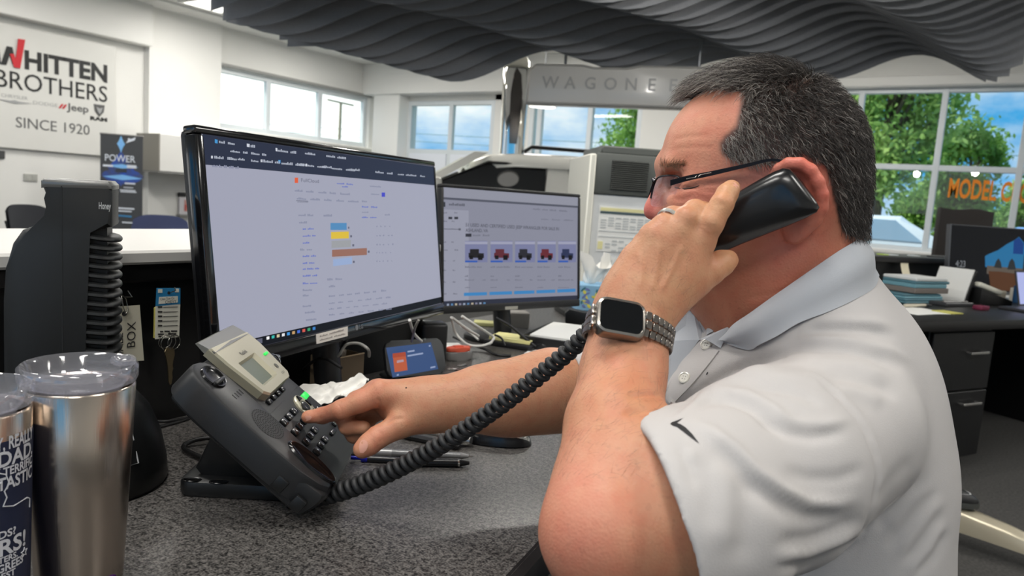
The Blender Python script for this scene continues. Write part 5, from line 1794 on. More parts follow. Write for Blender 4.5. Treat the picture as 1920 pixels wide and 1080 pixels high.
# tilted visor over the display
b = MB()
b.loft([[ph(u, 0.180, nz), ph(u, 0.204, nz - 0.006), ph(u, 0.206, nz - 0.009), ph(u, 0.180, nz - 0.012)] for u, nz in ((-0.012, 0.014), (0.05, 0.015), (0.117, 0.014))])
b.build('visor', mat('phone_visor', (112, 112, 108), 0.25), phone, 40)
yl = MB(); text_on(yl, 'Yealink', ph, 0.0060, 0.024, x=0.040, y=0.1585, z=0.0135, bold=0.02, depth=0.0002); yl.build('maker_mark', mat('phone_print_dark', (70, 68, 62), 0.5), phone)
MB().rbox(ph, (0.098, 0.140, 0.012), (0.112, 0.1445, 0.0155), 0.0018, 2).build('led', GLED, phone, 40)
MB().rbox(ph, (0.1045, 0.0555, 0.0), (0.1275, 0.0655, 0.004), 0.0025, 2).build('line_key', GLED, phone, 40)
b = MB(); b.disc(ph.at(0.0995, 0.1195, 0.0133), 0.0042, 0, 16); b.build('icon', mat('phone_print_dark', (70, 68, 62), 0.5), phone)
b = MB(); text_on(b, '121', ph, 0.004, 0.011, x=0.092, y=0.1045, z=0.0134, depth=0.0001); b.build('model_print', mat('phone_print_dark', (70, 68, 62), 0.5), phone)
# keys
def key(u, v, w, h, label_=None, m=KEYM, hgt=0.0042):
    o_ = MB().rbox(ph, (u - w / 2, v - h / 2, -0.001), (u + w / 2, v + h / 2, hgt), min(w, h) * 0.32, 2).build('key', m, phone, 40)
    if label_:
        t_ = MB(); text_on(t_, label_, ph, h * 0.46, x=u, y=v - h * 0.22, z=hgt + 0.0002, align='c', bold=0.01, depth=0.00015)
        t_.build('key_print', KINK, o_)
    return o_
for r_, row in enumerate((('*', '0', '#'), ('7', '8', '9'), ('4', '5', '6'), ('1', '2', '3'))):
    for c_, ch in enumerate(row):
        key(c_ * 0.0240 - 0.0005, r_ * 0.0190 + 0.0005, 0.0172, 0.0112, ch)
for i in range(4):
    key(0.016 + 0.0205 * i, 0.0898, 0.0125, 0.0085)
key(0.1150, 0.0015, 0.0135, 0.0095)
key(0.0860, -0.0030, 0.0235, 0.0075)
key(0.1120, 0.0200, 0.0115, 0.0065); key(0.1140, 0.0345, 0.0115, 0.0065)
MB().lathe(ph.at(0.0885, 0.0505, 0.0), [(0.0205, 0.0), (0.0205, 0.0022), (0.0185, 0.003), (0.0095, 0.003), (0.0085, 0.002)], 32).build('navigation_ring', BEZ, phone, 40)
MB().lathe(ph.at(0.0885, 0.0505, 0.0), [(0.008, 0.0), (0.008, 0.0035), (0.006, 0.0042), (0.0005, 0.0042)], 24).build('key', KEYM, phone, 40)
for du, dv in ((0, 0.0135), (0, -0.0135), (0.0135, 0), (-0.0135, 0)):
    f_ = ph.at(0.0885 + du, 0.0505 + dv, 0.0031)
    a_ = math.atan2(dv, du)
    b = MB(); b.prism(Fr(f_.o, ph.x * math.cos(a_) + ph.y * math.sin(a_), -ph.x * math.sin(a_) + ph.y * math.cos(a_), ph.z), [(0.0055, 0), (-0.003, 0.006), (-0.003, -0.006)], -0.001, 0.0022); b.build('key', KEYM, phone)
b = MB(); b.box(ph, (-0.017, 0.0770, 0.0), (0.128, 0.0782, 0.0006)); b.build('groove', PHD, phone)
# foot: flat base with two finger holes and a rising web
b = MB()
b.prism(fl, rrect(0.152, 0.180, 0.018, 4, cx=0.062, cy=0.084), 0.0, 0.021, 0.004, 2)
foot = b.build('foot', PHD, phone, 40)
wv_ = Fr(fl(-0.066, 0, 0), pbk, (0, 0, 1), -pra)
def web(u0, thick, nm):
    f_ = Fr(fl(u0, 0, 0), pbk, (0, 0, 1), np.cross(pbk, (0, 0, 1)))
    MB().prism(f_, [(0.015, 0.015), (0.150, 0.018), (0.160, 0.03), (0.135, 0.085), (0.128, 0.110), (0.09, 0.085)], -thick / 2, thick / 2, 0.004, 2).build(nm, PHD, phone, 40)
web(0.016, 0.012, 'foot_web'); web(0.105, 0.012, 'foot_web')
MB().rbox(fl, (0.012, 0.10, 0.02), (0.11, 0.128, 0.085), 0.006, 2).build('foot_web', PHD, phone, 40)
for q in ((360, 899), (410, 903)):
    f_ = Fr(on_z(q[0], q[1], DZ + 0.0213), pra, pbk, (0, 0, 1))
    b = MB(); b.lathe(f_, [(0.0125, 0.0), (0.0115, 0.0006), (0.0105, 0.0003), (0.0001, 0.0002)], 24, sx=0.55, sy=1.0); b.build('finger_hole', WELL, phone, 60)
# jack at the lower left corner where the coil plugs in
jk = P(578, 933, 0.935)
b = MB(); b.rbox(Fr(jk, unit(_R + 0.1 * _F), unit(_F - 0.1 * _R), (0, 0, 1)), (-0.026, -0.012, -0.012), (0.012, 0.012, 0.010), 0.004, 2)
b.build('cord_plug', PHD, phone, 40)
MB().rbox(ph, (-0.091, 0.004, -0.03), (-0.084, 0.020, -0.012), 0.002, 2).build('jack', PHD, phone, 40)
MB().rbox(ph, (-0.091, -0.028, -0.034), (-0.084, -0.012, -0.016), 0.002, 2).build('jack', PHD, phone, 40)

# ---- the coiled cord
CORD = mat('cord_rubber', (30, 31, 33), 0.55)
def spline(P_, per=10):
    P_ = np.asarray(P_, float); out = []
    for i in range(len(P_) - 1):
        p0, p1, p2, p3 = P_[max(i - 1, 0)], P_[i], P_[i + 1], P_[min(i + 2, len(P_) - 1)]
        for k in range(per):
            s_ = k / per
            out.append(0.5 * ((2 * p1) + (-p0 + p2) * s_ + (2 * p0 - 5 * p1 + 4 * p2 - p3) * s_ ** 2 + (-p0 + 3 * p1 - 3 * p2 + p3) * s_ ** 3))
    out.append(P_[-1])
    return np.array(out)
cpath = spline([P(592, 932, 0.925), P(640, 921, 0.915), P(700, 899, 0.90), P(770, 866, 0.88), P(850, 820, 0.85), P(930, 766, 0.82), P(1010, 705, 0.79), P(1075, 651, 0.76), P(1118, 606, 0.735), P(1165, 566, 0.722), P(1215, 530, 0.718), P(1268, 486, 0.735)], 60)
seg = np.linalg.norm(np.diff(cpath, axis=0), axis=1); cum = np.concatenate([[0], np.cumsum(seg)]); Ltot = cum[-1]
pitch = 0.0108
turns = int(Ltot / pitch)
ns = turns * 14
sv_ = np.linspace(0, Ltot, ns)
cp_ = np.stack([np.interp(sv_, cum, cpath[:, i]) for i in range(3)], 1)
tg = np.gradient(cp_, axis=0); tg /= np.linalg.norm(tg, axis=1)[:, None]
u_ = unit(np.cross(tg[0], [0, 0, 1])); hel = []
for i in range(ns):
    u_ = unit(u_ - tg[i] * (u_ @ tg[i])); w_ = np.cross(tg[i], u_)
    a = 2 * math.pi * i / 14
    R_ = np.interp(sv_[i] / Ltot, [0, 1], [0.0090, 0.0060])
    hel.append(cp_[i] + (u_ * math.cos(a) + w_ * math.sin(a)) * R_)
tag(MB().tube(hel, np.interp(sv_ / Ltot, [0, 1], [0.0043, 0.0032]), 7).build('coiled_cord', CORD, None, 180), 'black coiled telephone cord stretching from the desk phone to the handset', 'cord')

# ---- smart display
ECH = mat('smart_grey_plastic', (52, 54, 56), 0.5, var=0.05)
p0 = on_z(775, 716, DZ)
ed = thing('smart_display', (p0[0], p0[1], DZ), 'small dark smart display showing an orange picture on blue', 'smart display')
pBL, pBR, pTL_, pTR_ = (730, 714), (828, 701), (716, 640), (815, 630)
dE = to_px(p0)[2]
A, B, T_ = P(727, 715, dE - 0.03), P(837, 703, dE + 0.05), P(714, 637, dE + 0.00)
ex = unit(B - A); ex[2] = 0; ex = unit(ex)
en = np.array([ex[1], -ex[0], 0]); en = en if en @ (EY - A) > 0 else -en
eup = unit(np.array([0, 0, 1]) * 0.93 - en * 0.36)
ew = np.linalg.norm((B - A)[:2]); eh = (T_[2] - DZ) / 0.93 - 0.012
ef = Fr(np.array([A[0], A[1], DZ + 0.012]), ex, eup, np.cross(ex, eup))
MB().prism(ef, rrect(ew, eh, 0.016, 5, cx=ew / 2, cy=eh / 2), -0.012, 0.0, 0.004, 2).build('front', ECH, ed, 40)
b = MB()
b.loft([[ef(ew / 2 + (x - ew / 2) * k, eh / 2 + (y - eh / 2) * k2 + dy, z) for x, y in rrect(ew, eh, 0.016, 5, cx=ew / 2, cy=eh / 2)] for z, k, k2, dy in ((-0.010, 0.97, 0.97, 0), (-0.035, 0.8, 0.72, -0.004), (-0.050, 0.55, 0.4, -0.010))]).build('rear_shell', ECH, ed, 60)
MB().rbox(Fr((p0[0], p0[1], DZ), ex, np.cross((0, 0, 1), ex), (0, 0, 1)), (-0.05, 0.0, 0), (0.06, 0.07, 0.008), 0.003, 1).build('foot', ECH, ed, 40)
def eq(px, py): return pl_uv(ef, px, py, 0.0005)
def epoly(b_, pix, z0=0.0004, z1=0.0008):
    b_.prism(ef, [eq(*q) for q in pix], z0, z1)
    return b_
escr = epoly(MB(), ((736, 708), (822, 692), (808, 642), (724, 652)), 0.0002, 0.0006).build('screen', G('echo_blue', (58, 82, 126)), ed)
epoly(MB(), ((740, 698), (764, 694), (760, 660), (736, 663)), 0.0007, 0.001).build('album_picture', G('echo_orange', (186, 92, 62)), escr)
epoly(MB(), ((736, 671), (761, 668), (760, 660), (736, 663)), 0.0011, 0.0013).build('album_picture', G('echo_red', (170, 76, 54)), escr)
epoly(MB(), ((744, 681), (757, 678), (756, 674), (744, 676)), 0.0011, 0.0013).build('album_picture', G('echo_pale', (176, 150, 160)), escr)
b = MB()
for r4 in (((764, 661), (777, 659), (777, 656), (764, 658)), ((764, 669), (793, 664), (793, 661), (764, 666)), ((807, 691), (816, 689), (816, 686), (807, 688)), ((804, 650), (807, 650), (807, 647), (804, 647)), ((744, 705), (748, 704), (747, 701), (744, 702))):
    epoly(b, r4, 0.0007, 0.001)
b.build('screen_text', G('echo_text', (150, 164, 196)), escr)
b = MB(); x, y = eq(797, 636); b.disc(ef.at(x, y, 0.0004), 0.0025, 0, 12); b.build('lens', mat('lens_dark', (110, 116, 118), 0.2), ed)

# ---- small open box of bits with cables, adapter, staple box, sticky notes ...
CARDB = mat('box_brown', (84, 70, 52), 0.7, var=0.1, vscale=20)
def zframe(px, py, ang=None, z=DZ):
    o_ = on_z(px, py, z)
    if ang is None:
        return Fr(o_, _R, _F, (0, 0, 1))
    a = math.radians(ang)
    return Fr(o_, _R * math.cos(a) + _F * math.sin(a), -_R * math.sin(a) + _F * math.cos(a), (0, 0, 1))


fr = zframe(650, 741, 57.2)
t = thing('desk_caddy', fr.o, 'small open brown desk box holding bits below the monitor sticker', 'desk organizer')
w, d_, h = 0.088, 0.055, 0.078
for lo, hi in (((-w / 2, 0, 0), (w / 2, 0.003, h)), ((-w / 2, d_, 0), (w / 2, d_ + 0.003, h)), ((-w / 2, 0.003, 0), (-w / 2 + 0.003, d_, h)), ((w / 2 - 0.003, 0.003, 0), (w / 2, d_, h)), ((-w / 2, 0.003, 0), (w / 2, d_, 0.003))):
    MB().box(fr, lo, hi).build('wall', CARDB, t)
MB().rbox(fr, (-w / 2 - 0.001, -0.001, h), (w / 2 + 0.001, 0.003, h + 0.002), 0.0008, 1).build('rim', mat('rim_tan', (190, 168, 138), 0.4), t)
t2 = thing('battery_pack', fr(-0.01, 0.03, 0.05), 'taupe little device lying in the brown desk box', 'device')
MB().rbox(Fr(fr(-0.008, 0.03, 0.078), unit(fr.x + 0.25 * fr.y), fr.y, unit(fr.z + 0.15 * fr.x)), (-0.035, -0.012, -0.02), (0.03, 0.012, 0.008), 0.004, 2).build('shell', mat('taupe_plastic', (128, 116, 100), 0.5), t2, 40)
cable([(692, 668, 0.10), (690, 655, 0.125), (672, 644, 0.13), (650, 646, 0.125), (640, 660, 0.11), (634, 668, 0.10)], 0.0028, mat('cable_grey', (130, 128, 122), 0.4), 'grey cable looped over the brown desk box')
cable([(637, 668, 0.10), (641, 650, 0.115), (648, 640, 0.13), (652, 630, 0.14)], 0.003, CABB, 'short black cable rising from the brown desk box')
cable([(640, 690, 0.10), (600, 672, 0.10), (560, 700, 0.02), (540, 716, 0.004)], 0.003, CABB, 'black cable hanging under the large monitor')

# chrome memory key standing by the phone
fr = zframe(510, 800, 10)
q0 = P(512, 690, 1.12)
t = thing('card_reader', (q0[0], q0[1], DZ), 'upright clear and chrome gadget behind the phone display', 'device')
fr = Fr((q0[0], q0[1], DZ), _R, _F, (0, 0, 1))
h = z_for(q0[0], q0[1], 664) - DZ
MB().rbox(fr, (-0.011, -0.005, 0.012), (0.011, 0.005, h), 0.0045, 3).build('shell', mat('smoke_plastic', (120, 124, 130), 0.15, metal=0.6), t, 40)
MB().rbox(fr, (-0.0085, -0.0062, h - 0.05), (0.0085, -0.0045, h - 0.006), 0.003, 2).build('face', mat('face_dark', (34, 36, 40), 0.15), t, 40)
MB().tube([fr(0.0125 * math.cos(a), -0.006, h - 0.012 + 0.013 * math.sin(a)) for a in np.linspace(0, math.pi, 12)] + [fr(-0.0125, -0.006, 0.03), fr(0.0125, -0.006, 0.03)], 0.0012, 6, closed=True).build('rim', SUVC, t, 60)
MB().rbox(fr, (-0.03, -0.025, 0), (0.03, 0.025, 0.014), 0.005, 2).build('base', MATB, t, 40)

# black adapter block behind the smart display
q0 = on_z(826, 700, DZ)
t = thing('power_adapter', q0, 'black rounded adapter block standing behind the smart display', 'adapter')
fr = Fr(on_z(812, 690, DZ), unit(_R + 0.35 * _F), unit(_F - 0.35 * _R), (0, 0, 1))
h = z_for(fr.o[0], fr.o[1], 611) - DZ
t.location = tuple(fr.o); ORIGIN[t.name] = fr.o
MB().rbox(fr, (-0.026, 0.03, 0.0), (0.04, 0.075, h), 0.01, 3).build('shell', MATB, t, 40)
MB().rbox(fr, (-0.018, 0.034, h - 0.004), (0.032, 0.07, h + 0.002), 0.004, 2).build('cap', mat('adapter_grey', (70, 72, 74), 0.35), t, 40)
cable([(768, 600, 0.16), (776, 625, 0.12), (790, 640, 0.09)], 0.0032, CABW_, 'white lead dropping behind the smart display')
cable([(785, 600, 0.16), (778, 615, 0.14), (772, 640, 0.09)], 0.0026, mat('cable_grey', (130, 128, 122), 0.4), 'thin grey lead beside the smart display')

# orange topped stapler
STAPO = mat('orange_red_plastic', (216, 92, 66), 0.4, var=0.05)
fr = zframe(862, 676, 35)
t = thing('correction_tape', fr.o, 'orange topped clear dispenser lying beside the smart display', 'tape dispenser')
MB().prism(fr, smooth_poly([(-0.035, -0.004), (0.03, -0.006), (0.042, 0.006), (0.042, 0.022), (0.03, 0.03), (-0.035, 0.028)], 2), 0.0, 0.022, 0.004, 2).build('case', mat('dull_grey_plastic', (120, 118, 116), 0.25), t, 40)
MB().prism(fr, smooth_poly([(-0.034, -0.002), (0.026, -0.004), (0.034, 0.008), (0.03, 0.026), (-0.034, 0.026)], 2), 0.022, 0.033, 0.003, 2).build('orange_top', STAPO, t, 40)
MB().rbox(fr, (-0.012, 0.004, 0.032), (0.012, 0.02, 0.036), 0.003, 2).build('thumb_ridge', STAPO, t, 40)
fr = zframe(856, 652, 20)
t = thing('paper_slip', fr.o, 'white paper slip behind the orange topped dispenser', 'paper')
MB().box(fr, (-0.03, -0.03, 0.0), (0.022, 0.06, 0.001)).build('sheet', PAPER, t)
# loose clips
CLIPM = mat('clip_steel', (168, 168, 166), 0.25, metal=1.0)
for k, (px, py, ang) in enumerate(((850, 694, 10), (862, 697, -30), (868, 687, 50))):
    fr = zframe(px, py, ang)
    b = MB(); b.tube([fr(x, y, 0.0016) for x, y in ((-0.014, 0), (0.012, 0), (0.016, 0.004), (0.012, 0.008), (-0.010, 0.008), (-0.013, 0.0055), (-0.010, 0.003), (0.008, 0.003))], 0.0016, 6)
    o_ = b.build('paper_clip', CLIPM, None, 60)
    tag(o_, ['steel paper clip lying nearest the smart display', 'steel paper clip in the middle of the three', 'steel paper clip nearest the orange dispenser'][k], 'paper clip', 'loose clips by the display')
# sticky note pad on a black block
fr = zframe(955, 652, 0)
t = thing('sticky_note_tray', fr.o, 'black tray holding a pad of yellow sticky notes under monitor two', 'note tray')
fr = Fr(fr.o, unit(_R - 0.38 * _F), unit(_F + 0.38 * _R), (0, 0, 1))
MB().rbox(fr, (-0.075, -0.012, 0), (0.07, 0.09, 0.016), 0.005, 2).build('tray', MATB, t, 40)
t2 = thing('sticky_notes', fr(0, 0.04, 0.016), 'pad of pale yellow sticky notes lying in the black tray', 'notepad')
for k in range(3):
    MB().box(Fr(fr(0, 0.038, 0.0165 + 0.003 * k), unit(fr.x + 0.03 * k * fr.y), unit(fr.y - 0.03 * k * fr.x), fr.z), (-0.062, -0.04, 0), (0.058, 0.044, 0.0026)).build('note_block', mat('note_yellow', (226, 220, 156), 0.7), t2)
fr = zframe(905, 604, 10)
t = thing('sticky_notes', on_z(905, 612, DZ), 'second pale yellow pad standing behind the white cables', 'notepad')
MB().rbox(Fr(on_z(905, 612, DZ), _R, _F, (0, 0, 1)), (-0.03, 0, 0), (0.04, 0.05, 0.012), 0.002, 1).build('pad', mat('note_olive', (188, 186, 128), 0.7), t)
# white cables fanned across
cable([(846, 595, 0.1), (853, 622, 0.05), (868, 640, 0.03), (884, 648, 0.035), (905, 648, 0.03), (922, 642, 0.03)], 0.0034, CABW_, 'white cable making the lowest loop under monitor two')
cable([(848, 596, 0.11), (872, 614, 0.08), (897, 630, 0.05)], 0.0036, CABW_, 'white cable running down to the sticky note tray, first of three')
cable([(864, 611, 0.07), (880, 622, 0.045), (897, 637, 0.03)], 0.0030, CABW_, 'short white cable between the two longer ones')
cable([(866, 593, 0.12), (895, 612, 0.09), (920, 628, 0.04), (926, 634, 0.03), (918, 645, 0.028)], 0.0036, CABW_, 'white cable ending in a hook over the yellow notes')
cable([(928, 628, 0.05), (940, 634, 0.04), (947, 648, 0.022)], 0.003, CABB, 'black cable lying across the yellow notes')
cable([(850, 632, 0.02), (880, 645, 0.012), (910, 655, 0.006), (930, 665, 0.004), (958, 667, 0.004)], 0.0036, CABB, 'black cable crossing the desk in front of the sticky note tray')
cable([(930, 596, 0.08), (958, 612, 0.06), (985, 635, 0.03), (1005, 650, 0.012)], 0.004, CABB, 'thick black cable running from monitor two to the papers')
# small grey cube box
fr = zframe(975, 617, 14)
t = thing('small_carton', fr.o, 'small grey and tan carton standing under monitor two', 'box')
MB().rbox(fr, (-0.035, 0, 0), (0.03, 0.06, 0.052), 0.003, 1).build('carton', mat('carton_grey', (150, 146, 140), 0.6, var=0.15, vscale=16), t)
MB().box(fr, (-0.062, 0.002, 0.0), (-0.036, 0.058, 0.05)).build('tan_side', mat('carton_tan', (160, 130, 98), 0.6), t)
# remote / black mouse
fr = zframe(998, 652, -28)
t = thing('remote_control', fr.o, 'black rounded remote lying among cables before the papers', 'remote')
MB().prism(fr, rrect(0.11, 0.042, 0.016, 5), 0.0, 0.02, 0.006, 2).build('shell', MATB, t, 40)
# black tray with papers
fr0 = on_z(1050, 640, DZ)
fr = Fr(on_z(1030, 660, DZ), unit(_R * 0.93 - _F * 0.36), unit(_F * 0.93 + _R * 0.36), (0, 0, 1))
t = thing('letter_tray', fr.o, 'black letter tray with white papers beside monitor two', 'tray')
MB().rbox(fr, (-0.09, 0.0, 0.0), (0.2, 0.28, 0.008), 0.003, 1).build('tray_base', MATB, t)
MB().rbox(fr, (-0.09, 0.0, 0.008), (0.2, 0.006, 0.036), 0.002, 1).build('tray_side', MATB, t)
MB().rbox(fr, (-0.09, 0.006, 0.008), (-0.084, 0.28, 0.036), 0.002, 1).build('tray_side', MATB, t)
t2 = thing('paper_stack', fr(0.05, 0.15, 0.008), 'white papers heaped in the black letter tray', 'papers')
for k in range(4):
    MB().box(Fr(fr(0.055, 0.14, 0.0085 + 0.008 * k), unit(fr.x + (0.04 * k - 0.06) * fr.y), unit(fr.y - (0.04 * k - 0.06) * fr.x), fr.z), (-0.125, -0.125, 0), (0.13, 0.125, 0.0076)).build('sheet', PAPER, t2)
fr = zframe(1040, 668, -18)
t = thing('paper_sheet', fr.o, 'white sheet lying on the desk in front of the letter tray', 'paper')
MB().box(fr, (-0.08, -0.02, 0), (0.12, 0.08, 0.0012)).build('sheet', PAPER, t)
fr = zframe(1105, 612, -10)
t = thing('stapler', fr.o, 'black stapler lying on the desk under the tissue box', 'stapler')
MB().prism(Fr(fr(0, 0, 0), fr.x, fr.z, -fr.y), [(-0.08, 0.0), (0.08, 0.0), (0.08, 0.014), (0.06, 0.04), (-0.07, 0.055), (-0.085, 0.04)], -0.02, 0.02, 0.005, 2).build('body', MATB, t, 40)

# ---- tissue box on a dark organiser
TISB = mat('tissue_box_blue', (136, 182, 214), 0.5)
TISW = mat('tissue_white', (236, 234, 228), 0.8)
tb0 = P(1113, 585, 2.62)
orgz = tb0[2]
fr = Fr((tb0[0], tb0[1], DZ), unit(_R * 0.97 + _F * 0.2), unit(_F * 0.97 - _R * 0.2), (0, 0, 1))
t = thing('desk_organizer', fr.o, 'low dark green and black organiser under the tissue box', 'organizer')
MB().rbox(fr, (-0.10, 0.0, 0.0), (0.14, 0.18, orgz - DZ), 0.006, 2).build('carcass', DARKP, t, 40)
for k in range(2):
    hh = (orgz - DZ) / 2
    o_ = MB().rbox(fr, (-0.09, -0.008, 0.004 + k * hh), (0.13, 0.0, hh * (k + 1) - 0.003), 0.003, 1).build('drawer', mat('organiser_green', (24, 40, 34), 0.5), t)
    MB().rbox(fr, (0.0, -0.016, 0.004 + k * hh + hh * 0.4), (0.04, -0.008, 0.004 + k * hh + hh * 0.6), 0.002, 1).build('handle', SUVC, o_)
tfz = fr.at(0, 0, orgz - DZ)
tx = thing('tissue_box', tfz(0.02, 0.06, 0), 'blue tissue box with yellow leaf print and tissue sticking out', 'tissue box')
bw = 0.058
MB().rbox(tfz, (-bw, 0.01, 0.0), (bw + 0.01, 0.13, 0.095), 0.003, 1).build('carton', TISB, tx)
pl_ = [((160, 170), (196, 206)), ]
rr2 = random.Random(11)
for nm, m_, n_ in (('leaf_print', mat('print_leaf_yellow', (222, 214, 92), 0.6), 11), ('leaf_print', mat('print_leaf_slate', (110, 122, 178), 0.6), 9), ('leaf_print', mat('print_leaf_teal', (62, 120, 138), 0.6), 7)):
    b = MB()
    for _ in range(n_):
        cx, cz, a = rr2.uniform(-bw + 0.012, bw - 0.002), rr2.uniform(0.014, 0.082), rr2.uniform(0, 3.14)
        l_, w2 = rr2.uniform(0.008, 0.015), rr2.uniform(0.003, 0.0055)
        f_ = Fr(tfz(cx, 0.0095, cz), tfz.x * math.cos(a) + tfz.z * math.sin(a), -tfz.x * math.sin(a) + tfz.z * math.cos(a), -tfz.y)
        b.prism(f_, [(l_, 0), (l_ * 0.4, w2), (-l_ * 0.4, w2), (-l_, 0), (-l_ * 0.4, -w2), (l_ * 0.4, -w2)], 0.0, 0.0006 + 0.0002 * rr2.random())
    b.build(nm, m_, tx)
def tis(u, v):
    a = u * 2 * math.pi
    r_ = (0.012 + 0.034 * v ** 0.7) * (1 + 0.35 * math.sin(3 * a + 4 * v) + 0.18 * math.sin(7 * a + 2))
    return tfz(0.0 + 0.02 * v + r_ * math.cos(a) * 1.1, 0.07 + 0.5 * r_ * math.sin(a), 0.094 + 0.088 * v + 0.03 * v * math.sin(2 * a + 1) * v)
b = MB().grid(tis, 40, 14, closed_u=True)
b.build('tissue', TISW, tx, 180)

# ---- crumpled receipt, pens, mouse
RECP = mat('receipt_paper', (244, 242, 236), 0.75)
c4 = [on_z(556, 732, DZ + 0.062), on_z(692, 708, DZ + 0.055), on_z(676, 742, DZ + 0.035), on_z(584, 764, DZ + 0.035)]
def rec(u, v):
    p_ = (np.array(c4[0]) * (1 - u) + np.array(c4[1]) * u) * (1 - v) + (np.array(c4[3]) * (1 - u) + np.array(c4[2]) * u) * v
    wob = 0.006 * math.sin(9 * u + 3 * v) * math.sin(5 * v + 2) + 0.004 * math.sin(17 * u + 11 * v) + 0.002 * math.sin(31 * u - 19 * v)
    return p_ + np.array([0, 0, max(wob, -0.003) + 0.004 * math.sin(math.pi * u)])
b = MB().grid(rec, 26, 14)
nn = len(b.v); b.add([np.array(p_) - np.array([0, 0, 0.0008]) for p_ in b.v[:nn]], [f[::-1] for f in b.f])
tag(b.build('receipt', RECP, None, 180), 'crumpled white paper receipt lying behind the desk phone', 'receipt')
fr = zframe(640, 765, 15)
t = thing('dark_notepad', fr.o, 'dark pad under the crumpled receipt', 'notepad')
MB().rbox(Fr(on_z(640, 765, DZ), unit(_R + 0.45 * _F), unit(_F - 0.45 * _R), (0, 0, 1)), (-0.08, -0.02, 0), (0.07, 0.055, 0.03), 0.003, 1).build('pad', MATB, t)


def pen(pa_, pb_, r, parts, label):
    A, B = on_z(pa_[0], pa_[1], DZ + r), on_z(pb_[0], pb_[1], DZ + r)
    t_ = thing('pen', (A + B) / 2 - np.array([0, 0, r]), label, 'pen', 'pens lying on the desk')
    for nm, u0, u1, r0, r1, m_ in parts:
        MB().tube([A + (B - A) * u0, A + (B - A) * (u0 * 0.5 + u1 * 0.5), A + (B - A) * u1], [r * r0, r * (r0 + r1) / 2, r * r1], 12).build(nm, m_, t_, 60)
    return t_


PENG = mat('pen_grey', (150, 150, 150), 0.3, metal=0.3); PENC = mat('pen_clear_grey', (120, 121, 122), 0.2); PENB = mat('pen_black', (22, 22, 24), 0.3); PENBL = mat('pen_blue', (24, 34, 178), 0.3)
pen((648, 845), (887, 856), 0.0058, (('grip', 0.0, 0.36, 1, 1, PENG), ('barrel', 0.36, 0.9, 0.95, 0.95, PENC), ('cap', 0.9, 0.965, 0.9, 0.45, PENG), ('tip', 0.965, 1.0, 0.3, 0.1, SUVC)), 'clear and grey ballpoint pen, farthest of the three')
pen((658, 858), (800, 866), 0.0052, (('button', 0.0, 0.14, 0.55, 0.55, PENBL), ('blue_collar', 0.14, 0.22, 1.1, 1.1, PENBL), ('barrel', 0.22, 0.9, 0.95, 0.95, PENB), ('tip', 0.9, 1.0, 0.8, 0.2, PENB)), 'black pen with a blue button and clip end by the phone')
pen((742, 866), (880, 868), 0.0062, (('barrel', 0.0, 0.84, 1, 1, PENB), ('ring', 0.84, 0.865, 1.02, 1.02, SUVC), ('tip', 0.865, 1.0, 0.95, 0.45, PENB)), 'black stylus pen with silver ring, nearest of the three')
# phone-like gadget: black mouse with silver flanks
fr = Fr(on_z(925, 838, DZ), unit(_R * 0.9 - _F * 0.1), unit(_F * 0.9 + _R * 0.1), (0, 0, 1))
t = thing('computer_mouse', fr.o, 'black computer mouse with shiny silver band under the forearm', 'mouse')
def mo(u, v):
    x = -0.06 + 0.12 * u
    w_ = 0.034 * math.sqrt(max(0.0, 1 - (2 * u - 1) ** 2 * 0.985)) ** 0.8
    y = w_ * math.cos(math.pi * v)
    z = 0.034 * math.sin(math.pi * v) ** 0.7 * math.sqrt(max(0, 1 - (2 * u - 1.0) ** 2)) ** 0.7
    return fr(x, y + 0.03, z + 0.002)
b = MB().grid(mo, 22, 14); b.build('shell', mat('mouse_black', (18, 18, 20), 0.25), t, 180)
b = MB()
def band_(u, v):
    x = -0.05 + 0.108 * u
    uu = (x + 0.06) / 0.12
    w_ = 0.034 * math.sqrt(max(0.0, 1 - (2 * uu - 1) ** 2 * 0.985)) ** 0.8
    z = 0.034 * math.sqrt(max(0, 1 - (2 * uu - 1.0) ** 2)) ** 0.7
    a = math.pi * (0.70 + 0.16 * v)
    return fr(x, 1.02 * w_ * math.cos(a) + 0.03, 1.03 * z * math.sin(a) ** 0.7 + 0.002)
MB().grid(band_, 20, 4).build('silver_band', mat('mouse_silver', (196, 192, 188), 0.18, metal=0.9), t, 180)
fr = Fr(on_z(822, 826, DZ), unit(_R * 0.87 - _F * 0.35), unit(_F * 0.87 + _R * 0.35), (0, 0, 1))
t = thing('silver_pen_case', fr.o, 'slim silver pen case beside the mouse under the wrist', 'case')
MB().tube([fr(-0.06, 0, 0.011), fr(0.052, 0, 0.011), fr(0.060, 0, 0.011)], [0.010, 0.010, 0.007], 14).build('tube', mat('case_silver', (188, 186, 182), 0.25, metal=0.9), t, 50)
MB().rbox(fr, (-0.06, -0.03, 0), (0.05, -0.012, 0.012), 0.004, 1).build('tray', PENB, t)
# ================================================================== the black desk on the far right side
BLKD = mat('black_desk', (26, 25, 25), 0.4, var=0.1, vscale=20, bump=0.04, bscale=200)
BLKDD = mat('black_desk_front', (10, 10, 11), 0.5)
e0, e1 = on_z(1730, 604, DZ), on_z(1900, 600, DZ)
rx = unit((e1 - e0) * np.array([1, 1, 0])); ry = np.array([-rx[1], rx[0], 0])
rf = Fr((e0[0], e0[1], 0), rx, ry, (0, 0, 1))


def rq(px, py, z):
    q_ = on_z(px, py, z) - rf.o
    return q_ @ rf.x, q_ @ rf.y


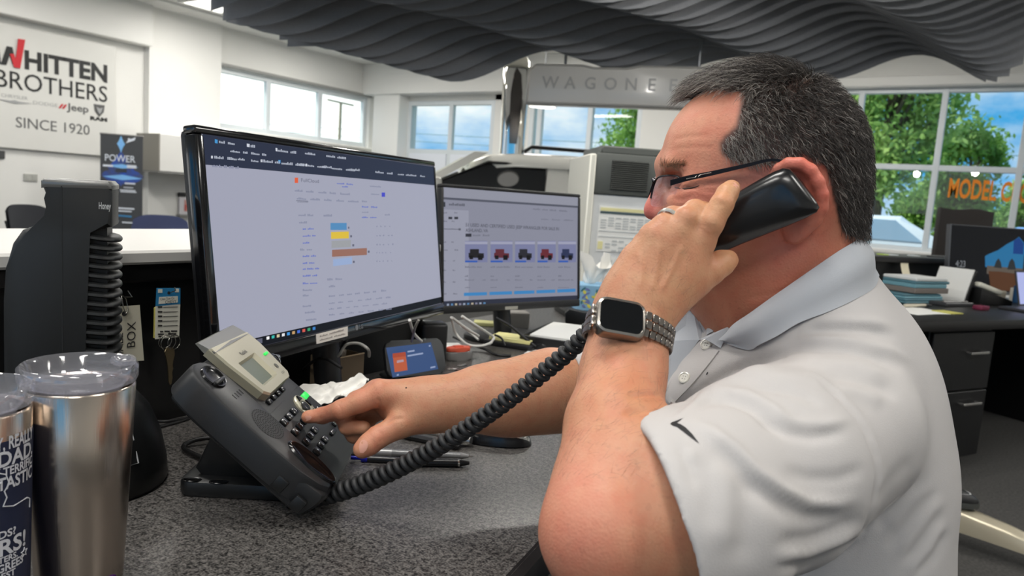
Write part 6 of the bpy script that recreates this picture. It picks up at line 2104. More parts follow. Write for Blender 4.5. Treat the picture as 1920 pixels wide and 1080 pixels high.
rdk = thing('desk', rf(0.3, 0.35, 0), 'black office desk with drawer pedestal behind the seated man', 'desk')
MB().rbox(rf, (-0.25, 0.0, DZ - 0.045), (1.9, 0.80, DZ), 0.006, 2).build('top', BLKD, rdk, 40)
MB().rbox(rf, (-0.25, 0.78, 0.2), (1.9, 0.80, DZ - 0.046), 0.004, 1).build('back_panel', BLKDD, rdk)
# pedestal
px1 = rq(1892, 622, 0.69)[0]; px0 = px1 - 0.47
MB().rbox(rf, (px0, 0.05, 0.06), (px1, 0.6, DZ - 0.05), 0.004, 1).build('pedestal', BLKDD, rdk)
zz = (DZ - 0.055, 0.40, 0.07)
for k in range(2):
    dr = MB().rbox(rf, (px0 + 0.004, 0.03, zz[k + 1] + 0.004), (px1 - 0.004, 0.052, zz[k] - 0.004), 0.003, 1).build('drawer', mat('drawer_black', (12, 12, 14), 0.45), rdk)
    zc = zz[k] - 0.10 if k == 0 else zz[k] - 0.06
    b = MB()
    hxm = (px0 + px1) / 2 + 0.09
    b.rbox(rf, (hxm - 0.07, 0.0, zc - 0.006), (hxm + 0.07, 0.012, zc + 0.006), 0.003, 2)
    for q in (-0.066, 0.054):
        b.rbox(rf, (hxm + q, 0.006, zc - 0.005), (hxm + q + 0.012, 0.034, zc + 0.005), 0.002, 1)
    b.build('handle', mat('handle_satin', (206, 204, 200), 0.25, metal=0.9), dr)
MB().rbox(rf, (-0.24, 0.05, 0.0), (-0.20, 0.78, DZ - 0.045), 0.004, 1).build('side_panel', BLKDD, rdk)
MB().rbox(rf, (1.84, 0.05, 0.0), (1.88, 0.78, DZ - 0.045), 0.004, 1).build('side_panel', BLKDD, rdk)
# ledge behind
cl2 = thing('reception_ledge', rf(0.3, 1.1, 0), 'black reception ledge behind the far desk under the tree window', 'counter')
MB().rbox(rf, (-0.30, 0.82, 0.93), (2.0, 1.16, 0.965), 0.006, 2).build('top', BLKD, cl2, 40)
MB().rbox(rf, (-0.30, 0.87, 0.0), (2.0, 0.92, 0.93), 0.003, 1).build('front_panel', BLKDD, cl2)
# loose things on the ledge
for k, (px, py, w, c, lab) in enumerate(((1658, 466, 0.05, (196, 226, 90), 'lime green scrap lying on the black ledge at its near end'), (1672, 466, 0.09, (226, 232, 232), 'white card lying on the black ledge next to the lime scrap'), (1716, 469, 0.06, (226, 232, 232), 'white card lying on the black ledge before the window post'), (1757, 472, 0.11, (40, 40, 42), 'black flat case lying on the black ledge by the far monitor'))):
    q_ = pl_uv(Fr(rf(0, 0.93, 0), rf.x, rf.z, -rf.y), px, py)
    t = thing('ledge_card', rf(q_[0], 0.93, 0.965), lab, 'card')
    f_ = Fr(ORIGIN[t.name], rf.x, rf.y, rf.z)
    MB().rbox(f_, (-w / 2, -0.02, 0), (w / 2, 0.03, 0.006), 0.002, 1).build('card', mat('ledge_card_%d' % k, c, 0.5), t)
# cream note taped to the ledge edge
t = thing('taped_note', rf(0, 0.83, 0.9), 'cream paper note hanging taped from the black ledge edge', 'note')
u0 = pl_uv(Fr(rf(0, 0.835, 0), rf.x, rf.z, -rf.y), 1698, 480)[0]
def nt_(u, v):
    return rf(u0 - 0.045 + 0.07 * u - 0.03 * v * v, 0.832 - 0.05 * v * v, 0.962 - 0.105 * v + 0.0 * u)
b = MB().grid(nt_, 4, 8); nn = len(b.v); b.add([np.array(p_) + rf.y * 0.0008 for p_ in b.v[:nn]], [f[::-1] for f in b.f])
b.build('sheet', mat('note_cream', (226, 218, 190), 0.7), t, 180)

# monitor with lock screen
t_l = pl_uv(Fr(rf(0, 0.73, 0), rf.x, rf.z, -rf.y), 1795, 420)
mR = Fr(rf(t_l[0] - 0.01, 0.71, 0.0), unit(rf.x * 1.0 + rf.y * -0.20), (0, 0, 1), np.cross(unit(rf.x * 1.0 + rf.y * -0.20), (0, 0, 1)))
TLm = pl_uv(mR, 1794, 420); BLm = pl_uv(mR, 1778, 548)
mH = TLm[1] - BLm[1]; mW = mH * 1.62
mo_ = thing('monitor', mR(TLm[0] + mW / 2, 0, 0) + np.array([0, 0, DZ]), 'monitor on the far black desk showing a rock arch lock screen', 'monitor', 'desk monitors')
mf = Fr(mR(TLm[0], BLm[1], 0), mR.x, unit(mR.y - mR.z * 0.10), np.cross(mR.x, unit(mR.y - mR.z * 0.10)))
b = MB()
b.rbox(mf, (0, 0, -0.03), (mW, mH, 0.0), 0.006, 2)
b.build('case', MATB, mo_, 40)
b = MB()
for lo, hi in (((0, mH - 0.006, -0.031), (mW, mH + 0.002, 0.002)), ((-0.002, 0, -0.031), (0.006, mH, 0.002)), ((mW - 0.006, 0, -0.031), (mW + 0.002, mH, 0.002)), ((0, -0.002, -0.031), (mW, 0.014, 0.002))):
    b.rbox(mf, lo, hi, 0.002, 1)
b.build('bezel', mat('bezel_grey', (96, 98, 102), 0.3, metal=0.5), mo_)
MB().box(mf, (0.006, 0.014, 0.0), (mW - 0.006, mH - 0.006, 0.0012)).build('screen', G('lock_black', (16, 18, 22)), mo_)


def lq(pts, z0, z1, nm, col):
    b_ = MB(); b_.prism(mf, [(x * mW, y * mH) for x, y in pts], z0, z1)
    return b_.build(nm, G('lock_' + nm + str(len(pts)), col), mo_)


lq([(0.42, 0.40), (0.90, 0.36), (0.90, 0.62), (0.86, 0.80), (0.80, 0.88), (0.74, 0.82), (0.66, 0.76), (0.56, 0.66), (0.46, 0.60), (0.41, 0.56)], 0.0012, 0.0016, 'picture_sky', (40, 110, 156))
lq([(0.74, 0.62), (0.86, 0.62), (0.86, 0.78), (0.80, 0.87), (0.74, 0.82)], 0.0016, 0.002, 'picture_sky', (24, 62, 126))
lq([(0.44, 0.30), (0.92, 0.26), (0.92, 0.40), (0.44, 0.42)], 0.0016, 0.002, 'picture_sand', (92, 84, 76))
lq([(0.50, 0.06), (0.98, 0.05), (0.98, 0.30), (0.60, 0.34), (0.46, 0.34)], 0.0020, 0.0024, 'picture_sand', (84, 54, 36))
lq([(0.52, 0.40), (0.545, 0.50), (0.57, 0.54), (0.60, 0.48), (0.615, 0.39)], 0.0021, 0.0025, 'picture_rock', (44, 48, 50))
lq([(0.68, 0.38), (0.70, 0.50), (0.73, 0.55), (0.76, 0.50), (0.785, 0.38)], 0.0021, 0.0025, 'picture_rock', (60, 48, 40))
lq([(0.86, 0.10), (0.985, 0.10), (0.985, 0.85), (0.93, 0.80), (0.87, 0.60)], 0.0026, 0.003, 'picture_rock', (48, 34, 28))
b = MB(); text_on(b, '4:23', mf, mH * 0.10, mW * 0.11, x=mW * 0.075, y=mH * 0.38, z=0.0025, depth=0.0003); b.build('clock', G('lock_grey', (132, 136, 140)), mo_)
b = MB(); b.prism(mf, [(mW * 0.07, mH * 0.31), (mW * 0.20, mH * 0.31), (mW * 0.20, mH * 0.33), (mW * 0.07, mH * 0.33)], 0.0022, 0.0026); b.build('date_line', G('lock_dim', (54, 58, 62)), mo_)
b = MB(); b.cyl(mf(mW / 2, mH * 0.2, -0.03), mf(mW / 2, mH * 0.2, -0.03) * np.array([1, 1, 0]) + np.array([0, 0, DZ + 0.006]), 0.022, n=12)
b.build('stand_neck', MATB, mo_, 40)
bb_ = mf(mW / 2, 0, -0.03)
MB().prism(Fr((bb_[0], bb_[1], DZ), rf.x, rf.y, rf.z), rrect(0.22, 0.16, 0.05, 5), 0, 0.012, 0.003, 1).build('stand_base', MATB, mo_, 40)

# tall chair back with a wavy top beyond the ledge
ch = P(1812, 420, 5.9)
t = thing('high_back_chair', (ch[0], ch[1], 0), 'dark brown high-backed chair with wavy top beyond the far ledge', 'chair')
cx_ = unit(_R + 0.12 * _F); cf = Fr((ch[0], ch[1], 0), cx_, np.array([-cx_[1], cx_[0], 0]), (0, 0, 1))
cpl = Fr(cf.o, cf.x, (0, 0, 1), -cf.y)
def cq(px, py): return pl_uv(cpl, px, py)
outl = [cq(*q) for q in ((1764, 400), (1766, 388), (1776, 394), (1790, 396), (1806, 393), (1822, 392), (1840, 392), (1852, 396), (1866, 398))]
xL_, xR_ = outl[0][0], outl[-1][0]
DKB = mat('chair_dark_brown', (44, 38, 36), 0.5)
MB().prism(cpl, [(xL_, 0.42)] + outl + [(xR_, 0.42)], -0.05, 0.0, 0.012, 2).build('backrest', DKB, t, 40)
MB().rbox(cf, (xL_, 0.05, 0.40), (xR_, 0.50, 0.48), 0.02, 2).build('seat', DKB, t, 40)
for qx in (xL_ + 0.03, xR_ - 0.03):
    for qy in (0.02, 0.46):
        MB().cyl(cf(qx, qy, 0), cf(qx, qy, 0.42), 0.02, n=10).build('leg', DKB, t, 40)

# clutter: each thing sits on the black desk
def ritem(name, px, py, label, cat, build, group=None, ang=0.0, z=DZ):
    q_ = rq(px, py, z)
    q_ = (q_[0], min(max(q_[1], 0.04), 0.50))
    t_ = thing(name, rf(q_[0], q_[1], z), label, cat, group)
    a_ = math.radians(ang)
    f_ = Fr(ORIGIN[t_.name], rf.x * math.cos(a_) + rf.y * math.sin(a_), -rf.x * math.sin(a_) + rf.y * math.cos(a_), rf.z)
    build(t_, f_)
    return t_, f_


TEAL = mat('folder_teal', (112, 158, 170), 0.55, var=0.1, vscale=12)
TEAL2 = mat('folder_teal_dark', (82, 122, 134), 0.55, var=0.1, vscale=12)
BUFF = mat('card_buff', (206, 198, 178), 0.6)


def b_tray(t_, f_):
    MB().rbox(f_, (-0.22, -0.02, 0.0), (0.13, 0.24, 0.012), 0.004, 1).build('tray_base', TEAL2, t_)
    for k in range(3):
        MB().rbox(f_, (-0.21 + 0.004 * k, -0.01 + 0.008 * k, 0.013 + 0.012 * k), (0.115 + 0.006 * (k % 2), 0.23, 0.024 + 0.012 * k), 0.003, 1).build('folder', TEAL if k % 2 else TEAL2, t_)


ritem('teal_tray', 1700, 562, 'teal letter tray with folders beside the shoulder of the man', 'tray', b_tray)


def b_books(t_, f_):
    for k, (m_, h_) in enumerate(((mat('book_grey', (120, 112, 106), 0.6), 0.03), (TEAL, 0.022), (TEAL2, 0.016), (mat('papers_white', (214, 216, 214), 0.7), 0.018))):
        z0 = 0.052 + sum((0.03, 0.022, 0.016, 0.018)[:k])
        MB().rbox(f_, (-0.20, 0.0, z0), (0.09 - 0.02 * (k % 2), 0.2, z0 + h_ - 0.001), 0.003, 1).build('folder', m_, t_)


ritem('folder_stack', 1692, 558, 'stack of grey and teal folders resting over the teal tray', 'folders', b_books)


def b_holder(t_, f_):
    f2_ = Fr(f_.o, f_.x, f_.y, unit(f_.z + 0.35 * f_.x))
    MB().rbox(f2_, (-0.01, -0.0, 0.0), (0.004, 0.2, 0.2), 0.002, 1).build('sheet', PAPER, t_)
    MB().rbox(f2_, (0.006, -0.005, 0.0), (0.03, 0.21, 0.19), 0.003, 1).build('file', BLKDD, t_)


ritem('file_holder', 1722, 555, 'black slanted file holder with white sheet beside the teal folders', 'file holder', b_holder)


def b_phone(t_, f_):
    MB().prism(Fr(f_.o, f_.x, f_.z, -f_.y), [(-0.10, 0.0), (0.10, 0.0), (0.10, 0.03), (-0.10, 0.09)], -0.1, 0.1, 0.006, 2).build('body', BLKDD, t_, 40)
    MB().rbox(Fr(f_(-0.02, -0.04, 0.075), unit(f_.x - 0.3 * f_.z), f_.y, unit(f_.z + 0.3 * f_.x)), (-0.08, -0.03, 0.0), (0.08, 0.02, 0.03), 0.012, 3).build('handset', mat('cream_plastic', (206, 204, 190), 0.5), t_, 40)


ritem('desk_telephone', 1764, 556, 'black telephone with cream handset on the far desk', 'telephone', b_phone, ang=-20)


def b_block(w, d, h, m_, nm='block', r=0.004):
    def f(t_, f_):
        MB().rbox(f_, (-w / 2, 0, 0), (w / 2, d, h), r, 2).build(nm, m_, t_, 40)
    return f


ritem('note_cube', 1782, 548, 'white paper cube with a blue pen box behind the far telephone', 'note cube', b_block(0.06, 0.06, 0.085, mat('cube_white', (206, 204, 192), 0.6)))
def b_pens(t_, f_):
    MB().lathe(f_, [(0.001, 0), (0.032, 0), (0.034, 0.1), (0.031, 0.1), (0.029, 0.004), (0.001, 0.004)], 20).build('cup', mat('cup_blue', (40, 86, 130), 0.5), t_, 40)
    for k, m_ in enumerate((mat('marker_lime', (196, 210, 70), 0.5), mat('pen_blue', (24, 34, 178), 0.3), PENB)):
        MB().tube([f_(0.01 * (k - 1), 0.005 * k, 0.006), f_(0.028 * (k - 1), 0.012 * k, 0.15)], 0.004, 8).build('pen', m_, t_, 60)
ritem('pen_cup', 1803, 552, 'blue pen cup with lime marker on the far desk', 'pen cup', b_pens)
ritem('white_label', 1822, 545, 'white label block standing before the far monitor', 'label', b_block(0.09, 0.012, 0.03, mat('cube_white', (206, 204, 192), 0.6)), z=DZ + 0.0)
ritem('card_stand', 1862, 566, 'cream business card holder with cards on the far desk', 'card holder', b_block(0.10, 0.05, 0.07, BUFF))
ritem('black_box', 1848, 566, 'small black box with a cream card leaning on it', 'box', b_block(0.05, 0.05, 0.05, BLKDD))
ritem('maroon_case', 1848, 582, 'small maroon case lying before the cream card holder', 'case', b_block(0.07, 0.05, 0.022, mat('maroon', (112, 34, 62), 0.45)))
def b_keyb(t_, f_):
    MB().rbox(f_, (-0.12, 0.0, 0.0), (0.12, 0.10, 0.02), 0.004, 1).build('case', mat('keyboard_dark', (58, 58, 60), 0.4), t_)
    MB().rbox(f_, (-0.11, 0.02, 0.02), (0.10, 0.035, 0.026), 0.003, 1).build('bar', mat('dull_grey_plastic', (120, 118, 116), 0.25), t_)
ritem('calculator', 1800, 575, 'dark calculator lying before the far telephone', 'calculator', b_keyb)
def b_lap(t_, f_):
    MB().rbox(f_, (-0.16, 0.0, 0.0), (0.30, 0.23, 0.016), 0.004, 1).build('base', mat('laptop_dark', (48, 48, 52), 0.4), t_)
    MB().rbox(f_, (0.02, 0.02, 0.016), (0.12, 0.08, 0.018), 0.001, 1).build('note', mat('note_cream', (226, 218, 190), 0.7), t_)
    f2_ = Fr(f_(0.07, 0.23, 0.012), f_.x, unit(f_.z + 0.25 * f_.y), unit(-f_.y + 0.25 * f_.z))
    s_ = MB().rbox(f2_, (-0.03, 0.0, -0.008), (0.25, 0.2, 0.0), 0.003, 1).build('lid', mat('laptop_dark', (48, 48, 52), 0.4), t_)
    MB().box(f2_, (-0.02, 0.012, 0.0), (0.24, 0.19, 0.001)).build('screen', G('laptop_lilac', (176, 184, 232)), s_)
ritem('laptop', 1990, 592, 'open dark laptop with lilac screen at the end of the far desk', 'laptop', b_lap)
def b_papers(t_, f_):
    for k, (a, w) in enumerate(((0.1, 0.3), (-0.15, 0.26))):
        f2_ = Fr(f_(0, 0, 0.001 * k), unit(f_.x + a * f_.y), unit(f_.y - a * f_.x), f_.z)
        MB().box(f2_, (-w / 2, -0.02, 0.0), (w / 2, 0.17, 0.001)).build('sheet', PAPER, t_)
ritem('papers', 1745, 588, 'loose white papers on the near edge of the far desk', 'papers', b_papers)
def b_olive(t_, f_):
    MB().box(f_, (-0.045, -0.03, 0.002), (0.05, 0.07, 0.006)).build('pad', mat('note_olive_bright', (190, 186, 96), 0.7), t_)
ritem('sticky_pad', 1783, 588, 'olive sticky pad lying on the loose papers', 'notepad', b_olive)
def b_pen(t_, f_):
    MB().tube([f_(-0.11, 0, 0.012), f_(0.05, 0.0, 0.012)], 0.008, 10).build('barrel', BUFF, t_, 60)
    MB().tube([f_(0.05, 0, 0.012), f_(0.10, 0.0, 0.012)], [0.009, 0.006], 10).build('cap', PENB, t_, 60)
ritem('marker_pen', 1722, 577, 'fat cream marker pen with black cap beside the loose papers', 'pen', b_pen)

# ---- star base and stool with a shoe resting on a leg
CHB = mat('base_champagne', (206, 196, 172), 0.28, metal=0.35)
hub = P(1640, 900, 2.9); hub[2] = 0
st = thing('office_stool', (hub[0], hub[1], 0), 'office stool with champagne star base behind the seated man', 'stool')
tip = on_z(1990, 1030, 0.10); 
d0 = unit((tip - hub) * np.array([1, 1, 0])); a0 = math.atan2(d0[1], d0[0]); Lr = np.linalg.norm((tip - hub)[:2])
for k in range(5):
    a = a0 + 2 * math.pi * k / 5
    L_ = Lr if k == 0 else 0.36
    u_ = np.array([math.cos(a), math.sin(a), 0]); w_ = np.array([-math.sin(a), math.cos(a), 0])
    secs = []
    for s_, hw, zt_, zb in ((0.03, 0.05, 0.155, 0.05), (0.4, 0.044, 0.15, 0.06), (0.75, 0.036, 0.125, 0.055), (0.97, 0.030, 0.10, 0.05), (1.0, 0.02, 0.09, 0.055)):
        c_ = np.array([hub[0], hub[1], 0]) + u_ * L_ * s_
        secs.append([c_ + w_ * x + np.array([0, 0, z]) for x, z in ((-hw, zb), (-hw, zt_ - 0.02), (-hw * 0.7, zt_ - 0.004), (0, zt_), (hw * 0.7, zt_ - 0.004), (hw, zt_ - 0.02), (hw, zb))])
    lg = MB().loft(secs).build('leg', CHB, st, 50)
    ce = np.array([hub[0], hub[1], 0]) + u_ * L_ * 0.96
    MB().lathe(Fr(ce + np.array([0, 0, 0.026]), u_, (0, 0, 1), w_), [(0.001, -0.02), (0.024, -0.02), (0.026, -0.012), (0.026, 0.012), (0.024, 0.02), (0.001, 0.02)], 16).build('caster', BLKDD, lg, 40)
MB().cyl((hub[0], hub[1], 0.1), (hub[0], hub[1], 0.44), 0.03, 0.025, 16).build('column', MATB, st, 40)
MB().lathe(Fr((hub[0], hub[1], 0.43), (1, 0, 0), (0, 1, 0), (0, 0, 1)), [(0.001, 0), (0.16, 0.0), (0.19, 0.02), (0.195, 0.05), (0.17, 0.075), (0.001, 0.08)], 32).build('seat', MATB, st, 60)

SHB = mat('shoe_black', (24, 24, 26), 0.5, bump=0.1, bscale=200)
sp = np.array([hub[0], hub[1], 0]) + d0 * Lr * 0.60
def shoe(pos, fdir, parent, name, lat, m=SHB, scale=1.0):
    f_ = Fr(pos, fdir, np.cross((0, 0, 1), fdir), (0, 0, 1))
    secs, sole = [], []
    for x, w_, h_ in ((-0.13, 0.018, 0.05), (-0.12, 0.032, 0.075), (-0.07, 0.036, 0.09), (-0.02, 0.036, 0.088), (0.03, 0.040, 0.07), (0.08, 0.045, 0.056), (0.115, 0.040, 0.046), (0.138, 0.026, 0.034), (0.147, 0.010, 0.024)):
        x, w_, h_ = x * scale, w_ * scale, h_ * scale
        secs.append([f_(x, w_ * cx, 0.018 + (h_ - 0.018) * cz) for cx, cz in ((-1, 0), (-1.03, 0.35), (-0.85, 0.75), (-0.45, 0.97), (0, 1.02), (0.45, 0.97), (0.85, 0.75), (1.03, 0.35), (1, 0))])
        sole.append([f_(x * 1.015, w_ * 1.07 * cx, z_) for cx, z_ in ((-1, 0), (-1.02, 0.010), (-1, 0.02), (1, 0.02), (1.02, 0.010), (1, 0))])
    u = MB().loft(secs).build('upper', m, parent, 60)
    MB().loft(sole).build('sole', mat('shoe_sole', (66, 68, 66), 0.6), parent, 40)
    return f_, u
sh = thing('shoe', sp + np.array([0, 0, 0.15]), 'black stitched moccasin shoe resting on the champagne stool leg', 'shoe')
sdir = unit(_R * 0.93 - _F * 0.30)
s_pos = on_z(1806, 945, 0.152)
s_pos = s_pos - sdir * 0.10
f_, up_ = shoe(np.array([s_pos[0], s_pos[1], 0.150]), sdir, sh, 'shoe', 0)
b = MB()
for k in range(26):
    a = math.pi * (k / 25 - 0.5)
    x_, y_ = 0.055 + 0.062 * math.cos(a), 0.034 * math.sin(a)
    b.rbox(f_.at(x_, y_, 0.055 - 0.17 * max(0, x_ - 0.06) - 12 * y_ * y_ * 0.3), (-0.003, -0.001, -0.001), (0.003, 0.001, 0.0015), 0.0005, 1)
o = b.build('stitching', mat('stitch_white', (200, 200, 200), 0.6), sh); o['kind'] = 'stuff'
MB().loft([[f_(x, y * w_, z_) for x, y, z_ in ((0.02, -1, 0.074), (0.02, 1, 0.074), (0.085, 0.8, 0.058), (0.085, -0.8, 0.058))] for w_ in (0.025, 0.0249)], caps=True).build('vamp', mat('vamp_grey', (54, 54, 56), 0.6, rgb2=(24, 24, 26), vscale=80), sh)
sh.location = tuple(ORIGIN[sh.name])
# ================================================================== the seated man
def smin(a, b, k):
    if k <= 0:
        return np.minimum(a, b)
    h = np.maximum(k - np.abs(a - b), 0.0) / k
    return np.minimum(a, b) - h * h * k * 0.25


class Cone:
    """Capsule from a to b with end radii."""
    def __init__(s, a, b, r1, r2, k=0.012, op='+'):
        s.a, s.b = np.asarray(a, float), np.asarray(b, float)
        s.r1, s.r2, s.k, s.op = r1, r2, k, op

    def __call__(s, p):
        ba = s.b - s.a
        pa = p - s.a
        h = np.clip(pa @ ba / max(ba @ ba, 1e-12), 0, 1)
        return np.linalg.norm(pa - h[:, None] * ba, axis=1) - (s.r1 + (s.r2 - s.r1) * h)


class Ell:
    """Ellipsoid with axes."""
    def __init__(s, c, ax, r, k=0.015, op='+'):
        s.c, s.M, s.r, s.k, s.op = np.asarray(c, float), np.array([unit(v) for v in ax]), np.asarray(r, float), k, op

    def __call__(s, p):
        q = (p - s.c) @ s.M.T
        k0 = np.linalg.norm(q / s.r, axis=1)
        k1 = np.linalg.norm(q / (s.r * s.r), axis=1)
        return np.where(k0 < 1e-6, -s.r.min(), k0 * (k0 - 1.0) / np.maximum(k1, 1e-9))


class Half:
    """Keeps the side the normal points away from (cuts what lies beyond)."""
    def __init__(s, o, n, k=0.004):
        s.o, s.n, s.k, s.op = np.asarray(o, float), unit(n), k, 'x'

    def __call__(s, p):
        return (p - s.o) @ s.n


def chain(pts, rs, k=0.012):
    return [Cone(pts[i], pts[i + 1], rs[i], rs[i + 1], k) for i in range(len(pts) - 1)]


def sdf_eval(prims, p, vals=None):
    d = np.full(len(p), 1e3)
    for i, q in enumerate(prims):
        v = q(p)
        if vals is not None:
            vals[i] = v
        if q.op == '+':
            d = smin(d, v, q.k)
        elif q.op == '-':
            d = -smin(-d, v, q.k)
        else:
            d = -smin(-d, -v, q.k)
    return d


def surface_nets(prims, lo, hi, h, B=12):
    lo, hi = np.asarray(lo, float), np.asarray(hi, float)
    n = np.ceil((hi - lo) / h / B).astype(int) * B + 1
    nb = (n - 1) // B
    gx, gy, gz = [np.arange(k) for k in nb]
    ctr = np.stack(np.meshgrid(gx, gy, gz, indexing='ij'), -1).reshape(-1, 3)
    cp = lo + (ctr + 0.5) * B * h
    vals = np.zeros((len(prims), len(cp)))
    dc = sdf_eval(prims, cp, vals)
    br = B * h * 0.87
    D = np.empty(n, np.float32)
    sign = np.where(dc.reshape(nb) > 0, 1.0, -1.0).astype(np.float32)
    D[:] = 1.0
    D[:-1, :-1, :-1] = sign.repeat(B, 0).repeat(B, 1).repeat(B, 2)
    off = np.stack(np.meshgrid(*[np.arange(B + 1)] * 3, indexing='ij'), -1).reshape(-1, 3) * h
    for i in np.nonzero(np.abs(dc) < br + 0.012)[0]:
        keep = []
        for j, q in enumerate(prims):
            v = vals[j, i]
            if q.op == '+':
                if v < max(dc[i], 0) + 2 * br + 1.5 * q.k + 0.01:
                    keep.append(q)
            elif q.op == '-':
                if v < br + q.k:
                    keep.append(q)
            elif v > -br - q.k:
                keep.append(q)
        b0 = ctr[i] * B
        p = lo + b0 * h + off
        D[b0[0]:b0[0] + B + 1, b0[1]:b0[1] + B + 1, b0[2]:b0[2] + B + 1] = sdf_eval(keep, p).reshape(B + 1, B + 1, B + 1)
    S = D < 0
    cs = S[:-1, :-1, :-1].astype(np.int8)
    tot = np.zeros(cs.shape, np.int8)
    for dx in (0, 1):
        for dy in (0, 1):
            for dz in (0, 1):
                tot += S[dx:S.shape[0] - 1 + dx, dy:S.shape[1] - 1 + dy, dz:S.shape[2] - 1 + dz]
    act = np.argwhere((tot > 0) & (tot < 8))
    vid = np.full(cs.shape, -1, np.int64)
    vid[act[:, 0], act[:, 1], act[:, 2]] = np.arange(len(act))
    acc = np.zeros((len(act), 3)); cnt = np.zeros(len(act))
    corners = [(x, y, z) for x in (0, 1) for y in (0, 1) for z in (0, 1)]
    cd = {c: D[act[:, 0] + c[0], act[:, 1] + c[1], act[:, 2] + c[2]].astype(float) for c in corners}
    for ax in range(3):
        for c in corners:
            if c[ax] == 0:
                e = list(c); e[ax] = 1; e = tuple(e)
                a, b = cd[c], cd[e]
                m = (a < 0) != (b < 0)
                t = np.where(m, a / np.where(m, a - b, 1), 0)
                pt = np.array(c, float)[None, :].repeat(len(act), 0)
                pt[:, ax] += t
                acc[m] += pt[m]; cnt[m] += 1
    V = lo + (act + acc / cnt[:, None]) * h
    F = []
    for ax in range(3):
        sl0 = [slice(None)] * 3; sl1 = [slice(None)] * 3
        sl0[ax] = slice(0, -1); sl1[ax] = slice(1, None)
        a, b = S[tuple(sl0)], S[tuple(sl1)]
        e = np.argwhere(a != b)
        u, w = (ax + 1) % 3, (ax + 2) % 3
        e = e[(e[:, u] > 0) & (e[:, w] > 0) & (e[:, u] < n[u] - 1) & (e[:, w] < n[w] - 1)]
        inside = S[e[:, 0], e[:, 1], e[:, 2]]
        q = []
        for du, dw in ((-1, -1), (0, -1), (0, 0), (-1, 0)):
            c = e.copy(); c[:, u] += du; c[:, w] += dw
            q.append(vid[c[:, 0], c[:, 1], c[:, 2]])
        q = np.stack(q, 1)
        q[~inside] = q[~inside][:, ::-1]
        F.append(q)
    F = np.concatenate(F)
    return V, F[(F >= 0).all(1)]


def vnormals(V, F):
    a = V[F[:, 2]] - V[F[:, 0]]
    b = V[F[:, 3]] - V[F[:, 1]]
    fn = np.cross(a, b)
    N = np.zeros_like(V)
    for i in range(4):
        np.add.at(N, F[:, i], fn)
    return N / (np.linalg.norm(N, axis=1)[:, None] + 1e-12)


def relax(V, F, it=2, lam=0.5):
    for _ in range(it):
        A = np.zeros_like(V); c = np.zeros(len(V))
        for i in range(4):
            np.add.at(A, F[:, i], V[F[:, (i + 1) % 4]]); np.add.at(c, F[:, i], 1)
            np.add.at(A, F[:, i], V[F[:, (i + 3) % 4]]); np.add.at(c, F[:, i], 1)
        V = V * (1 - lam) + lam * A / np.maximum(c, 1)[:, None]
    return V


def seg_dist2(px, poly):
    """Distance of pixel points to a polyline and the fraction along it."""
    best = np.full(len(px), 1e9); fr_ = np.zeros(len(px))
    L = [0.0]
    for i in range(len(poly) - 1):
        L.append(L[-1] + math.dist(poly[i], poly[i + 1]))
    for i in range(len(poly) - 1):
        a, b = np.array(poly[i], float), np.array(poly[i + 1], float)
        ba = b - a
        t = np.clip(((px - a) @ ba) / (ba @ ba), 0, 1)
        d = np.linalg.norm(px - (a + t[:, None] * ba), axis=1)
        m = d < best
        best[m] = d[m]; fr_[m] = (L[i] + t[m] * (L[i + 1] - L[i])) / L[-1]
    return best, fr_


# ---- head frame: the sagittal plane faces the lens; forward A, up B, towards the lens C
H0 = P(1440, 350, 0.80)
HC = unit(-ray(1440, 350))
HB = unit(UP - HC * (UP @ HC))
HA = np.cross(HB, HC) * -1.0
if HA @ RT > 0:
    HA = -HA
PXM = 0.80 / FPX * 1.0


def hp(px, py, c=0.0):
    """Point of the head seen at a pixel, c metres from its mid-plane towards the lens."""
    r_ = ray(px, py)
    s_ = ((H0 + HC * c - EY) @ HC) / (r_ @ HC)
    return EY + r_ * s_


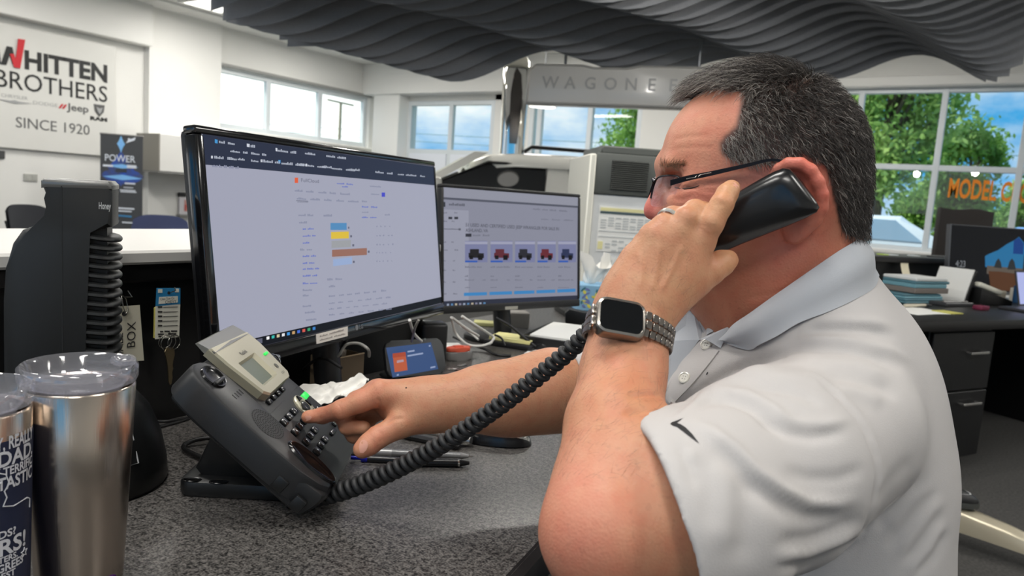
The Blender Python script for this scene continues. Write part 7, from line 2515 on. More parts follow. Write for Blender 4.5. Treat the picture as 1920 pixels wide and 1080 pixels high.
HX = (HA, HB, HC)
head = [
    Ell(hp(1422, 281), HX, (0.1015, 0.0815, 0.0775), 0.02),
    Ell(hp(1497, 345), HX, (0.062, 0.072, 0.069), 0.03),
    Ell(hp(1350, 375), HX, (0.060, 0.085, 0.064), 0.03),
    Ell(hp(1345, 470), HX, (0.060, 0.062, 0.052), 0.03),
    Ell(hp(1405, 525), HX, (0.070, 0.068, 0.060), 0.03),
    Cone(hp(1480, 400, 0.0), hp(1528, 600, 0.005), 0.067, 0.062, 0.03),
    Cone(hp(1440, 520, 0.0), hp(1452, 586, 0.0), 0.066, 0.068, 0.03),
    Cone(hp(1262, 314, 0.036), hp(1250, 310, 0.0), 0.0085, 0.0085, 0.016),
    Cone(hp(1262, 314, -0.036), hp(1250, 310, 0.0), 0.0085, 0.0085, 0.016),
    Cone(hp(1252, 336), hp(1229, 386), 0.0075, 0.0115, 0.012),
    Ell(hp(1264, 384), HX, (0.020, 0.030, 0.018), 0.016),
    Ell(hp(1221.5, 397), HX, (0.0085, 0.0088, 0.0105), 0.006),
    Cone(hp(1240, 401, 0.0125), hp(1236, 401, 0.009), 0.0085, 0.0075, 0.006),
    Cone(hp(1240, 401, -0.0125), hp(1236, 401, -0.009), 0.0085, 0.0075, 0.006),
    Ell(hp(1318, 388, 0.046), HX, (0.034, 0.026, 0.022), 0.03),
    Ell(hp(1318, 388, -0.046), HX, (0.034, 0.026, 0.022), 0.03),
    Ell(hp(1266, 341, 0.038), HX, (0.013, 0.0095, 0.020), 0.014, '-'),
    Ell(hp(1266, 341, -0.038), HX, (0.013, 0.0095, 0.020), 0.014, '-'),
    Ell(hp(1284, 345, 0.032), HX, (0.0135, 0.0125, 0.0145), 0.004),
    Ell(hp(1284, 345, -0.032), HX, (0.0135, 0.0125, 0.0145), 0.004),
    Cone(hp(1268, 366, 0.034), hp(1302, 370, 0.052), 0.0055, 0.006, 0.010),
    Cone(hp(1268, 366, -0.034), hp(1302, 370, -0.052), 0.0055, 0.006, 0.010),
    Ell(hp(1250, 450, 0), HX, (0.012, 0.010, 0.022), 0.01),
    Ell(hp(1252, 470, 0), HX, (0.012, 0.009, 0.020), 0.008),
    Ell(hp(1272, 515, 0), HX, (0.020, 0.020, 0.024), 0.02),
    Cone(hp(1250, 460, 0.024), hp(1250, 460, -0.024), 0.0025, 0.0025, 0.003, '-'),
]
EARC = 0.0855
for sg_ in (1, -1):
    hel = [(1451, 330, 0.079), (1460, 316, 0.085), (1478, 307, 0.089), (1500, 307, 0.091), (1520, 319, 0.091), (1534, 341, 0.090), (1542, 366, 0.088), (1541, 390, 0.085), (1527, 415, 0.081), (1505, 432, 0.078)]
    pts = [hp(x, y, c * sg_) for x, y, c in hel]
    head += chain(pts, [0.0042, 0.005, 0.0055, 0.0058, 0.0058, 0.0058, 0.0056, 0.0055, 0.006, 0.007], 0.004)
    head.append(Ell(hp(1497, 368, 0.081 * sg_), HX, (0.026, 0.036, 0.0065), 0.006))
    head.append(Ell(hp(1490, 432, 0.076 * sg_), HX, (0.012, 0.014, 0.007), 0.006))
    head.append(Ell(hp(1490, 372, 0.088 * sg_), HX, (0.013, 0.018, 0.008), 0.006, '-'))

# ---- near (left) arm and hand, holding the handset
EL = P(1122, 1000, 0.53)
near_arm = chain([P(1178, 612, 0.668), P(1177, 650, 0.655), P(1167, 705, 0.64), P(1153, 800, 0.602), P(1145, 900, 0.566), P(1133, 985, 0.536)],
                 [0.0292, 0.0306, 0.0336, 0.0378, 0.0392, 0.0368], 0.02)
near_arm += [Cone(P(1128, 1010, 0.532), P(1128, 1030, 0.540), 0.036, 0.032, 0.02),
             Cone(P(1145, 1000, 0.54), P(1290, 962, 0.562), 0.045, 0.0605, 0.03),
             Cone(P(1290, 962, 0.562), P(1550, 815, 0.70), 0.0605, 0.066, 0.03),
             Cone(P(1200, 870, 0.575), P(1245, 900, 0.57), 0.034, 0.044, 0.03)]


def digits(lst, k=0.0035):
    out = []
    for pts, rs in lst:
        out += chain([P(*q) for q in pts], rs, k)
    return out


near_hand = [
    Cone(P(1180, 600, 0.667), P(1192, 560, 0.668), 0.0295, 0.029, 0.02),
    Cone(P(1160, 578, 0.668), P(1190, 488, 0.672), 0.0165, 0.0140, 0.02),
    Cone(P(1180, 570, 0.664), P(1226, 446, 0.667), 0.0180, 0.0148, 0.012),
    Cone(P(1200, 570, 0.664), P(1268, 437, 0.666), 0.0180, 0.0150, 0.012),
    Cone(P(1222, 575, 0.665), P(1312, 452, 0.668), 0.0180, 0.0150, 0.012),
    Cone(P(1195, 560, 0.682), P(1255, 470, 0.686), 0.022, 0.020, 0.02),
    Cone(P(1232, 572, 0.672), P(1300, 525, 0.674), 0.0215, 0.0175, 0.02),
] + digits([
    ([(1312, 452, 0.668), (1333, 420, 0.661), (1353, 384, 0.662), (1363, 364, 0.668), (1371, 354, 0.674)], [0.0130, 0.0112, 0.0104, 0.0096, 0.0086]),
    ([(1268, 437, 0.666), (1286, 412, 0.664), (1303, 396, 0.672), (1318, 398, 0.692), (1328, 412, 0.706)], [0.0132, 0.0112, 0.0108, 0.0098, 0.0085]),
    ([(1226, 446, 0.667), (1243, 424, 0.668), (1262, 407, 0.678), (1282, 412, 0.700), (1292, 425, 0.712)], [0.0128, 0.0106, 0.0102, 0.0092, 0.0080]),
    ([(1192, 484, 0.672), (1207, 455, 0.680), (1226, 438, 0.694), (1245, 442, 0.712)], [0.0120, 0.0096, 0.0090, 0.0076]),
    ([(1300, 525, 0.674), (1330, 508, 0.676), (1352, 494, 0.682), (1364, 488, 0.688)], [0.0165, 0.0138, 0.0122, 0.0102]),
])

# ---- far (right) arm reaching to the key pad
FZ = 0.017
far_arm = chain([P(838, 757, 0.958 + FZ), P(900, 748, 0.97 + FZ), P(960, 746, 0.985 + FZ), P(1035, 732, 1.005 + FZ), P(1125, 735, 1.03 + FZ)],
                [0.0325, 0.0385, 0.0465, 0.0525, 0.050], 0.03)
far_arm += [Cone(P(1120, 735, 1.035), P(1390, 650, 1.03), 0.0535, 0.070, 0.03)]


def q_(x, y, d):
    return P(x, y, d + FZ)


_tip = pl_uv(ph, 570, 789, 0.006)
TIP = ph(_tip[0], _tip[1], 0.0135)
TD = float(to_px(TIP)[2])
far_hand = [
    Cone(q_(835, 757, 0.957), q_(800, 754, 0.955), 0.0325, 0.030, 0.02),
    Cone(q_(812, 752, 0.950), q_(716, 738, 0.940), 0.0225, 0.0170, 0.02),
    Cone(q_(808, 745, 0.966), q_(706, 735, 0.962), 0.0220, 0.0165, 0.018),
    Cone(q_(808, 752, 0.982), q_(708, 748, 0.982), 0.0200, 0.0155, 0.018),
    Cone(q_(808, 765, 0.994), q_(716, 766, 0.996), 0.0180, 0.0145, 0.018),
    Cone(q_(800, 772, 0.960), q_(740, 775, 0.962), 0.020, 0.017, 0.02),
    Cone(q_(806, 774, 0.945), q_(752, 796, 0.930), 0.0205, 0.0170, 0.02),
]
for pts, rs in [
    ([(716, 738, 0.940), (676, 753, 0.938), (640, 768, 0.937)], [0.0165, 0.0138, 0.0126]),
    ([(706, 735, 0.962), (668, 752, 0.964), (643, 778, 0.964), (652, 800, 0.958), (682, 802, 0.952)], [0.0155, 0.0128, 0.0118, 0.0108, 0.0095]),
    ([(708, 748, 0.982), (672, 768, 0.984), (650, 796, 0.980), (664, 816, 0.970), (692, 812, 0.964)], [0.0145, 0.0122, 0.0112, 0.0104, 0.0092]),
    ([(716, 766, 0.996), (690, 786, 0.996), (674, 808, 0.990), (686, 824, 0.982), (704, 820, 0.976)], [0.0130, 0.0108, 0.0100, 0.0092, 0.0082]),
    ([(752, 796, 0.930), (708, 820, 0.918), (692, 833, 0.914), (680, 842, 0.912)], [0.0170, 0.0142, 0.0138, 0.0122]),
]:
    far_hand += chain([q_(*p) for p in pts], rs, 0.005)
far_hand += chain([q_(640, 768, 0.937), P(606, 779, TD + 0.0), TIP + HB * 0.0], [0.0126, 0.0108, 0.0088], 0.005)

# ---- trunk under the shirt
tA = unit(-_R * math.cos(math.radians(12)) - _F * math.sin(math.radians(12)))
tC = np.cross(_Z, tA); tC = tC if tC @ (EY - H0) > 0 else -tC
TX3 = (tA, _Z, tC)
trunk = [
    Ell(P(1515, 910, 0.865), TX3, (0.118, 0.215, 0.155), 0.03),
    Ell(P(1482, 715, 0.857), TX3, (0.112, 0.135, 0.150), 0.03),
    Cone(P(1545, 565, 0.825), P(1570, 770, 0.73), 0.034, 0.050, 0.03),
    Cone(P(1510, 575, 0.86), P(1400, 670, 1.00), 0.036, 0.058, 0.03),
]
body_prims = head + near_arm + near_hand + far_arm + far_hand + trunk
allp = np.concatenate([np.array([q.a, q.b]) if isinstance(q, Cone) else q.c[None] for q in body_prims])
HV = 0.0022
V, F = surface_nets(body_prims, allp.min(0) - 0.11, allp.max(0) + 0.12, HV)
keep = None
V = relax(V, F, 2, 0.45)
N = vnormals(V, F)
pxv = to_px(V)
# creases: knuckles, wrist, crow's feet, elbow (relief cut into the surface)
fac = np.einsum('ij,ij->i', N, EY - V) > 0
def crease(V, lines):
    disp = np.zeros(len(V))
    for poly, amp, wid, dlo, dhi in lines:
        d, t = seg_dist2(pxv[:, :2], poly)
        m = fac & (pxv[:, 2] > dlo) & (pxv[:, 2] < dhi) & (d < wid * 3)
        disp[m] += amp * np.exp(-(d[m] / wid) ** 2) * np.clip(np.minimum(t[m], 1 - t[m]) * 8 + 0.25, 0, 1)
    return disp
dsp = crease(V, [
    ([(1338, 374), (1352, 382), (1362, 381)], -0.0008, 2.2, 0.6, 0.69), ([(1336, 380), (1348, 387), (1360, 388)], -0.0006, 2.2, 0.6, 0.69),
    ([(1318, 420), (1330, 427), (1343, 428)], -0.0006, 2.5, 0.6, 0.69),
    ([(706, 806), (716, 814), (719, 830)], -0.0011, 2.2, 0.88, 0.96), ([(700, 806), (711, 818), (714, 832)], -0.0006, 2.0, 0.88, 0.96),
    ([(710, 768), (712, 756), (707, 748)], -0.0014, 3.0, 0.9, 1.0), ([(722, 796), (738, 786), (756, 784)], -0.0016, 3.0, 0.9, 1.0),
    ([(634, 757), (640, 768), (641, 780)], -0.0005, 2.5, 0.9, 0.98), ([(608, 768), (612, 778), (611, 788)], -0.0004, 2.2, 0.9, 0.98),
    ([(1262, 352), (1285, 353), (1308, 350)], -0.0016, 2.6, 0.7, 0.8), ([(1262, 372), (1282, 374), (1300, 366)], -0.0012, 2.6, 0.7, 0.8),
    ([(1312, 352), (1330, 346), (1350, 345)], -0.0006, 2.4, 0.7, 0.8), ([(1312, 358), (1330, 358), (1352, 362)], -0.0006, 2.4, 0.7, 0.8), ([(1308, 366), (1326, 374), (1340, 388)], -0.0006, 2.4, 0.7, 0.8),
    ([(1262, 262), (1290, 256), (1330, 254)], -0.0005, 4, 0.7, 0.82), ([(1256, 282), (1290, 276), (1340, 276)], -0.0004, 4, 0.7, 0.82),
    ([(1180, 745), (1215, 738), (1240, 742)], -0.0016, 5, 0.55, 0.7), ([(1170, 775), (1210, 768), (1245, 775)], -0.0018, 5, 0.55, 0.7), ([(1190, 802), (1220, 798), (1246, 800)], -0.0016, 5, 0.55, 0.7),
    ([(1195, 470), (1205, 500), (1200, 540)], 0.0008, 5, 0.6, 0.68), ([(1235, 455), (1232, 500), (1222, 545)], 0.0010, 5, 0.6, 0.68), ([(1280, 460), (1262, 500), (1240, 545)], 0.0010, 5, 0.6, 0.68),
    ([(1160, 640), (1190, 655), (1230, 650)], 0.0006, 8, 0.6, 0.7),
    ([(1420, 600), (1480, 560), (1560, 500)], -0.0010, 5, 0.7, 0.84), ([(1400, 560), (1470, 545), (1540, 480)], -0.0008, 5, 0.7, 0.84),
    ([(700, 722), (712, 716), (722, 722)], 0.0012, 8, 0.92, 1.0)])
V = V + N * dsp[:, None]

man = thing('person', (float(P(1540, 900, 0.87)[0]), float(P(1540, 900, 0.87)[1]), 0.0), 'seated man in white polo shirt holding a telephone handset and dialling with his other hand', 'person')


def skin_mat():
    m = bpy.data.materials.new('skin')
    m.use_nodes = True
    nt = m.node_tree
    b = nt.nodes['Principled BSDF']
    N_, L_ = nt.nodes.new, nt.links.new
    at = N_('ShaderNodeAttribute'); at.attribute_name = 'tint'
    tc = N_('ShaderNodeTexCoord')
    nz = N_('ShaderNodeTexNoise'); nz.inputs['Scale'].default_value = 70; nz.inputs['Detail'].default_value = 5
    mr = N_('ShaderNodeMapRange'); mr.inputs['To Min'].default_value = 0.70; mr.inputs['To Max'].default_value = 1.22
    mx = N_('ShaderNodeMixRGB'); mx.blend_type = 'MULTIPLY'; mx.inputs['Fac'].default_value = 1.0
    cb = N_('ShaderNodeCombineXYZ')
    # blotches shift green and blue more than red, as flushed skin does
    m2 = N_('ShaderNodeMapRange'); m2.inputs['To Min'].default_value = 0.95; m2.inputs['To Max'].default_value = 1.05
    L_(tc.outputs['Object'], nz.inputs['Vector'])
    L_(nz.outputs['Fac'], mr.inputs['Value']); L_(nz.outputs['Fac'], m2.inputs['Value'])
    L_(m2.outputs['Result'], cb.inputs['X']); L_(mr.outputs['Result'], cb.inputs['Y']); L_(mr.outputs['Result'], cb.inputs['Z'])
    L_(at.outputs['Color'], mx.inputs['Color1']); L_(cb.outputs['Vector'], mx.inputs['Color2'])
    n4 = N_('ShaderNodeTexNoise'); n4.inputs['Scale'].default_value = 210; n4.inputs['Detail'].default_value = 2
    m4 = N_('ShaderNodeMapRange'); m4.inputs['From Min'].default_value = 0.60; m4.inputs['From Max'].default_value = 0.70; m4.inputs['To Min'].default_value = 1.0; m4.inputs['To Max'].default_value = 0.90
    mf = N_('ShaderNodeMixRGB'); mf.blend_type = 'MULTIPLY'; mf.inputs['Fac'].default_value = 1.0
    L_(tc.outputs['Object'], n4.inputs['Vector']); L_(n4.outputs['Fac'], m4.inputs['Value'])
    L_(mx.outputs['Color'], mf.inputs['Color1']); L_(m4.outputs['Result'], mf.inputs['Color2'])
    L_(mf.outputs['Color'], b.inputs['Base Color'])
    n2 = N_('ShaderNodeTexNoise'); n2.inputs['Scale'].default_value = 520; n2.inputs['Detail'].default_value = 3
    n3 = N_('ShaderNodeTexVoronoi'); n3.inputs['Scale'].default_value = 420
    ad = N_('ShaderNodeMath'); ad.operation = 'ADD'
    bp = N_('ShaderNodeBump'); bp.inputs['Strength'].default_value = 0.22; bp.inputs['Distance'].default_value = 0.0008
    L_(tc.outputs['Object'], n2.inputs['Vector']); L_(tc.outputs['Object'], n3.inputs['Vector'])
    L_(n2.outputs['Fac'], ad.inputs[0]); L_(n3.outputs['Distance'], ad.inputs[1]); L_(ad.outputs['Value'], bp.inputs['Height']); L_(bp.outputs['Normal'], b.inputs['Normal'])
    b.inputs['Roughness'].default_value = 0.48
    b.inputs['Subsurface Weight'].default_value = 0.12
    b.inputs['Subsurface Radius'].default_value = (0.012, 0.005, 0.003)
    b.inputs['Subsurface Scale'].default_value = 0.6
    b.inputs['Specular IOR Level'].default_value = 0.4
    return m


SKIN = skin_mat()
body = link_mesh('body', V, F, SKIN, man, 180)
# skin tints that belong to the person: flushed face and ears, pink elbow and finger tips, scalp under hair, nails
loc = np.stack([(V - H0) @ HA, (V - H0) @ HB, (V - H0) @ HC], 1)
hx_, hy_, hc_ = 1440 - loc[:, 0] / PXM, 350 - loc[:, 1] / PXM, loc[:, 2]
dh_, dn_ = sdf_eval(head, V), sdf_eval(near_hand + near_arm + trunk, V)
is_head = (hy_ < 640) & (hx_ > 1180) & (hx_ < 1680) & (np.abs(hc_) < 0.1) & (dh_ < dn_)
base = np.array(lin((186, 134, 102)))
col = np.tile(base, (len(V), 1))


def tintpt(center, r, rgb, w):
    d = np.linalg.norm(V - center, axis=1)
    k = w * np.exp(-(d / r) ** 2)
    col[:] = col * (1 - k[:, None]) + np.array(lin(rgb)) * k[:, None]


HEADC = np.array(lin((190, 132, 105)))
col[is_head] = HEADC
for c_, r_, rgb, w in ((hp(1320, 385, 0.06), 0.035, (206, 118, 98), 0.7), (hp(1222, 395, 0.005), 0.022, (212, 112, 104), 0.85), (hp(1400, 210, 0.06), 0.04, (206, 124, 100), 0.7), (hp(1320, 250, 0.05), 0.05, (212, 146, 118), 0.6), (hp(1500, 310, 0.088), 0.03, (214, 110, 92), 0.8), (hp(1540, 360, 0.088), 0.03, (214, 112, 96), 0.8),
                       (hp(1470, 480, 0.05), 0.07, (176, 102, 78), 0.75), (hp(1500, 560, 0.05), 0.07, (184, 108, 82), 0.7), (hp(1480, 430, 0.075), 0.03, (204, 120, 104), 0.6), (hp(1420, 330, 0.07), 0.03, (206, 140, 128), 0.6),
                       (P(1075, 1000, 0.51), 0.05, (202, 124, 106), 0.65), (P(1060, 880, 0.54), 0.035, (200, 136, 112), 0.5), (P(1150, 760, 0.58), 0.05, (190, 128, 94), 0.6), (P(1190, 700, 0.62), 0.035, (200, 132, 100), 0.5),
                       (P(1250, 520, 0.655), 0.045, (188, 138, 102), 0.7), (P(1355, 370, 0.66), 0.03, (202, 152, 110), 0.7), (P(1360, 495, 0.68), 0.02, (202, 150, 106), 0.6),
                       (P(690, 735, 0.95), 0.03, (206, 134, 108), 0.6), (P(590, 782, 0.95), 0.035, (210, 132, 112), 0.6), (P(700, 822, 0.92), 0.03, (206, 136, 112), 0.5)):
    tintpt(c_, r_, rgb, w)


def hair_mask(x, y, c):
    ac = np.abs(c)
    fx_ = np.interp(y, [150, 188, 245, 270, 290, 306, 330], [1303, 1401, 1386, 1359, 1364, 1386, 1440])
    top = 1302 + 100 * np.clip(ac / 0.058, 0, 1) ** 1.4
    fx_ = np.where(y < 205, np.minimum(top, fx_), fx_)
    fx_ = np.where((y >= 205) & (ac < 0.040), 1440, fx_)
    lowy = np.interp(x, [1380, 1440, 1465, 1500, 1530, 1545, 1560, 1575, 1640], [306, 312, 306, 300, 318, 380, 432, 440, 440])
    lowy = np.where(ac < 0.040, np.where(x > 1440, 440, 215), lowy)
    return (x > fx_) & (y < lowy)


hm_ = is_head & hair_mask(hx_, hy_, hc_) & (np.linalg.norm(V - hp(1500, 365, 0.085), axis=1) > 0.0) & (loc[:, 1] > -0.075)
ear_zone = (np.abs(hc_) > 0.0775) & (hx_ > 1440) & (hx_ < 1555) & (hy_ > 300) & (hy_ < 450)
hm_ &= ~ear_zone
scalp = np.array(lin((62, 54, 50)))
blend = np.zeros(len(V)); blend[hm_] = 0.9
# soften the hair line
ew = np.zeros(len(V)); cnt_ = np.zeros(len(V))
for _ in range(3):
    ew[:] = 0; cnt_[:] = 0
    for i in range(4):
        np.add.at(ew, F[:, i], blend[F[:, (i + 1) % 4]]); np.add.at(cnt_, F[:, i], 1)
    blend = 0.5 * blend + 0.5 * ew / np.maximum(cnt_, 1)
col = col * (1 - blend[:, None]) + scalp * blend[:, None]
# brows and stubble shade are hair; lips
lm = is_head & (np.abs(hc_) < 0.03) & (hy_ > 448) & (hy_ < 476) & (hx_ < 1262)
col[lm] = col[lm] * 0.5 + np.array(lin((190, 110, 100))) * 0.5
at = body.data.color_attributes.new('tint', 'FLOAT_COLOR', 'POINT')
at.data.foreach_set('color', np.concatenate([col, np.ones((len(V), 1))], 1).astype(np.float32).ravel())
BODY_BVH = BVHTree.FromPolygons([tuple(v) for v in V], [tuple(f) for f in F])


def hit(px, py, bvh, lift=0.0, near=None):
    r_ = unit(ray(px, py))
    h_ = bvh.ray_cast(Vector(EY), Vector(r_))
    if h_[0] is None:
        q0 = near if near is not None else P(px, py, 0.8)
        h_ = bvh.find_nearest(Vector(q0))
    return np.array(h_[0]) - r_ * lift, np.array(h_[1])


# finger nails: thumb and index of the dialling hand, index of the other
NAIL = mat('nail', (216, 158, 138), 0.3)
NAILR = random.Random(5)
def nail(pix, bvh, nm='nail'):
    b_ = MB()
    c_, n_ = hit(sum(p[0] for p in pix) / len(pix), sum(p[1] for p in pix) / len(pix), bvh, 0.0008)
    ring = [hit(x, y, bvh, 0.00045)[0] for x, y in pix]
    k_ = len(ring)
    b_.add([c_] + ring, [(0, 1 + i, 1 + (i + 1) % k_) for i in range(k_)])
    return b_.build(nm, NAIL, man, 180)
nail([(677, 826), (683, 824), (689, 829), (690, 836), (687, 844), (681, 850), (675, 849), (673, 841), (674, 832)], BODY_BVH)
nail([(567, 785), (573, 780), (581, 779), (585, 782), (582, 787), (574, 790), (568, 790)], BODY_BVH)
nail([(1372, 341), (1379, 342), (1385, 348), (1386, 354), (1381, 353), (1374, 347)], BODY_BVH)
# mole on the back of the dialling hand
p_, n_ = hit(761.5, 727, BODY_BVH, 0.0)
MB().ball(Fr(p_, np.cross(n_, (0, 0, 1)), np.cross(n_, np.cross(n_, (0, 0, 1))), n_), 0.0013, 0.0013, 0.0006, 8, 5).build('mole', mat('mole', (86, 56, 48), 0.6), man, 180)


# the squinting eye: dark lash line, lid crease
LASH = mat('lash_brown', (66, 44, 36), 0.6)
b_ = MB(); b_.tube([hit(x, y, BODY_BVH, 0.0003)[0] for x, y in ((1265, 351), (1274, 353.5), (1284, 354), (1294, 353), (1304, 350.5), (1311, 348))], [0.0004, 0.0007, 0.0009, 0.0009, 0.0007, 0.0003], 6)
b_.build('eyelashes', LASH, man, 180)
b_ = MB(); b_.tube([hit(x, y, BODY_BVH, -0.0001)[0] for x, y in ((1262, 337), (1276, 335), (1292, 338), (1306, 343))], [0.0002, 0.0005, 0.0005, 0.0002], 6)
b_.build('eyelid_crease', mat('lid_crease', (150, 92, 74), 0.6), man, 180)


# ---- hair
def hair_material(name):
    m = bpy.data.materials.new(name)
    m.use_nodes = True
    nt = m.node_tree
    b = nt.nodes['Principled BSDF']
    a = nt.nodes.new('ShaderNodeAttribute'); a.attribute_name = 'tone'
    cr = nt.nodes.new('ShaderNodeValToRGB')
    e = cr.color_ramp.elements
    e[0].position, e[0].color = 0.0, (*lin((34, 30, 28)), 1)
    e[1].position, e[1].color = 1.0, (*lin((172, 165, 157)), 1)
    x = cr.color_ramp.elements.new(0.45); x.color = (*lin((78, 70, 64)), 1)
    nt.links.new(a.outputs['Fac'], cr.inputs['Fac'])
    nt.links.new(cr.outputs['Color'], b.inputs['Base Color'])
    b.inputs['Roughness'].default_value = 0.42
    b.inputs['Specular IOR Level'].default_value = 0.35
    return m


HAIRM = hair_material('hair_salt_pepper')


def strands(name, pts, radius, tone, m, parent):
    """pts (n, k, 3) in world space, radius (n, k), tone (n,)"""
    n, k = pts.shape[:2]
    hc = bpy.data.hair_curves.new(name)
    hc.add_curves([k] * n)
    org = ORIGIN[parent.name]
    hc.position_data.foreach_set('vector', (pts - org).reshape(-1).astype(np.float32))
    ra_ = hc.attributes.get('radius') or hc.attributes.new('radius', 'FLOAT', 'POINT')
    ra_.data.foreach_set('value', radius.reshape(-1).astype(np.float32))
    ta = hc.attributes.new('tone', 'FLOAT', 'CURVE')
    ta.data.foreach_set('value', tone.astype(np.float32))
    hc.materials.append(m)
    o = bpy.data.objects.new(name, hc)
    COL.objects.link(o)
    o.parent = parent
    return o


rg = np.random.RandomState(12)
N2 = vnormals(V, F)
fc = F[hm_[F].all(1)]
tri_area = np.linalg.norm(np.cross(V[fc[:, 2]] - V[fc[:, 0]], V[fc[:, 3]] - V[fc[:, 1]]), axis=1)


def sample_faces(fc, prob, n):
    k = rg.choice(len(fc), n, p=prob / prob.sum())
    w = rg.dirichlet((1, 1, 1, 1), n)
    f = fc[k]
    p = sum(V[f[:, i]] * w[:, i:i + 1] for i in range(4))
    nn = sum(N2[f[:, i]] * w[:, i:i + 1] for i in range(4))
    return p, nn / np.linalg.norm(nn, axis=1)[:, None]


NH = 21000
p0, n0 = sample_faces(fc, tri_area, NH)
la = np.stack([(p0 - H0) @ HA, (p0 - H0) @ HB, (p0 - H0) @ HC], 1)
X_, Y_, C_ = 1440 - la[:, 0] / PXM, 350 - la[:, 1] / PXM, la[:, 2]
topw = np.clip((205 - Y_) / 45, 0, 1) * np.clip((1560 - X_) / 90, 0, 1)
frontw = np.clip((1440 - X_) / 100, 0, 1)
dirn = (HA * 1.0 - HB * 0.25)[None] * topw[:, None] + (-HB * 0.85 - HA * 0.42)[None] * (1 - topw)[:, None]
dirn = dirn + HC[None] * (np.sign(C_) * 0.10 * topw)[:, None]
dirn += rg.normal(0, 0.20, (NH, 3))
# soft clumping so locks read
cl_ = np.stack([np.sin(X_ * 0.16 + Y_ * 0.05 + C_ * 90), np.sin(Y_ * 0.19 + X_ * 0.04), np.cos(X_ * 0.11 - Y_ * 0.13)], 1) * 0.16
dirn += cl_
tang = dirn - n0 * np.einsum('ij,ij->i', dirn, n0)[:, None]
tang /= np.linalg.norm(tang, axis=1)[:, None]
length = (0.012 + 0.018 * topw + 0.002 * topw * frontw) * (0.75 + 0.5 * rg.rand(NH))
length = np.where((Y_ > 255) & (X_ < 1470), 0.009 + 0.003 * rg.rand(NH), length)
length = np.where(Y_ > 385, 0.010 + 0.006 * rg.rand(NH), length)
lift = (0.0065 + 0.0075 * topw + 0.003 * frontw * topw) * (0.6 + 0.8 * rg.rand(NH)) + 0.003 * np.abs(cl_[:, 0]) / 0.16 * topw
lift = np.where((Y_ > 255) & (X_ < 1470), 0.003, lift)
K = 6
ss = np.linspace(0, 1, K)
pts = []
for s in ss:
    q = p0 + tang * (length * s)[:, None] + n0 * (lift * (1 - (1 - s) ** 2) - (length * s) ** 2 / 0.19 - 0.001 * (1 - s))[:, None]
    pts.append(q)
pts = np.stack(pts, 1)
curlv = np.cross(n0, tang)
ph_ = rg.rand(NH) * 6.28
pts += curlv[:, None, :] * (0.0012 * np.sin(ss[None] * 4 + ph_[:, None]))[..., None] * ss[None, :, None]
grey = np.clip(0.72 * np.clip((1470 - X_) / 110, 0, 1) + 0.10 + 0.20 * ((Y_ > 255) & (X_ < 1480)), 0, 0.62)
tone = np.where(rg.rand(NH) < grey, 0.55 + 0.45 * rg.rand(NH), 0.02 + 0.30 * rg.rand(NH) ** 1.5 + 0.12 * grey)
rad = (0.00024 * (0.7 + 0.5 * rg.rand(NH)))[:, None] * np.linspace(1.0, 0.35, K)[None]
strands('hair', pts, rad, tone, HAIRM, man)
# a few flyaways on the crown
# eyebrow
bn = 150
ex = rg.rand(bn)
bp0, bn0 = [], []
for e in ex:
    for sgn_ in (1,):
        pass
    x, y = 1238 + 44 * e, 312 - 2 * math.sin(e * 3) + rg.normal(0, 3.0)
    a_, b_ = hit(x, y, BODY_BVH, 0.0)
    bp0.append(a_); bn0.append(b_)
bp0, bn0 = np.array(bp0), np.array(bn0)
okm = np.abs((bp0 - H0) @ HC) < 0.075
bp0, bn0 = bp0[okm], bn0[okm]
bd_ = (-HA * 0.8 + HB * 0.25)[None] + rg.normal(0, 0.25, bp0.shape)
bd_ -= bn0 * np.einsum('ij,ij->i', bd_, bn0)[:, None]; bd_ /= np.linalg.norm(bd_, axis=1)[:, None]
pts = np.stack([bp0 + bd_ * 0.009 * s + bn0 * (0.0035 * s - 0.001 * s * s) for s in np.linspace(0, 1, 4)], 1)
BROW = mat('brow_hair', (142, 110, 84), 0.5)
strands('eyebrow', pts, np.tile(np.linspace(0.00016, 0.00007, 4), (len(pts), 1)), 0.5 + 0 * rg.rand(len(pts)), BROW, man)


def arm_hair(name, pmask, n, dvec, lmin, lmax, parent):
    fs = F[pmask[F].all(1)]
    ar = np.linalg.norm(np.cross(V[fs[:, 2]] - V[fs[:, 0]], V[fs[:, 3]] - V[fs[:, 1]]), axis=1)
    p, nn = sample_faces(fs, ar, n)
    d = np.asarray(dvec)[None] + rg.normal(0, 0.35, (n, 3))
    d -= nn * np.einsum('ij,ij->i', d, nn)[:, None]
    d /= np.linalg.norm(d, axis=1)[:, None]
    L = lmin + (lmax - lmin) * rg.rand(n)
    pt = np.stack([p + d * (L * s)[:, None] + nn * (L * 0.30 * s * (1 - 0.5 * s))[:, None] for s in np.linspace(0, 1, 4)], 1)
    return strands(name, pt, np.tile(np.linspace(0.00005, 0.00002, 4), (n, 1)), 0.25 + 0.35 * rg.rand(n), HAIRM, parent)


nm_ = (pxv[:, 2] < 0.70) & (pxv[:, 1] > 470) & (pxv[:, 1] < 900) & (pxv[:, 0] > 1030) & (pxv[:, 0] < 1300)
arm_hair('arm_hair', nm_, 900, (UP * 0.5 + RT * 0.55), 0.006, 0.013, man)
nm_ = (pxv[:, 2] > 0.9) & (pxv[:, 0] > 770) & (pxv[:, 0] < 1090) & (pxv[:, 1] > 640) & (pxv[:, 1] < 830)
arm_hair('arm_hair', nm_, 900, (-RT * 0.7 + UP * 0.3), 0.006, 0.012, man)
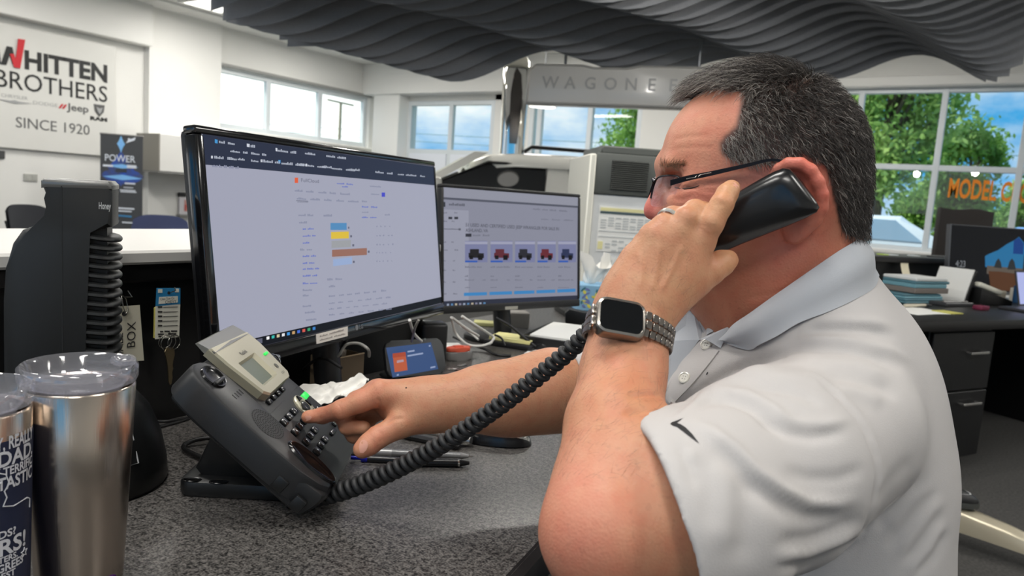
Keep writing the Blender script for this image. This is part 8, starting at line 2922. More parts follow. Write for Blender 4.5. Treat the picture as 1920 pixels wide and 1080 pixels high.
# ================================================================== shirt, trousers, shoes, and what he wears and holds
SHIRT = mat('white_knit', (181, 177, 175), 0.72, bump=0.12, bscale=900, var=0.015, vscale=6)
STIT = mat('white_stitch', (222, 218, 214), 0.8)
hem_o = P(1253, 900, 0.575)
hem_n = unit(RT * (-0.955) + UP * (-0.30) + FW * (-0.10))        # points out of the sleeve
# the hem's plane leans as in the photograph: through two sight lines and the arm's own depth
_h1, _h2 = P(1230, 842, 0.575), P(1292, 1082, 0.548)
_ax = unit(P(1290, 962, 0.562) - P(1575, 810, 0.69))
_hv = unit(_h2 - _h1)
_hw = unit(np.cross(_hv, np.cross(_ax, _hv)) * 1.0)
_sn = np.cross(ray(1228, 842), ray(1296, 1082))
_sn = unit(_sn) if _sn @ _ax > 0 else -unit(_sn)
hem_n = unit(0.72 * _sn + 0.28 * unit(_ax - _hv * (_ax @ _hv)))
hem_o = P(1256, 950, 0.50)
f_h1, f_h2 = P(1068, 650, 0.985), P(1090, 700, 0.975)
f_ax = unit(P(1110, 728, 1.03) - P(1390, 650, 1.03))
f_hv = unit(f_h2 - f_h1)
fhem_n = unit(f_ax - f_hv * (f_ax @ f_hv))
fhem_o = (f_h1 + f_h2) / 2
near_sleeve = [
    Cone(P(1560, 805, 0.712), P(1440, 878, 0.63), 0.082, 0.080, 0.03),
    Cone(P(1440, 878, 0.63), P(1290, 958, 0.566), 0.080, 0.0765, 0.02),
    Cone(P(1290, 958, 0.566), P(1215, 992, 0.545), 0.0765, 0.0775, 0.02),
    Half(hem_o, hem_n, 0.002),
    Cone(P(1380, 912, 0.602), P(1150, 1030, 0.53), 0.069, 0.0725, 0.004, '-'),
]
far_sleeve = [
    Cone(P(1370, 665, 1.03), P(1115, 728, 1.03), 0.080, 0.0600, 0.02),
    Cone(P(1115, 728, 1.03), P(1060, 745, 1.02), 0.0600, 0.0600, 0.02),
    Half(fhem_o, fhem_n, 0.002),
    Cone(P(1180, 716, 1.03), P(1040, 752, 1.02), 0.0565, 0.0570, 0.003, '-'),
]


class Group:
    """A finished sub-solid used as one primitive."""
    def __init__(s, prims, k=0.015, op='+'):
        s.prims, s.k, s.op = prims, k, op

    def __call__(s, p):
        return sdf_eval(s.prims, p)


torso = [
    Ell(P(1515, 910, 0.865), TX3, (0.134, 0.235, 0.172), 0.03),
    Ell(P(1500, 1110, 0.865), TX3, (0.140, 0.20, 0.172), 0.03),
    Ell(P(1482, 715, 0.857), TX3, (0.128, 0.150, 0.165), 0.03),
    Ell(P(1525, 680, 0.845), TX3, (0.075, 0.075, 0.12), 0.03),
    Cone(P(1535, 520, 0.815), P(1563, 765, 0.725), 0.050, 0.062, 0.03),
    Cone(P(1510, 575, 0.86), P(1400, 670, 1.00), 0.050, 0.074, 0.03),
    Cone(P(1420, 690, 0.86), P(1330, 760, 0.80), 0.06, 0.05, 0.04),
]
shirt_prims = [Group(torso, 0.02), Group(near_sleeve, 0.016), Group(far_sleeve, 0.02),
               Cone(hp(1478, 400, 0.0), hp(1506, 515, 0.0), 0.0695, 0.0645, 0.010, '-'),
               Cone(hp(1440, 520, 0.0), hp(1452, 576, 0.0), 0.068, 0.0695, 0.008, '-'),
               Half(np.array([0, 0, 0.615]), (0, 0, -1), 0.004)]
SV, SF = surface_nets(shirt_prims, np.array([-0.75, 0.30, 0.58]), np.array([0.30, 1.35, 1.30]), 0.0032)
SV = relax(SV, SF, 6, 0.5)
SN = vnormals(SV, SF)
spx = to_px(SV)
sfac = np.einsum('ij,ij->i', SN, EY - SV) > 0


def c8(pts):
    return [(1020 + x / 2.077, 560 + y / 2.077) for x, y in pts]


def folds(lines):
    disp = np.zeros(len(SV))
    for poly, amp, wid in lines:
        d, t = seg_dist2(spx[:, :2], poly)
        m = sfac & (d < wid * 3) & (spx[:, 2] < 1.0)
        disp[m] += amp * np.exp(-(d[m] / wid) ** 2) * np.clip(np.minimum(t[m], 1 - t[m]) * 5 + 0.05, 0, 1)
    return disp


FOLDS = [
    # the deep fold where sleeve meets chest, and its echo ridges
    (c8([(470, 455), (540, 405), (620, 350), (720, 290), (830, 240), (930, 205), (1010, 190)]), -0.0075, 8),
    (c8([(520, 430), (600, 385), (690, 335), (800, 290), (920, 270)]), 0.0045, 9),
    (c8([(560, 425), (640, 395), (720, 395), (800, 420), (880, 480), (940, 520)]), -0.0050, 8),
    (c8([(600, 395), (700, 365), (800, 375), (900, 430), (970, 480)]), 0.0040, 9),
    (c8([(760, 300), (900, 300), (1040, 310), (1120, 350)]), 0.0030, 10),
    (c8([(800, 345), (900, 350), (1010, 375), (1090, 420)]), -0.0030, 9),
    (c8([(830, 470), (930, 520), (1040, 540), (1180, 520)]), -0.0026, 10),
    (c8([(860, 440), (960, 480), (1080, 490), (1200, 470)]), 0.0026, 10),
    # shoulder folds running to the back
    (c8([(930, 195), (1040, 190), (1180, 200), (1300, 230), (1400, 275)]), -0.0042, 9),
    (c8([(960, 165), (1080, 160), (1220, 170), (1340, 200), (1430, 245)]), 0.0036, 9),
    (c8([(1000, 130), (1120, 118), (1260, 122), (1370, 150)]), -0.0036, 9),
    (c8([(1040, 95), (1160, 85), (1280, 90), (1360, 112)]), 0.0028, 9),
    (c8([(960, 235), (1080, 245), (1220, 262), (1360, 320)]), 0.0030, 10),
    (c8([(1080, 295), (1200, 310), (1320, 350), (1380, 390)]), -0.0034, 10),
    (c8([(1140, 350), (1230, 370), (1320, 410)]), 0.0024, 10),
    # big drape over the sleeve
    (c8([(560, 470), (650, 520), (740, 590), (830, 680), (920, 745), (1030, 800), (1140, 805), (1230, 780)]), 0.0060, 13),
    (c8([(640, 560), (730, 640), (830, 735), (930, 800), (1040, 845), (1150, 850), (1250, 820)]), -0.0042, 20),
    (c8([(690, 600), (712, 740), (708, 870), (700, 1000)]), 0.0022, 28),
    (c8([(630, 600), (648, 740), (650, 900)]), -0.0012, 20),
    (c8([(770, 680), (790, 820), (785, 930), (770, 1040)]), -0.0024, 28),
    (c8([(530, 560), (560, 640), (590, 740)]), -0.0025, 8),
    (c8([(560, 580), (575, 610), (580, 640)]), 0.0025, 7),
    (c8([(900, 950), (1040, 940), (1160, 900), (1250, 850)]), -0.0040, 13),
    (c8([(900, 1050), (1030, 1040), (1160, 980), (1240, 930)]), -0.0040, 9),
    (c8([(880, 1010), (1020, 990), (1150, 940), (1240, 895)]), 0.0034, 10),
    (c8([(930, 660), (1030, 700), (1140, 700), (1260, 660)]), -0.0022, 12),
    # side and back folds
    (c8([(1290, 800), (1360, 700), (1440, 620)]), -0.0019, 13),
    (c8([(1280, 900), (1370, 800), (1480, 690)]), -0.0021, 13),
    (c8([(1330, 900), (1420, 800), (1510, 720)]), 0.0019, 13),
    (c8([(1330, 980), (1430, 860), (1530, 740)]), -0.0022, 12),
    (c8([(1370, 1000), (1470, 870), (1560, 770)]), 0.0019, 12),
    (c8([(1400, 1040), (1490, 920), (1560, 820)]), -0.0022, 10),
    (c8([(1440, 1080), (1520, 1000), (1570, 900)]), -0.0022, 10),
    (c8([(1410, 1075), (1500, 970), (1565, 860)]), 0.0019, 10),
    # chest
    (c8([(490, 300), (520, 240), (580, 180)]), -0.0018, 8),
    # seams: armhole, sleeve hem stitch, shoulder yoke
    (c8([(985, 300), (1060, 320), (1130, 370), (1200, 440), (1255, 520), (1290, 610), (1302, 690), (1290, 780), (1262, 870), (1225, 960), (1180, 1040)]), -0.0022, 2.6),
    (c8([(1000, 285), (1080, 312), (1150, 364), (1220, 436), (1274, 516), (1308, 610), (1320, 690), (1308, 780), (1280, 872)]), 0.0014, 3.5),
    (c8([(487, 590), (525, 700), (560, 830), (600, 950), (645, 1075)]), -0.0014, 2.4),
    (c8([(985, 75), (985, 130), (988, 185)]), -0.0016, 2.6), (c8([(935, 195), (925, 240), (918, 285)]), -0.0014, 2.6),
]
sd_ = folds(FOLDS)
# fine cloth waviness
wav = 0.0007 * np.sin(SV[:, 0] * 61 + SV[:, 2] * 37) * np.sin(SV[:, 1] * 53 - SV[:, 2] * 29)
SV = relax(SV + SN * (sd_ + wav)[:, None], SF, 2, 0.5)
shirt = link_mesh('polo_shirt', SV, SF, SHIRT, man, 180)
SHIRT_BVH = BVHTree.FromPolygons([tuple(v) for v in SV], [tuple(f) for f in SF])
BOTH = BVHTree.FromPolygons([tuple(v) for v in np.concatenate([V, SV])], [tuple(f) for f in F] + [tuple(int(i) + len(V) for i in f) for f in SF])


def onshirt(px, py, lift=0.0015, bvh=None):
    return hit(px, py, bvh or SHIRT_BVH, lift)[0]


def c4(pts):
    return [(1220 + x / 3.857, 560 + y / 3.857) for x, y in pts]


def decal(name, poly, m, lift=0.0009, parent=shirt, sub=1):
    """A thin patch of cloth or print lying on the shirt, filled as a fan of strips."""
    bm_ = bmesh.new()
    vs = [bm_.verts.new((x, y, 0)) for x, y in poly]
    f_ = bm_.faces.new(vs)
    bmesh.ops.triangulate(bm_, faces=[f_])
    for _ in range(sub):
        bmesh.ops.subdivide_edges(bm_, edges=[e for e in bm_.edges if e.calc_length() > 4], cuts=1, use_grid_fill=False)
        bmesh.ops.triangulate(bm_, faces=list(bm_.faces))
    bm_.verts.index_update()
    pts = [onshirt(v.co.x, v.co.y, lift) for v in bm_.verts]
    fs = [[v.index for v in f.verts] for f in bm_.faces]
    bm_.free()
    return link_mesh(name, pts, fs, m, parent, 180)


LOGOK = mat('logo_black', (26, 26, 28), 0.6)
o = decal('sleeve_logo', c4([(142, 905), (152, 893), (190, 880), (234, 862), (200, 888), (188, 898), (215, 906), (250, 928), (300, 978), (352, 1046), (290, 1000), (235, 958), (190, 925), (158, 916)]), LOGOK, 0.0010, sub=2)
o['label'] = 'black curved tick logo'
decal('chest_logo', c4([(400, 552), (403, 538), (414, 528), (416, 538), (409, 550)]), LOGOK, 0.0010)

# placket: two overlapping strips with piped edges and buttons
PLK = mat('placket_knit', (180, 176, 174), 0.75, bump=0.1, bscale=900)
def strip(name, left, right, lift, m, parent=shirt, n=24):
    b_ = MB()
    def at_(poly, t):
        L = [0]
        for i in range(len(poly) - 1): L.append(L[-1] + math.dist(poly[i], poly[i + 1]))
        t *= L[-1]
        for i in range(len(poly) - 1):
            if t <= L[i + 1] + 1e-9:
                u = (t - L[i]) / max(L[i + 1] - L[i], 1e-9)
                return (poly[i][0] * (1 - u) + poly[i + 1][0] * u, poly[i][1] * (1 - u) + poly[i + 1][1] * u)
        return poly[-1]
    rows = []
    for i in range(n + 1):
        a, c = at_(left, i / n), at_(right, i / n)
        rows.append([onshirt(a[0] * (1 - s) + c[0] * s, a[1] * (1 - s) + c[1] * s, lift if 0 < s < 1 else -0.0005) for s in (0, 0.06, 0.35, 0.65, 0.94, 1)])
    k = 6
    b_.add([p for r in rows for p in r], [(i * k + j, i * k + j + 1, (i + 1) * k + j + 1, (i + 1) * k + j) for i in range(n) for j in range(k - 1)])
    return b_.build(name, m, parent, 60)
strip('placket', c4([(345, 305), (300, 370), (240, 460), (180, 550), (120, 640), (95, 690)]), c4([(500, 380), (440, 460), (360, 560), (290, 640), (210, 720), (150, 785)]), 0.0022, PLK)
BUTN = mat('button_pearl', (222, 218, 206), 0.25, coat=0.5)
for bx, by in (c4([(243, 572)])[0], c4([(402, 332)])[0]):
    p_, n_ = hit(bx, by, SHIRT_BVH, 0.0035)
    n_ = unit(n_ * 0.6 + unit(EY - p_) * 0.4)
    fx2_ = unit(np.cross(n_, (0, 0, 1)))
    bf_ = Fr(p_, fx2_, np.cross(n_, fx2_), n_)
    bo = MB().lathe(bf_, [(0.0001, -0.001), (0.0058, -0.001), (0.0066, 0.0), (0.0064, 0.0012), (0.0052, 0.0016), (0.0044, 0.0009), (0.0001, 0.0009)], 20).build('button', BUTN, shirt, 40)
    b = MB()
    for q in ((0.0014, 0.0014), (-0.0014, 0.0014), (0.0014, -0.0014), (-0.0014, -0.0014)):
        b.disc(bf_.at(q[0], q[1], 0.00100), 0.0006, 0, 8)
    b.build('thread_hole', mat('thread_grey', (140, 134, 126), 0.7), bo)

# collar: near leaf from sight lines on neck and shoulder, its twin mirrored across the trunk
COLL = mat('collar_rib', (181, 184, 189), 0.75, bump=0.2, bscale=700, stretch=(1, 1, 6))
top_l = [(1624, 441), (1606, 449), (1572, 470), (1530, 499), (1486, 530), (1442, 561), (1405, 588), (1376, 608), (1362, 626)]
bot_l = [(1650, 514), (1636, 540), (1600, 562), (1552, 584), (1500, 604), (1460, 628), (1428, 644), (1404, 655), (1358, 640)]
NKA = hp(1480, 400, 0.0); NKB = hp(1555, 600, 0.0)
def leaf_pts():
    rows = []
    for (tx, ty), (bx, by) in zip(top_l, bot_l):
        t0 = hit(tx, ty, BODY_BVH, 0.006, P(tx, ty, 0.80))[0]
        b0 = hit(bx, by, BOTH, 0.006, P(bx, by, 0.78))[0]
        rows.append((t0, b0))
    return rows
rows = leaf_pts()
# keep depths smooth along the leaf
def smooth_depth(lst):
    d_ = np.array([to_px(p)[2] for p in lst]); px_ = [to_px(p)[:2] for p in lst]
    for _ in range(2):
        d2 = d_.copy(); d2[1:-1] = 0.25 * d_[:-2] + 0.5 * d_[1:-1] + 0.25 * d_[2:]; d_ = np.minimum(d2, d_ + 0.004)
    return [P(x[0], x[1], dd) for x, dd in zip(px_, d_)]
tp = spline(smooth_depth([r[0] for r in rows]), 5); bt_ = spline(smooth_depth([r[1] for r in rows]), 5)
def leaf_mesh(tp, bt_, flip=False):
    b_ = MB(); n = len(tp); k = 7
    grid_ = []
    for i in range(n):
        for j in range(k):
            s = j / (k - 1)
            mid = tp[i] * (1 - s) + bt_[i] * s
            out = unit(mid - (NKA + (NKB - NKA) * np.clip((mid - NKA) @ (NKB - NKA) / ((NKB - NKA) @ (NKB - NKA)), 0, 1)))
            grid_.append(mid + out * (0.0075 * math.sin(math.pi * min(1, s * 1.25)) * 0.9 + 0.002))
    fs = [(i * k + j, i * k + j + 1, (i + 1) * k + j + 1, (i + 1) * k + j) for i in range(n - 1) for j in range(k - 1)]
    inner = [p_ - 0.0022 * unit(p_ - (NKA + NKB) / 2) for p_ in grid_]
    m_ = len(grid_)
    allf = fs + [tuple(m_ + q for q in f[::-1]) for f in fs]
    rim = [i * k for i in range(n)] + [(n - 1) * k + j for j in range(1, k)] + [i * k + k - 1 for i in range(n - 2, -1, -1)] + [j for j in range(k - 2, 0, -1)]
    for a, c in zip(rim, rim[1:] + rim[:1]):
        allf.append((a, c, m_ + c, m_ + a))
    return b_.add(grid_ + inner, allf)
leaf_mesh(tp, bt_).build('collar', COLL, shirt, 50)
LAT = tC
MO = hp(1500, 500, 0.004)
mir = lambda p: p - 2 * ((p - MO) @ LAT) * LAT
leaf_mesh(np.array([mir(p) for p in tp]), np.array([mir(p) for p in bt_])).build('collar', COLL, shirt, 50)
# collar stand and the front flaps showing at the throat
def flap(pix, d0, name):
    b_ = MB()
    pts = [P(x, y, d0 + dz) for x, y, dz in pix]
    k_ = len(pts)
    back = [p + FW * 0.002 for p in pts]
    b_.add(pts + back, [tuple(range(k_)), tuple(range(2 * k_ - 1, k_ - 1, -1))] + [(i, (i + 1) % k_, k_ + (i + 1) % k_, k_ + i) for i in range(k_)])
    return b_.build(name, COLL, shirt)
dthr = float(to_px(onshirt(1345, 645))[2])
flap([(1311, 637, 0.010), (1371, 610, -0.004), (1357, 640, -0.006), (1351, 653, -0.006), (1335, 643, -0.002), (1322, 636, 0.004)], dthr, 'collar_stand')
flap([(1297, 570, 0.05), (1336, 587, 0.045), (1332, 612, 0.035), (1321, 628, 0.03), (1310, 600, 0.04)], dthr, 'collar_tip')
flap([(1247, 592, 0.06), (1297, 570, 0.055), (1321, 628, 0.034), (1311, 637, 0.028), (1250, 720, 0.05), (1243, 640, 0.06)], dthr, 'far_front')

# ---- trousers, belt and shoes (mostly below the desk)
TRO = mat('dark_trousers', (40, 42, 48), 0.85, var=0.1, vscale=20)
pel = P(1540, 1120, 0.875); pel = np.array([pel[0], pel[1], 0.60])
dirf = tA
lat_ = tC
def leg_prims(sg):
    hip = pel + lat_ * 0.10 * sg + np.array([0, 0, -0.02])
    knee = hip + dirf * 0.43 + lat_ * 0.06 * sg + np.array([0, 0, -0.03])
    ank = knee + dirf * -0.02 + np.array([0, 0, 0]); ank[2] = 0.10
    return hip, knee, ank
tr_prims = [Ell(pel + np.array([0, 0, 0.03]), TX3, (0.165, 0.11, 0.19), 0.04)]
ANK = []
for sg in (1, -1):
    hip, knee, ank = leg_prims(sg)
    tr_prims += [Cone(hip, knee, 0.098, 0.072, 0.04), Cone(knee, ank, 0.072, 0.050, 0.03)]
    ANK.append(ank)
tr_prims.append(Half(np.array([0, 0, 0.655]), (0, 0, 1), 0.004))
TV, TF = surface_nets(tr_prims, np.array([-0.95, 0.4, 0.0]), np.array([0.25, 1.5, 0.75]), 0.008)
TV = relax(TV, TF, 2)
link_mesh('trousers', TV, TF, TRO, man, 180)
for a_ in ANK:
    t_ = MB()
    f_, u_ = shoe(np.array([a_[0], a_[1], 0.0]) + dirf * 0.07, dirf, man, 'shoe', 0)
# ---- his chair
ch_o = np.array([pel[0], pel[1], 0])
oc = thing('office_chair', ch_o, 'black office chair that the man sits on at the speckled desk', 'chair')
cf = Fr(ch_o, -dirf, np.cross((0, 0, 1), -dirf), (0, 0, 1))
CHF = mat('chair_mesh_black', (24, 24, 26), 0.75, bump=0.2, bscale=400)
MB().rbox(cf, (-0.30, -0.25, 0.40), (0.22, 0.25, 0.47), 0.035, 4).build('seat', CHF, oc, 50)
secs = []
for z, w, bx in ((0.50, 0.20, 0.215), (0.56, 0.21, 0.22), (0.62, 0.20, 0.225), (0.66, 0.17, 0.23)):
    secs.append([cf(bx + 0.03 * (1 - (y / w) ** 2) + t_, y, z) for t_ in (0.0,) for y in np.linspace(-w, w, 9)] + [cf(bx + 0.03 * (1 - (y / w) ** 2) + 0.04, y, z) for y in np.linspace(w, -w, 9)])
MB().loft(secs).build('backrest', CHF, oc, 50)
MB().tube([cf(0.24, 0, 0.44), cf(0.285, 0, 0.46), cf(0.275, 0, 0.56)], 0.022, 10).build('back_bar', MATB, oc, 50)
for sg in (1, -1):
    b = MB()
    b.tube([cf(-0.02, 0.25 * sg, 0.44), cf(-0.02, 0.30 * sg, 0.46), cf(-0.02, 0.31 * sg, 0.66)], 0.016, 8)
    b.build('armrest_post', MATB, oc, 50)
    MB().rbox(cf, (-0.20, 0.31 * sg - 0.035, 0.66), (0.10, 0.31 * sg + 0.035, 0.685), 0.011, 3).build('armrest', CHF, oc, 40)
MB().cyl(cf(0, 0, 0.09), cf(0, 0, 0.42), 0.03, n=14).build('column', MATB, oc, 50)
for k in range(5):
    a = 2 * math.pi * k / 5 + 0.3
    lg = MB().tube([cf(0.03 * math.cos(a), 0.03 * math.sin(a), 0.10), cf(0.31 * math.cos(a), 0.31 * math.sin(a), 0.075)], [0.024, 0.014], 10).build('leg', MATB, oc, 50)
    MB().lathe(Fr(cf(0.305 * math.cos(a), 0.305 * math.sin(a), 0.03), cf.x, (0, 0, 1), cf.y), [(0.001, -0.018), (0.027, -0.018), (0.03, -0.01), (0.03, 0.01), (0.027, 0.018), (0.001, 0.018)], 16).build('caster', MATB, lg, 40)

# ---- glasses
GLF = mat('glasses_frame', (22, 20, 24), 0.3, metal=0.6)
GLS = mat('glasses_silver', (206, 204, 200), 0.2, metal=1.0)
def lens_mat():
    m = bpy.data.materials.new('lens_glass'); m.use_nodes = True
    nt = m.node_tree; nt.nodes.clear(); N_, L_ = nt.nodes.new, nt.links.new
    o_, mx_, tr_, gl_, fr_ = N_('ShaderNodeOutputMaterial'), N_('ShaderNodeMixShader'), N_('ShaderNodeBsdfTransparent'), N_('ShaderNodeBsdfGlossy'), N_('ShaderNodeLayerWeight')
    fr_.inputs['Blend'].default_value = 0.06
    tr_.inputs['Color'].default_value = (0.90, 0.90, 0.95, 1)
    gl_.inputs['Roughness'].default_value = 0.02; gl_.inputs['Color'].default_value = (0.8, 0.82, 1.0, 1)
    L_(fr_.outputs['Facing'], mx_.inputs['Fac']); L_(tr_.outputs['BSDF'], mx_.inputs[1]); L_(gl_.outputs['BSDF'], mx_.inputs[2]); L_(mx_.outputs['Shader'], o_.inputs['Surface'])
    return m
LENS = lens_mat()
gl = thing('glasses', hp(1255, 350, 0.0), 'thin black framed glasses worn by the man', 'glasses')
hingeN, hingeF = hp(1258, 341, 0.070), hp(1222, 345, -0.070)
# lens outlines in the plane across the face; lean as in the photograph
def lens_ring(c0, sgn_):
    pts = []
    # local coords: w across (towards lens side), h up
    for w, h in ((0.030, 0.000), (0.020, 0.004), (0.000, 0.005), (-0.018, 0.003), (-0.0245, -0.006), (-0.022, -0.020), (-0.012, -0.028), (0.006, -0.030), (0.020, -0.027), (0.028, -0.016)):
        pts.append((w * sgn_, h))
    return pts
def gpt(c, up_, fwd_):
    """Point in the glasses' own plane: c to the lens, up along the face."""
    base = np.array([1252.0, 340.0])
    o_ = hp(base[0], base[1], 0.0)
    return o_ + HC * c + unit(HB * 0.955 - HA * 0.30) * up_ + HA * (0.010 + fwd_ - 0.25 * c)
for sgn_ in (1, -1):
    ring = [gpt(0.034 * sgn_ + w, h + 0.001, 0.006 - 6.0 * (0.034 * sgn_ + w) ** 2 * 0.9) for w, h in lens_ring(None, sgn_)]
    k_ = len(ring)
    rs_ = spline(np.array(ring + ring[:1]), 5)[:-1]
    c_ = sum(rs_) / len(rs_)
    MB().add([c_ + HA * 0.0012] + [p for p in rs_], [(0, 1 + i, 1 + (i + 1) % len(rs_)) for i in range(len(rs_))]).build('lens', LENS, gl, 180)
    MB().tube([p for p in rs_[:26]] , 0.0011, 6).build('rim', GLF, gl, 60)
MB().tube([gpt(0.012, 0.001, 0.006), gpt(0.0, 0.004, 0.009), gpt(-0.012, 0.001, 0.006)], 0.0012, 6).build('bridge', GLF, gl, 60)
# near temple: a flat bar with a pierced silver detail, then a thin tip over the ear
tl = [(1257, 343, 0.068), (1290, 334, 0.074), (1330, 326, 0.0795), (1370, 317, 0.083), (1405, 309, 0.0855), (1432, 302, 0.0865), (1450, 300, 0.087), (1470, 303, 0.087), (1485, 309, 0.085), (1500, 318, 0.081)]
tp_ = spline(np.array([hp(x, y, c) for x, y, c in tl]), 5)
b = MB(); secs = []
for i, p in enumerate(tp_):
    t = i / (len(tp_) - 1)
    hh = np.interp(t, [0, 0.08, 0.35, 0.6, 0.8, 1.0], [0.0030, 0.0028, 0.0020, 0.0014, 0.0013, 0.0012])
    secs.append([p + HB * hh + HC * 0.0007, p + HB * hh - HC * 0.0007, p - HB * hh - HC * 0.0007, p - HB * hh + HC * 0.0007])
b.loft(secs).build('temple', GLF, gl, 30)
for seg in (((1287, 335.5), (1296, 333.8), (1304, 332.6), (1307, 328.8)), ((1309, 332), (1312, 328.4), (1322, 326), (1334, 323.8))):
    MB().tube([hp(x, y, 0.0755 + 0.00013 * (x - 1287) + 0.0012) for x, y in seg], 0.00055, 6).build('silver_detail', GLS, gl, 60)
tf_ = [hp(x, y, -c) for x, y, c in ((1257, 343, 0.068), (1330, 326, 0.0795), (1405, 309, 0.0855), (1450, 303, 0.086), (1500, 318, 0.081))]
MB().tube(spline(np.array(tf_), 5), 0.0013, 6).build('temple', GLF, gl, 60)

# ---- watch
WST = mat('watch_gunmetal', (132, 126, 120), 0.28, metal=0.95)
WSL = mat('watch_light_steel', (190, 184, 176), 0.2, metal=0.95)
WBK = mat('watch_black_glass', (10, 11, 13), 0.06, coat=0.5)
wc = P(1168, 597, 0.614)
# face corners in the photograph
ctl, ctr, cbr, cbl = (1131, 562), (1206, 574), (1201, 628), (1122, 614)
wx = unit(P(1204, 602, 0.619) - P(1127, 588, 0.616))
w_up_px = unit(P(1169, 568, 0.622) - P(1162, 621, 0.608))
wn = unit(np.cross(wx, w_up_px))
if wn @ (EY - wc) < 0: wn = -wn
wy = np.cross(wn, wx)
wf = Fr(wc, wx, wy, wn)
wt = thing('smart_watch', wc, 'square gunmetal smart watch with black face and steel link band on the wrist', 'watch')
cor = [pl_uv(wf, *q) for q in (ctl, ctr, cbr, cbl)]
ww = (cor[1][0] - cor[0][0] + cor[2][0] - cor[3][0]) / 2; wh = (cor[0][1] - cor[3][1] + cor[1][1] - cor[2][1]) / 2
wcx = sum(c[0] for c in cor) / 4; wcy = sum(c[1] for c in cor) / 4
W_, H_ = ww * 1.20, wh * 1.26
wf = wf.at(wcx, wcy, 0)
secs = []
for z, g in ((-0.012, 0.94), (-0.010, 1.0), (-0.003, 1.02), (-0.0005, 1.0), (0.0006, 0.96)):
    secs.append([wf(x * g, y * g, z) for x, y in rrect(W_, H_, H_ * 0.26, 6)])
MB().loft(secs).build('case', WST, wt, 40)
b = MB(); ro = rrect(W_ * 0.96, H_ * 0.96, H_ * 0.25, 6); ri_ = rrect(ww * 1.05, wh * 1.06, wh * 0.24, 6); n_ = len(ro)
b.add([wf(x, y, 0.0008) for x, y in ro] + [wf(x, y, 0.0016) for x, y in ri_] + [wf(x * 0.97, y * 0.97, 0.0004) for x, y in ri_], [(i, (i + 1) % n_, n_ + (i + 1) % n_, n_ + i) for i in range(n_)] + [(n_ + i, n_ + (i + 1) % n_, 2 * n_ + (i + 1) % n_, 2 * n_ + i) for i in range(n_)])
b.build('bezel', WSL, wt, 30)
MB().prism(wf, [(x * 0.975, y * 0.975) for x, y in ri_], -0.001, 0.0009).build('face', WBK, wt)
for k in range(2):
    MB().rbox(wf, (-W_ / 2 - 0.0032, -0.010 + 0.011 * k, -0.008), (-W_ / 2 - 0.0002, -0.001 + 0.011 * k, -0.003), 0.001, 2).build('side_button', WSL, wt, 40)
# band: links round the wrist, each link a part
arm_c = P(1180, 612, 0.668)
arm_ax = unit(P(1192, 560, 0.668) - P(1174, 650, 0.655))
bx_ = unit(wn - arm_ax * (wn @ arm_ax)); by_ = np.cross(arm_ax, bx_)
if by_ @ wx < 0: by_ = -by_
wcen = arm_c + arm_ax * ((wf.o - arm_c) @ arm_ax)
link_w = H_ * 0.66


def wrist_pt(ang):
    n_ = bx_ * math.cos(ang) + by_ * math.sin(ang)
    out = []
    for off in (-0.4, 0.0, 0.4):
        h_ = BODY_BVH.ray_cast(Vector(wcen + arm_ax * off * link_w + n_ * 0.06), Vector(-n_))
        out.append(0.06 - h_[3] if h_[0] is not None else 0.032)
    return wcen + n_ * (max(out) + 0.0016)


angs = np.radians(np.arange(0, 361, 3.0))
wpts = np.array([wrist_pt(a) for a in angs])
for _ in range(4):
    wpts[1:-1] = (wpts[:-2] + wpts[1:-1] + wpts[2:]) / 3
# the band leaves the case at both flanks and follows the wrist between
cum_ = np.concatenate([[0], np.cumsum(np.linalg.norm(np.diff(wpts, axis=0), axis=1))])
half_case = W_ * 0.50
s_mid = cum_[int(np.argmin(np.linalg.norm(wpts - (wf.o - wn * 0.012), axis=1)))]
nlink = int((cum_[-1] - 2 * half_case) / 0.0066)
for k in range(nlink):
    s_ = (s_mid + half_case + (cum_[-1] - 2 * half_case) * (k + 0.5) / nlink) % cum_[-1]
    p_ = np.array([np.interp(s_, cum_, wpts[:, i]) for i in range(3)])
    q_1 = np.array([np.interp(s_ + 0.002, cum_, wpts[:, i]) for i in range(3)])
    t_ = unit(q_1 - p_)
    n_ = unit(np.cross(arm_ax, -t_)); n_ = n_ if n_ @ (p_ - wcen) > 0 else -n_
    e_ = min(k, nlink - 1 - k)
    p_ = p_ + n_ * 0.004 * max(0.0, 1 - e_ / 2.5)
    lf = Fr(p_, t_, arm_ax, n_)
    lk = MB()
    third = link_w * (1.0 - 0.12 * min(1, e_ / 6)) / 3
    for j in (-1, 0, 1):
        off_ = 0.0016 if j == 0 else 0.0
        lk.rbox(lf, (-0.0029 + off_, third * (j - 0.46), -0.0014), (0.0029 + off_, third * (j + 0.46), 0.0016), 0.0007, 1)
    lk.build('band_link', WST, wt, 40)

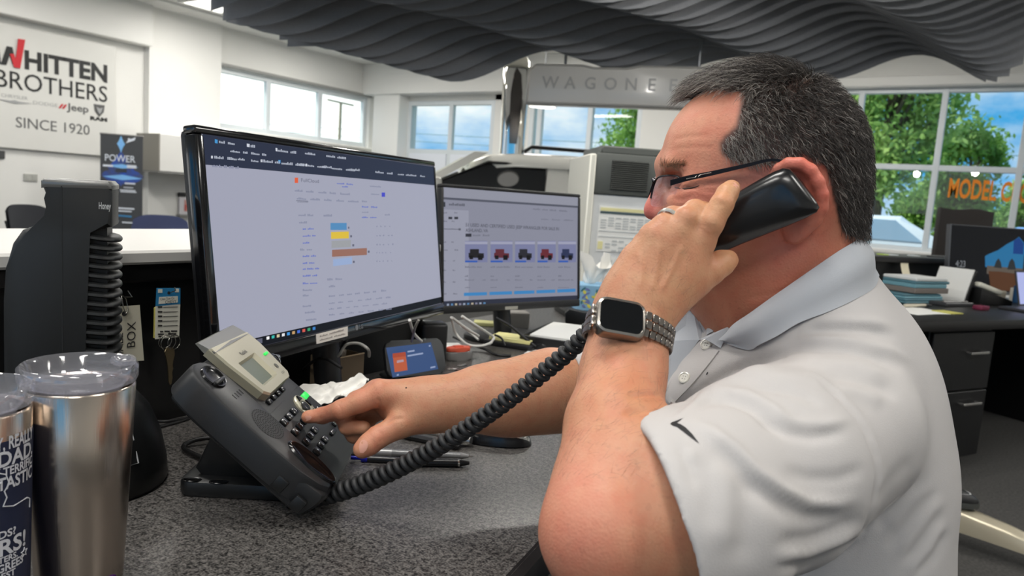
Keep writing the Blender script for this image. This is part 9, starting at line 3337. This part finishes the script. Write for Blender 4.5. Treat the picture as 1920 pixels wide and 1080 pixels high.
# ---- wedding ring
rg_c = P(1254, 413, 0.6715)
ra_ = unit(P(1262, 407, 0.678) - P(1243, 424, 0.668))
u_ = unit(np.cross(ra_, FW)); w_ = np.cross(ra_, u_)
b = MB(); secs = []
for i in range(29):
    a = 2 * math.pi * i / 28
    c_ = rg_c + (u_ * math.cos(a) + w_ * math.sin(a)) * 0.0108
    o_ = u_ * math.cos(a) + w_ * math.sin(a)
    secs.append([c_ + ra_ * 0.0022, c_ + ra_ * 0.0016 + o_ * 0.0011, c_ - ra_ * 0.0016 + o_ * 0.0011, c_ - ra_ * 0.0022])
b.loft(secs, caps=False)
tag(b.build('wedding_ring', mat('ring_silver', (226, 220, 208), 0.28, metal=0.7), None, 60), 'plain silver ring on the ring finger of the raised hand', 'ring')

# ---- handset
HSM = mat('handset_black', (17, 17, 18), 0.26, coat=0.15)
he = P(1480, 366, 0.692); hm2 = P(1262, 470, 0.742)
hl = unit(he - hm2)
hn_ = unit(-FW - hl * (-FW @ hl)); hwv = np.cross(hl, hn_)
if hwv @ UP < 0: hwv = -hwv
hs_ = thing('telephone_handset', hm2, 'glossy black telephone handset held to the ear of the man', 'handset')
Lh = np.linalg.norm(he - hm2)
hf_ = Fr(hm2, hl, hwv, hn_)
secs = []
for q_t, e_, w, th, zc in ((0, -0.010, 0.010, 0.006, -0.004), (0, -0.004, 0.019, 0.011, -0.004), (0.1, 0, 0.0225, 0.013, -0.003), (0.28, 0, 0.0225, 0.0115, 0.0), (0.5, 0, 0.0230, 0.0110, 0.002), (0.7, 0, 0.0245, 0.0122, 0.001), (0.88, 0, 0.0260, 0.0142, -0.001),
                       (1.0, 0.0, 0.0265, 0.0150, -0.003), (1.0, 0.010, 0.0258, 0.0135, -0.004), (1.0, 0.0145, 0.0230, 0.010, -0.005), (1.0, 0.0160, 0.0150, 0.005, -0.006)):
    t = q_t * Lh + e_
    sec = []
    for i in range(28):
        a = 2 * math.pi * i / 28
        ca, sa = math.cos(a), math.sin(a)
        y_ = w * math.copysign(abs(ca) ** 0.55, ca)
        sec.append(hf_(t - 0.16 * y_ * (t / Lh), y_, zc + th * math.copysign(abs(sa) ** 0.75, sa)))
    secs.append(sec)
MB().loft(secs).build('shell', HSM, hs_, 50)
MB().lathe(hf_.at(Lh - 0.006, 0, -0.016), [(0.001, -0.004), (0.016, -0.004), (0.020, -0.001), (0.022, 0.004)], 24).build('earpiece', PHD, hs_, 50)
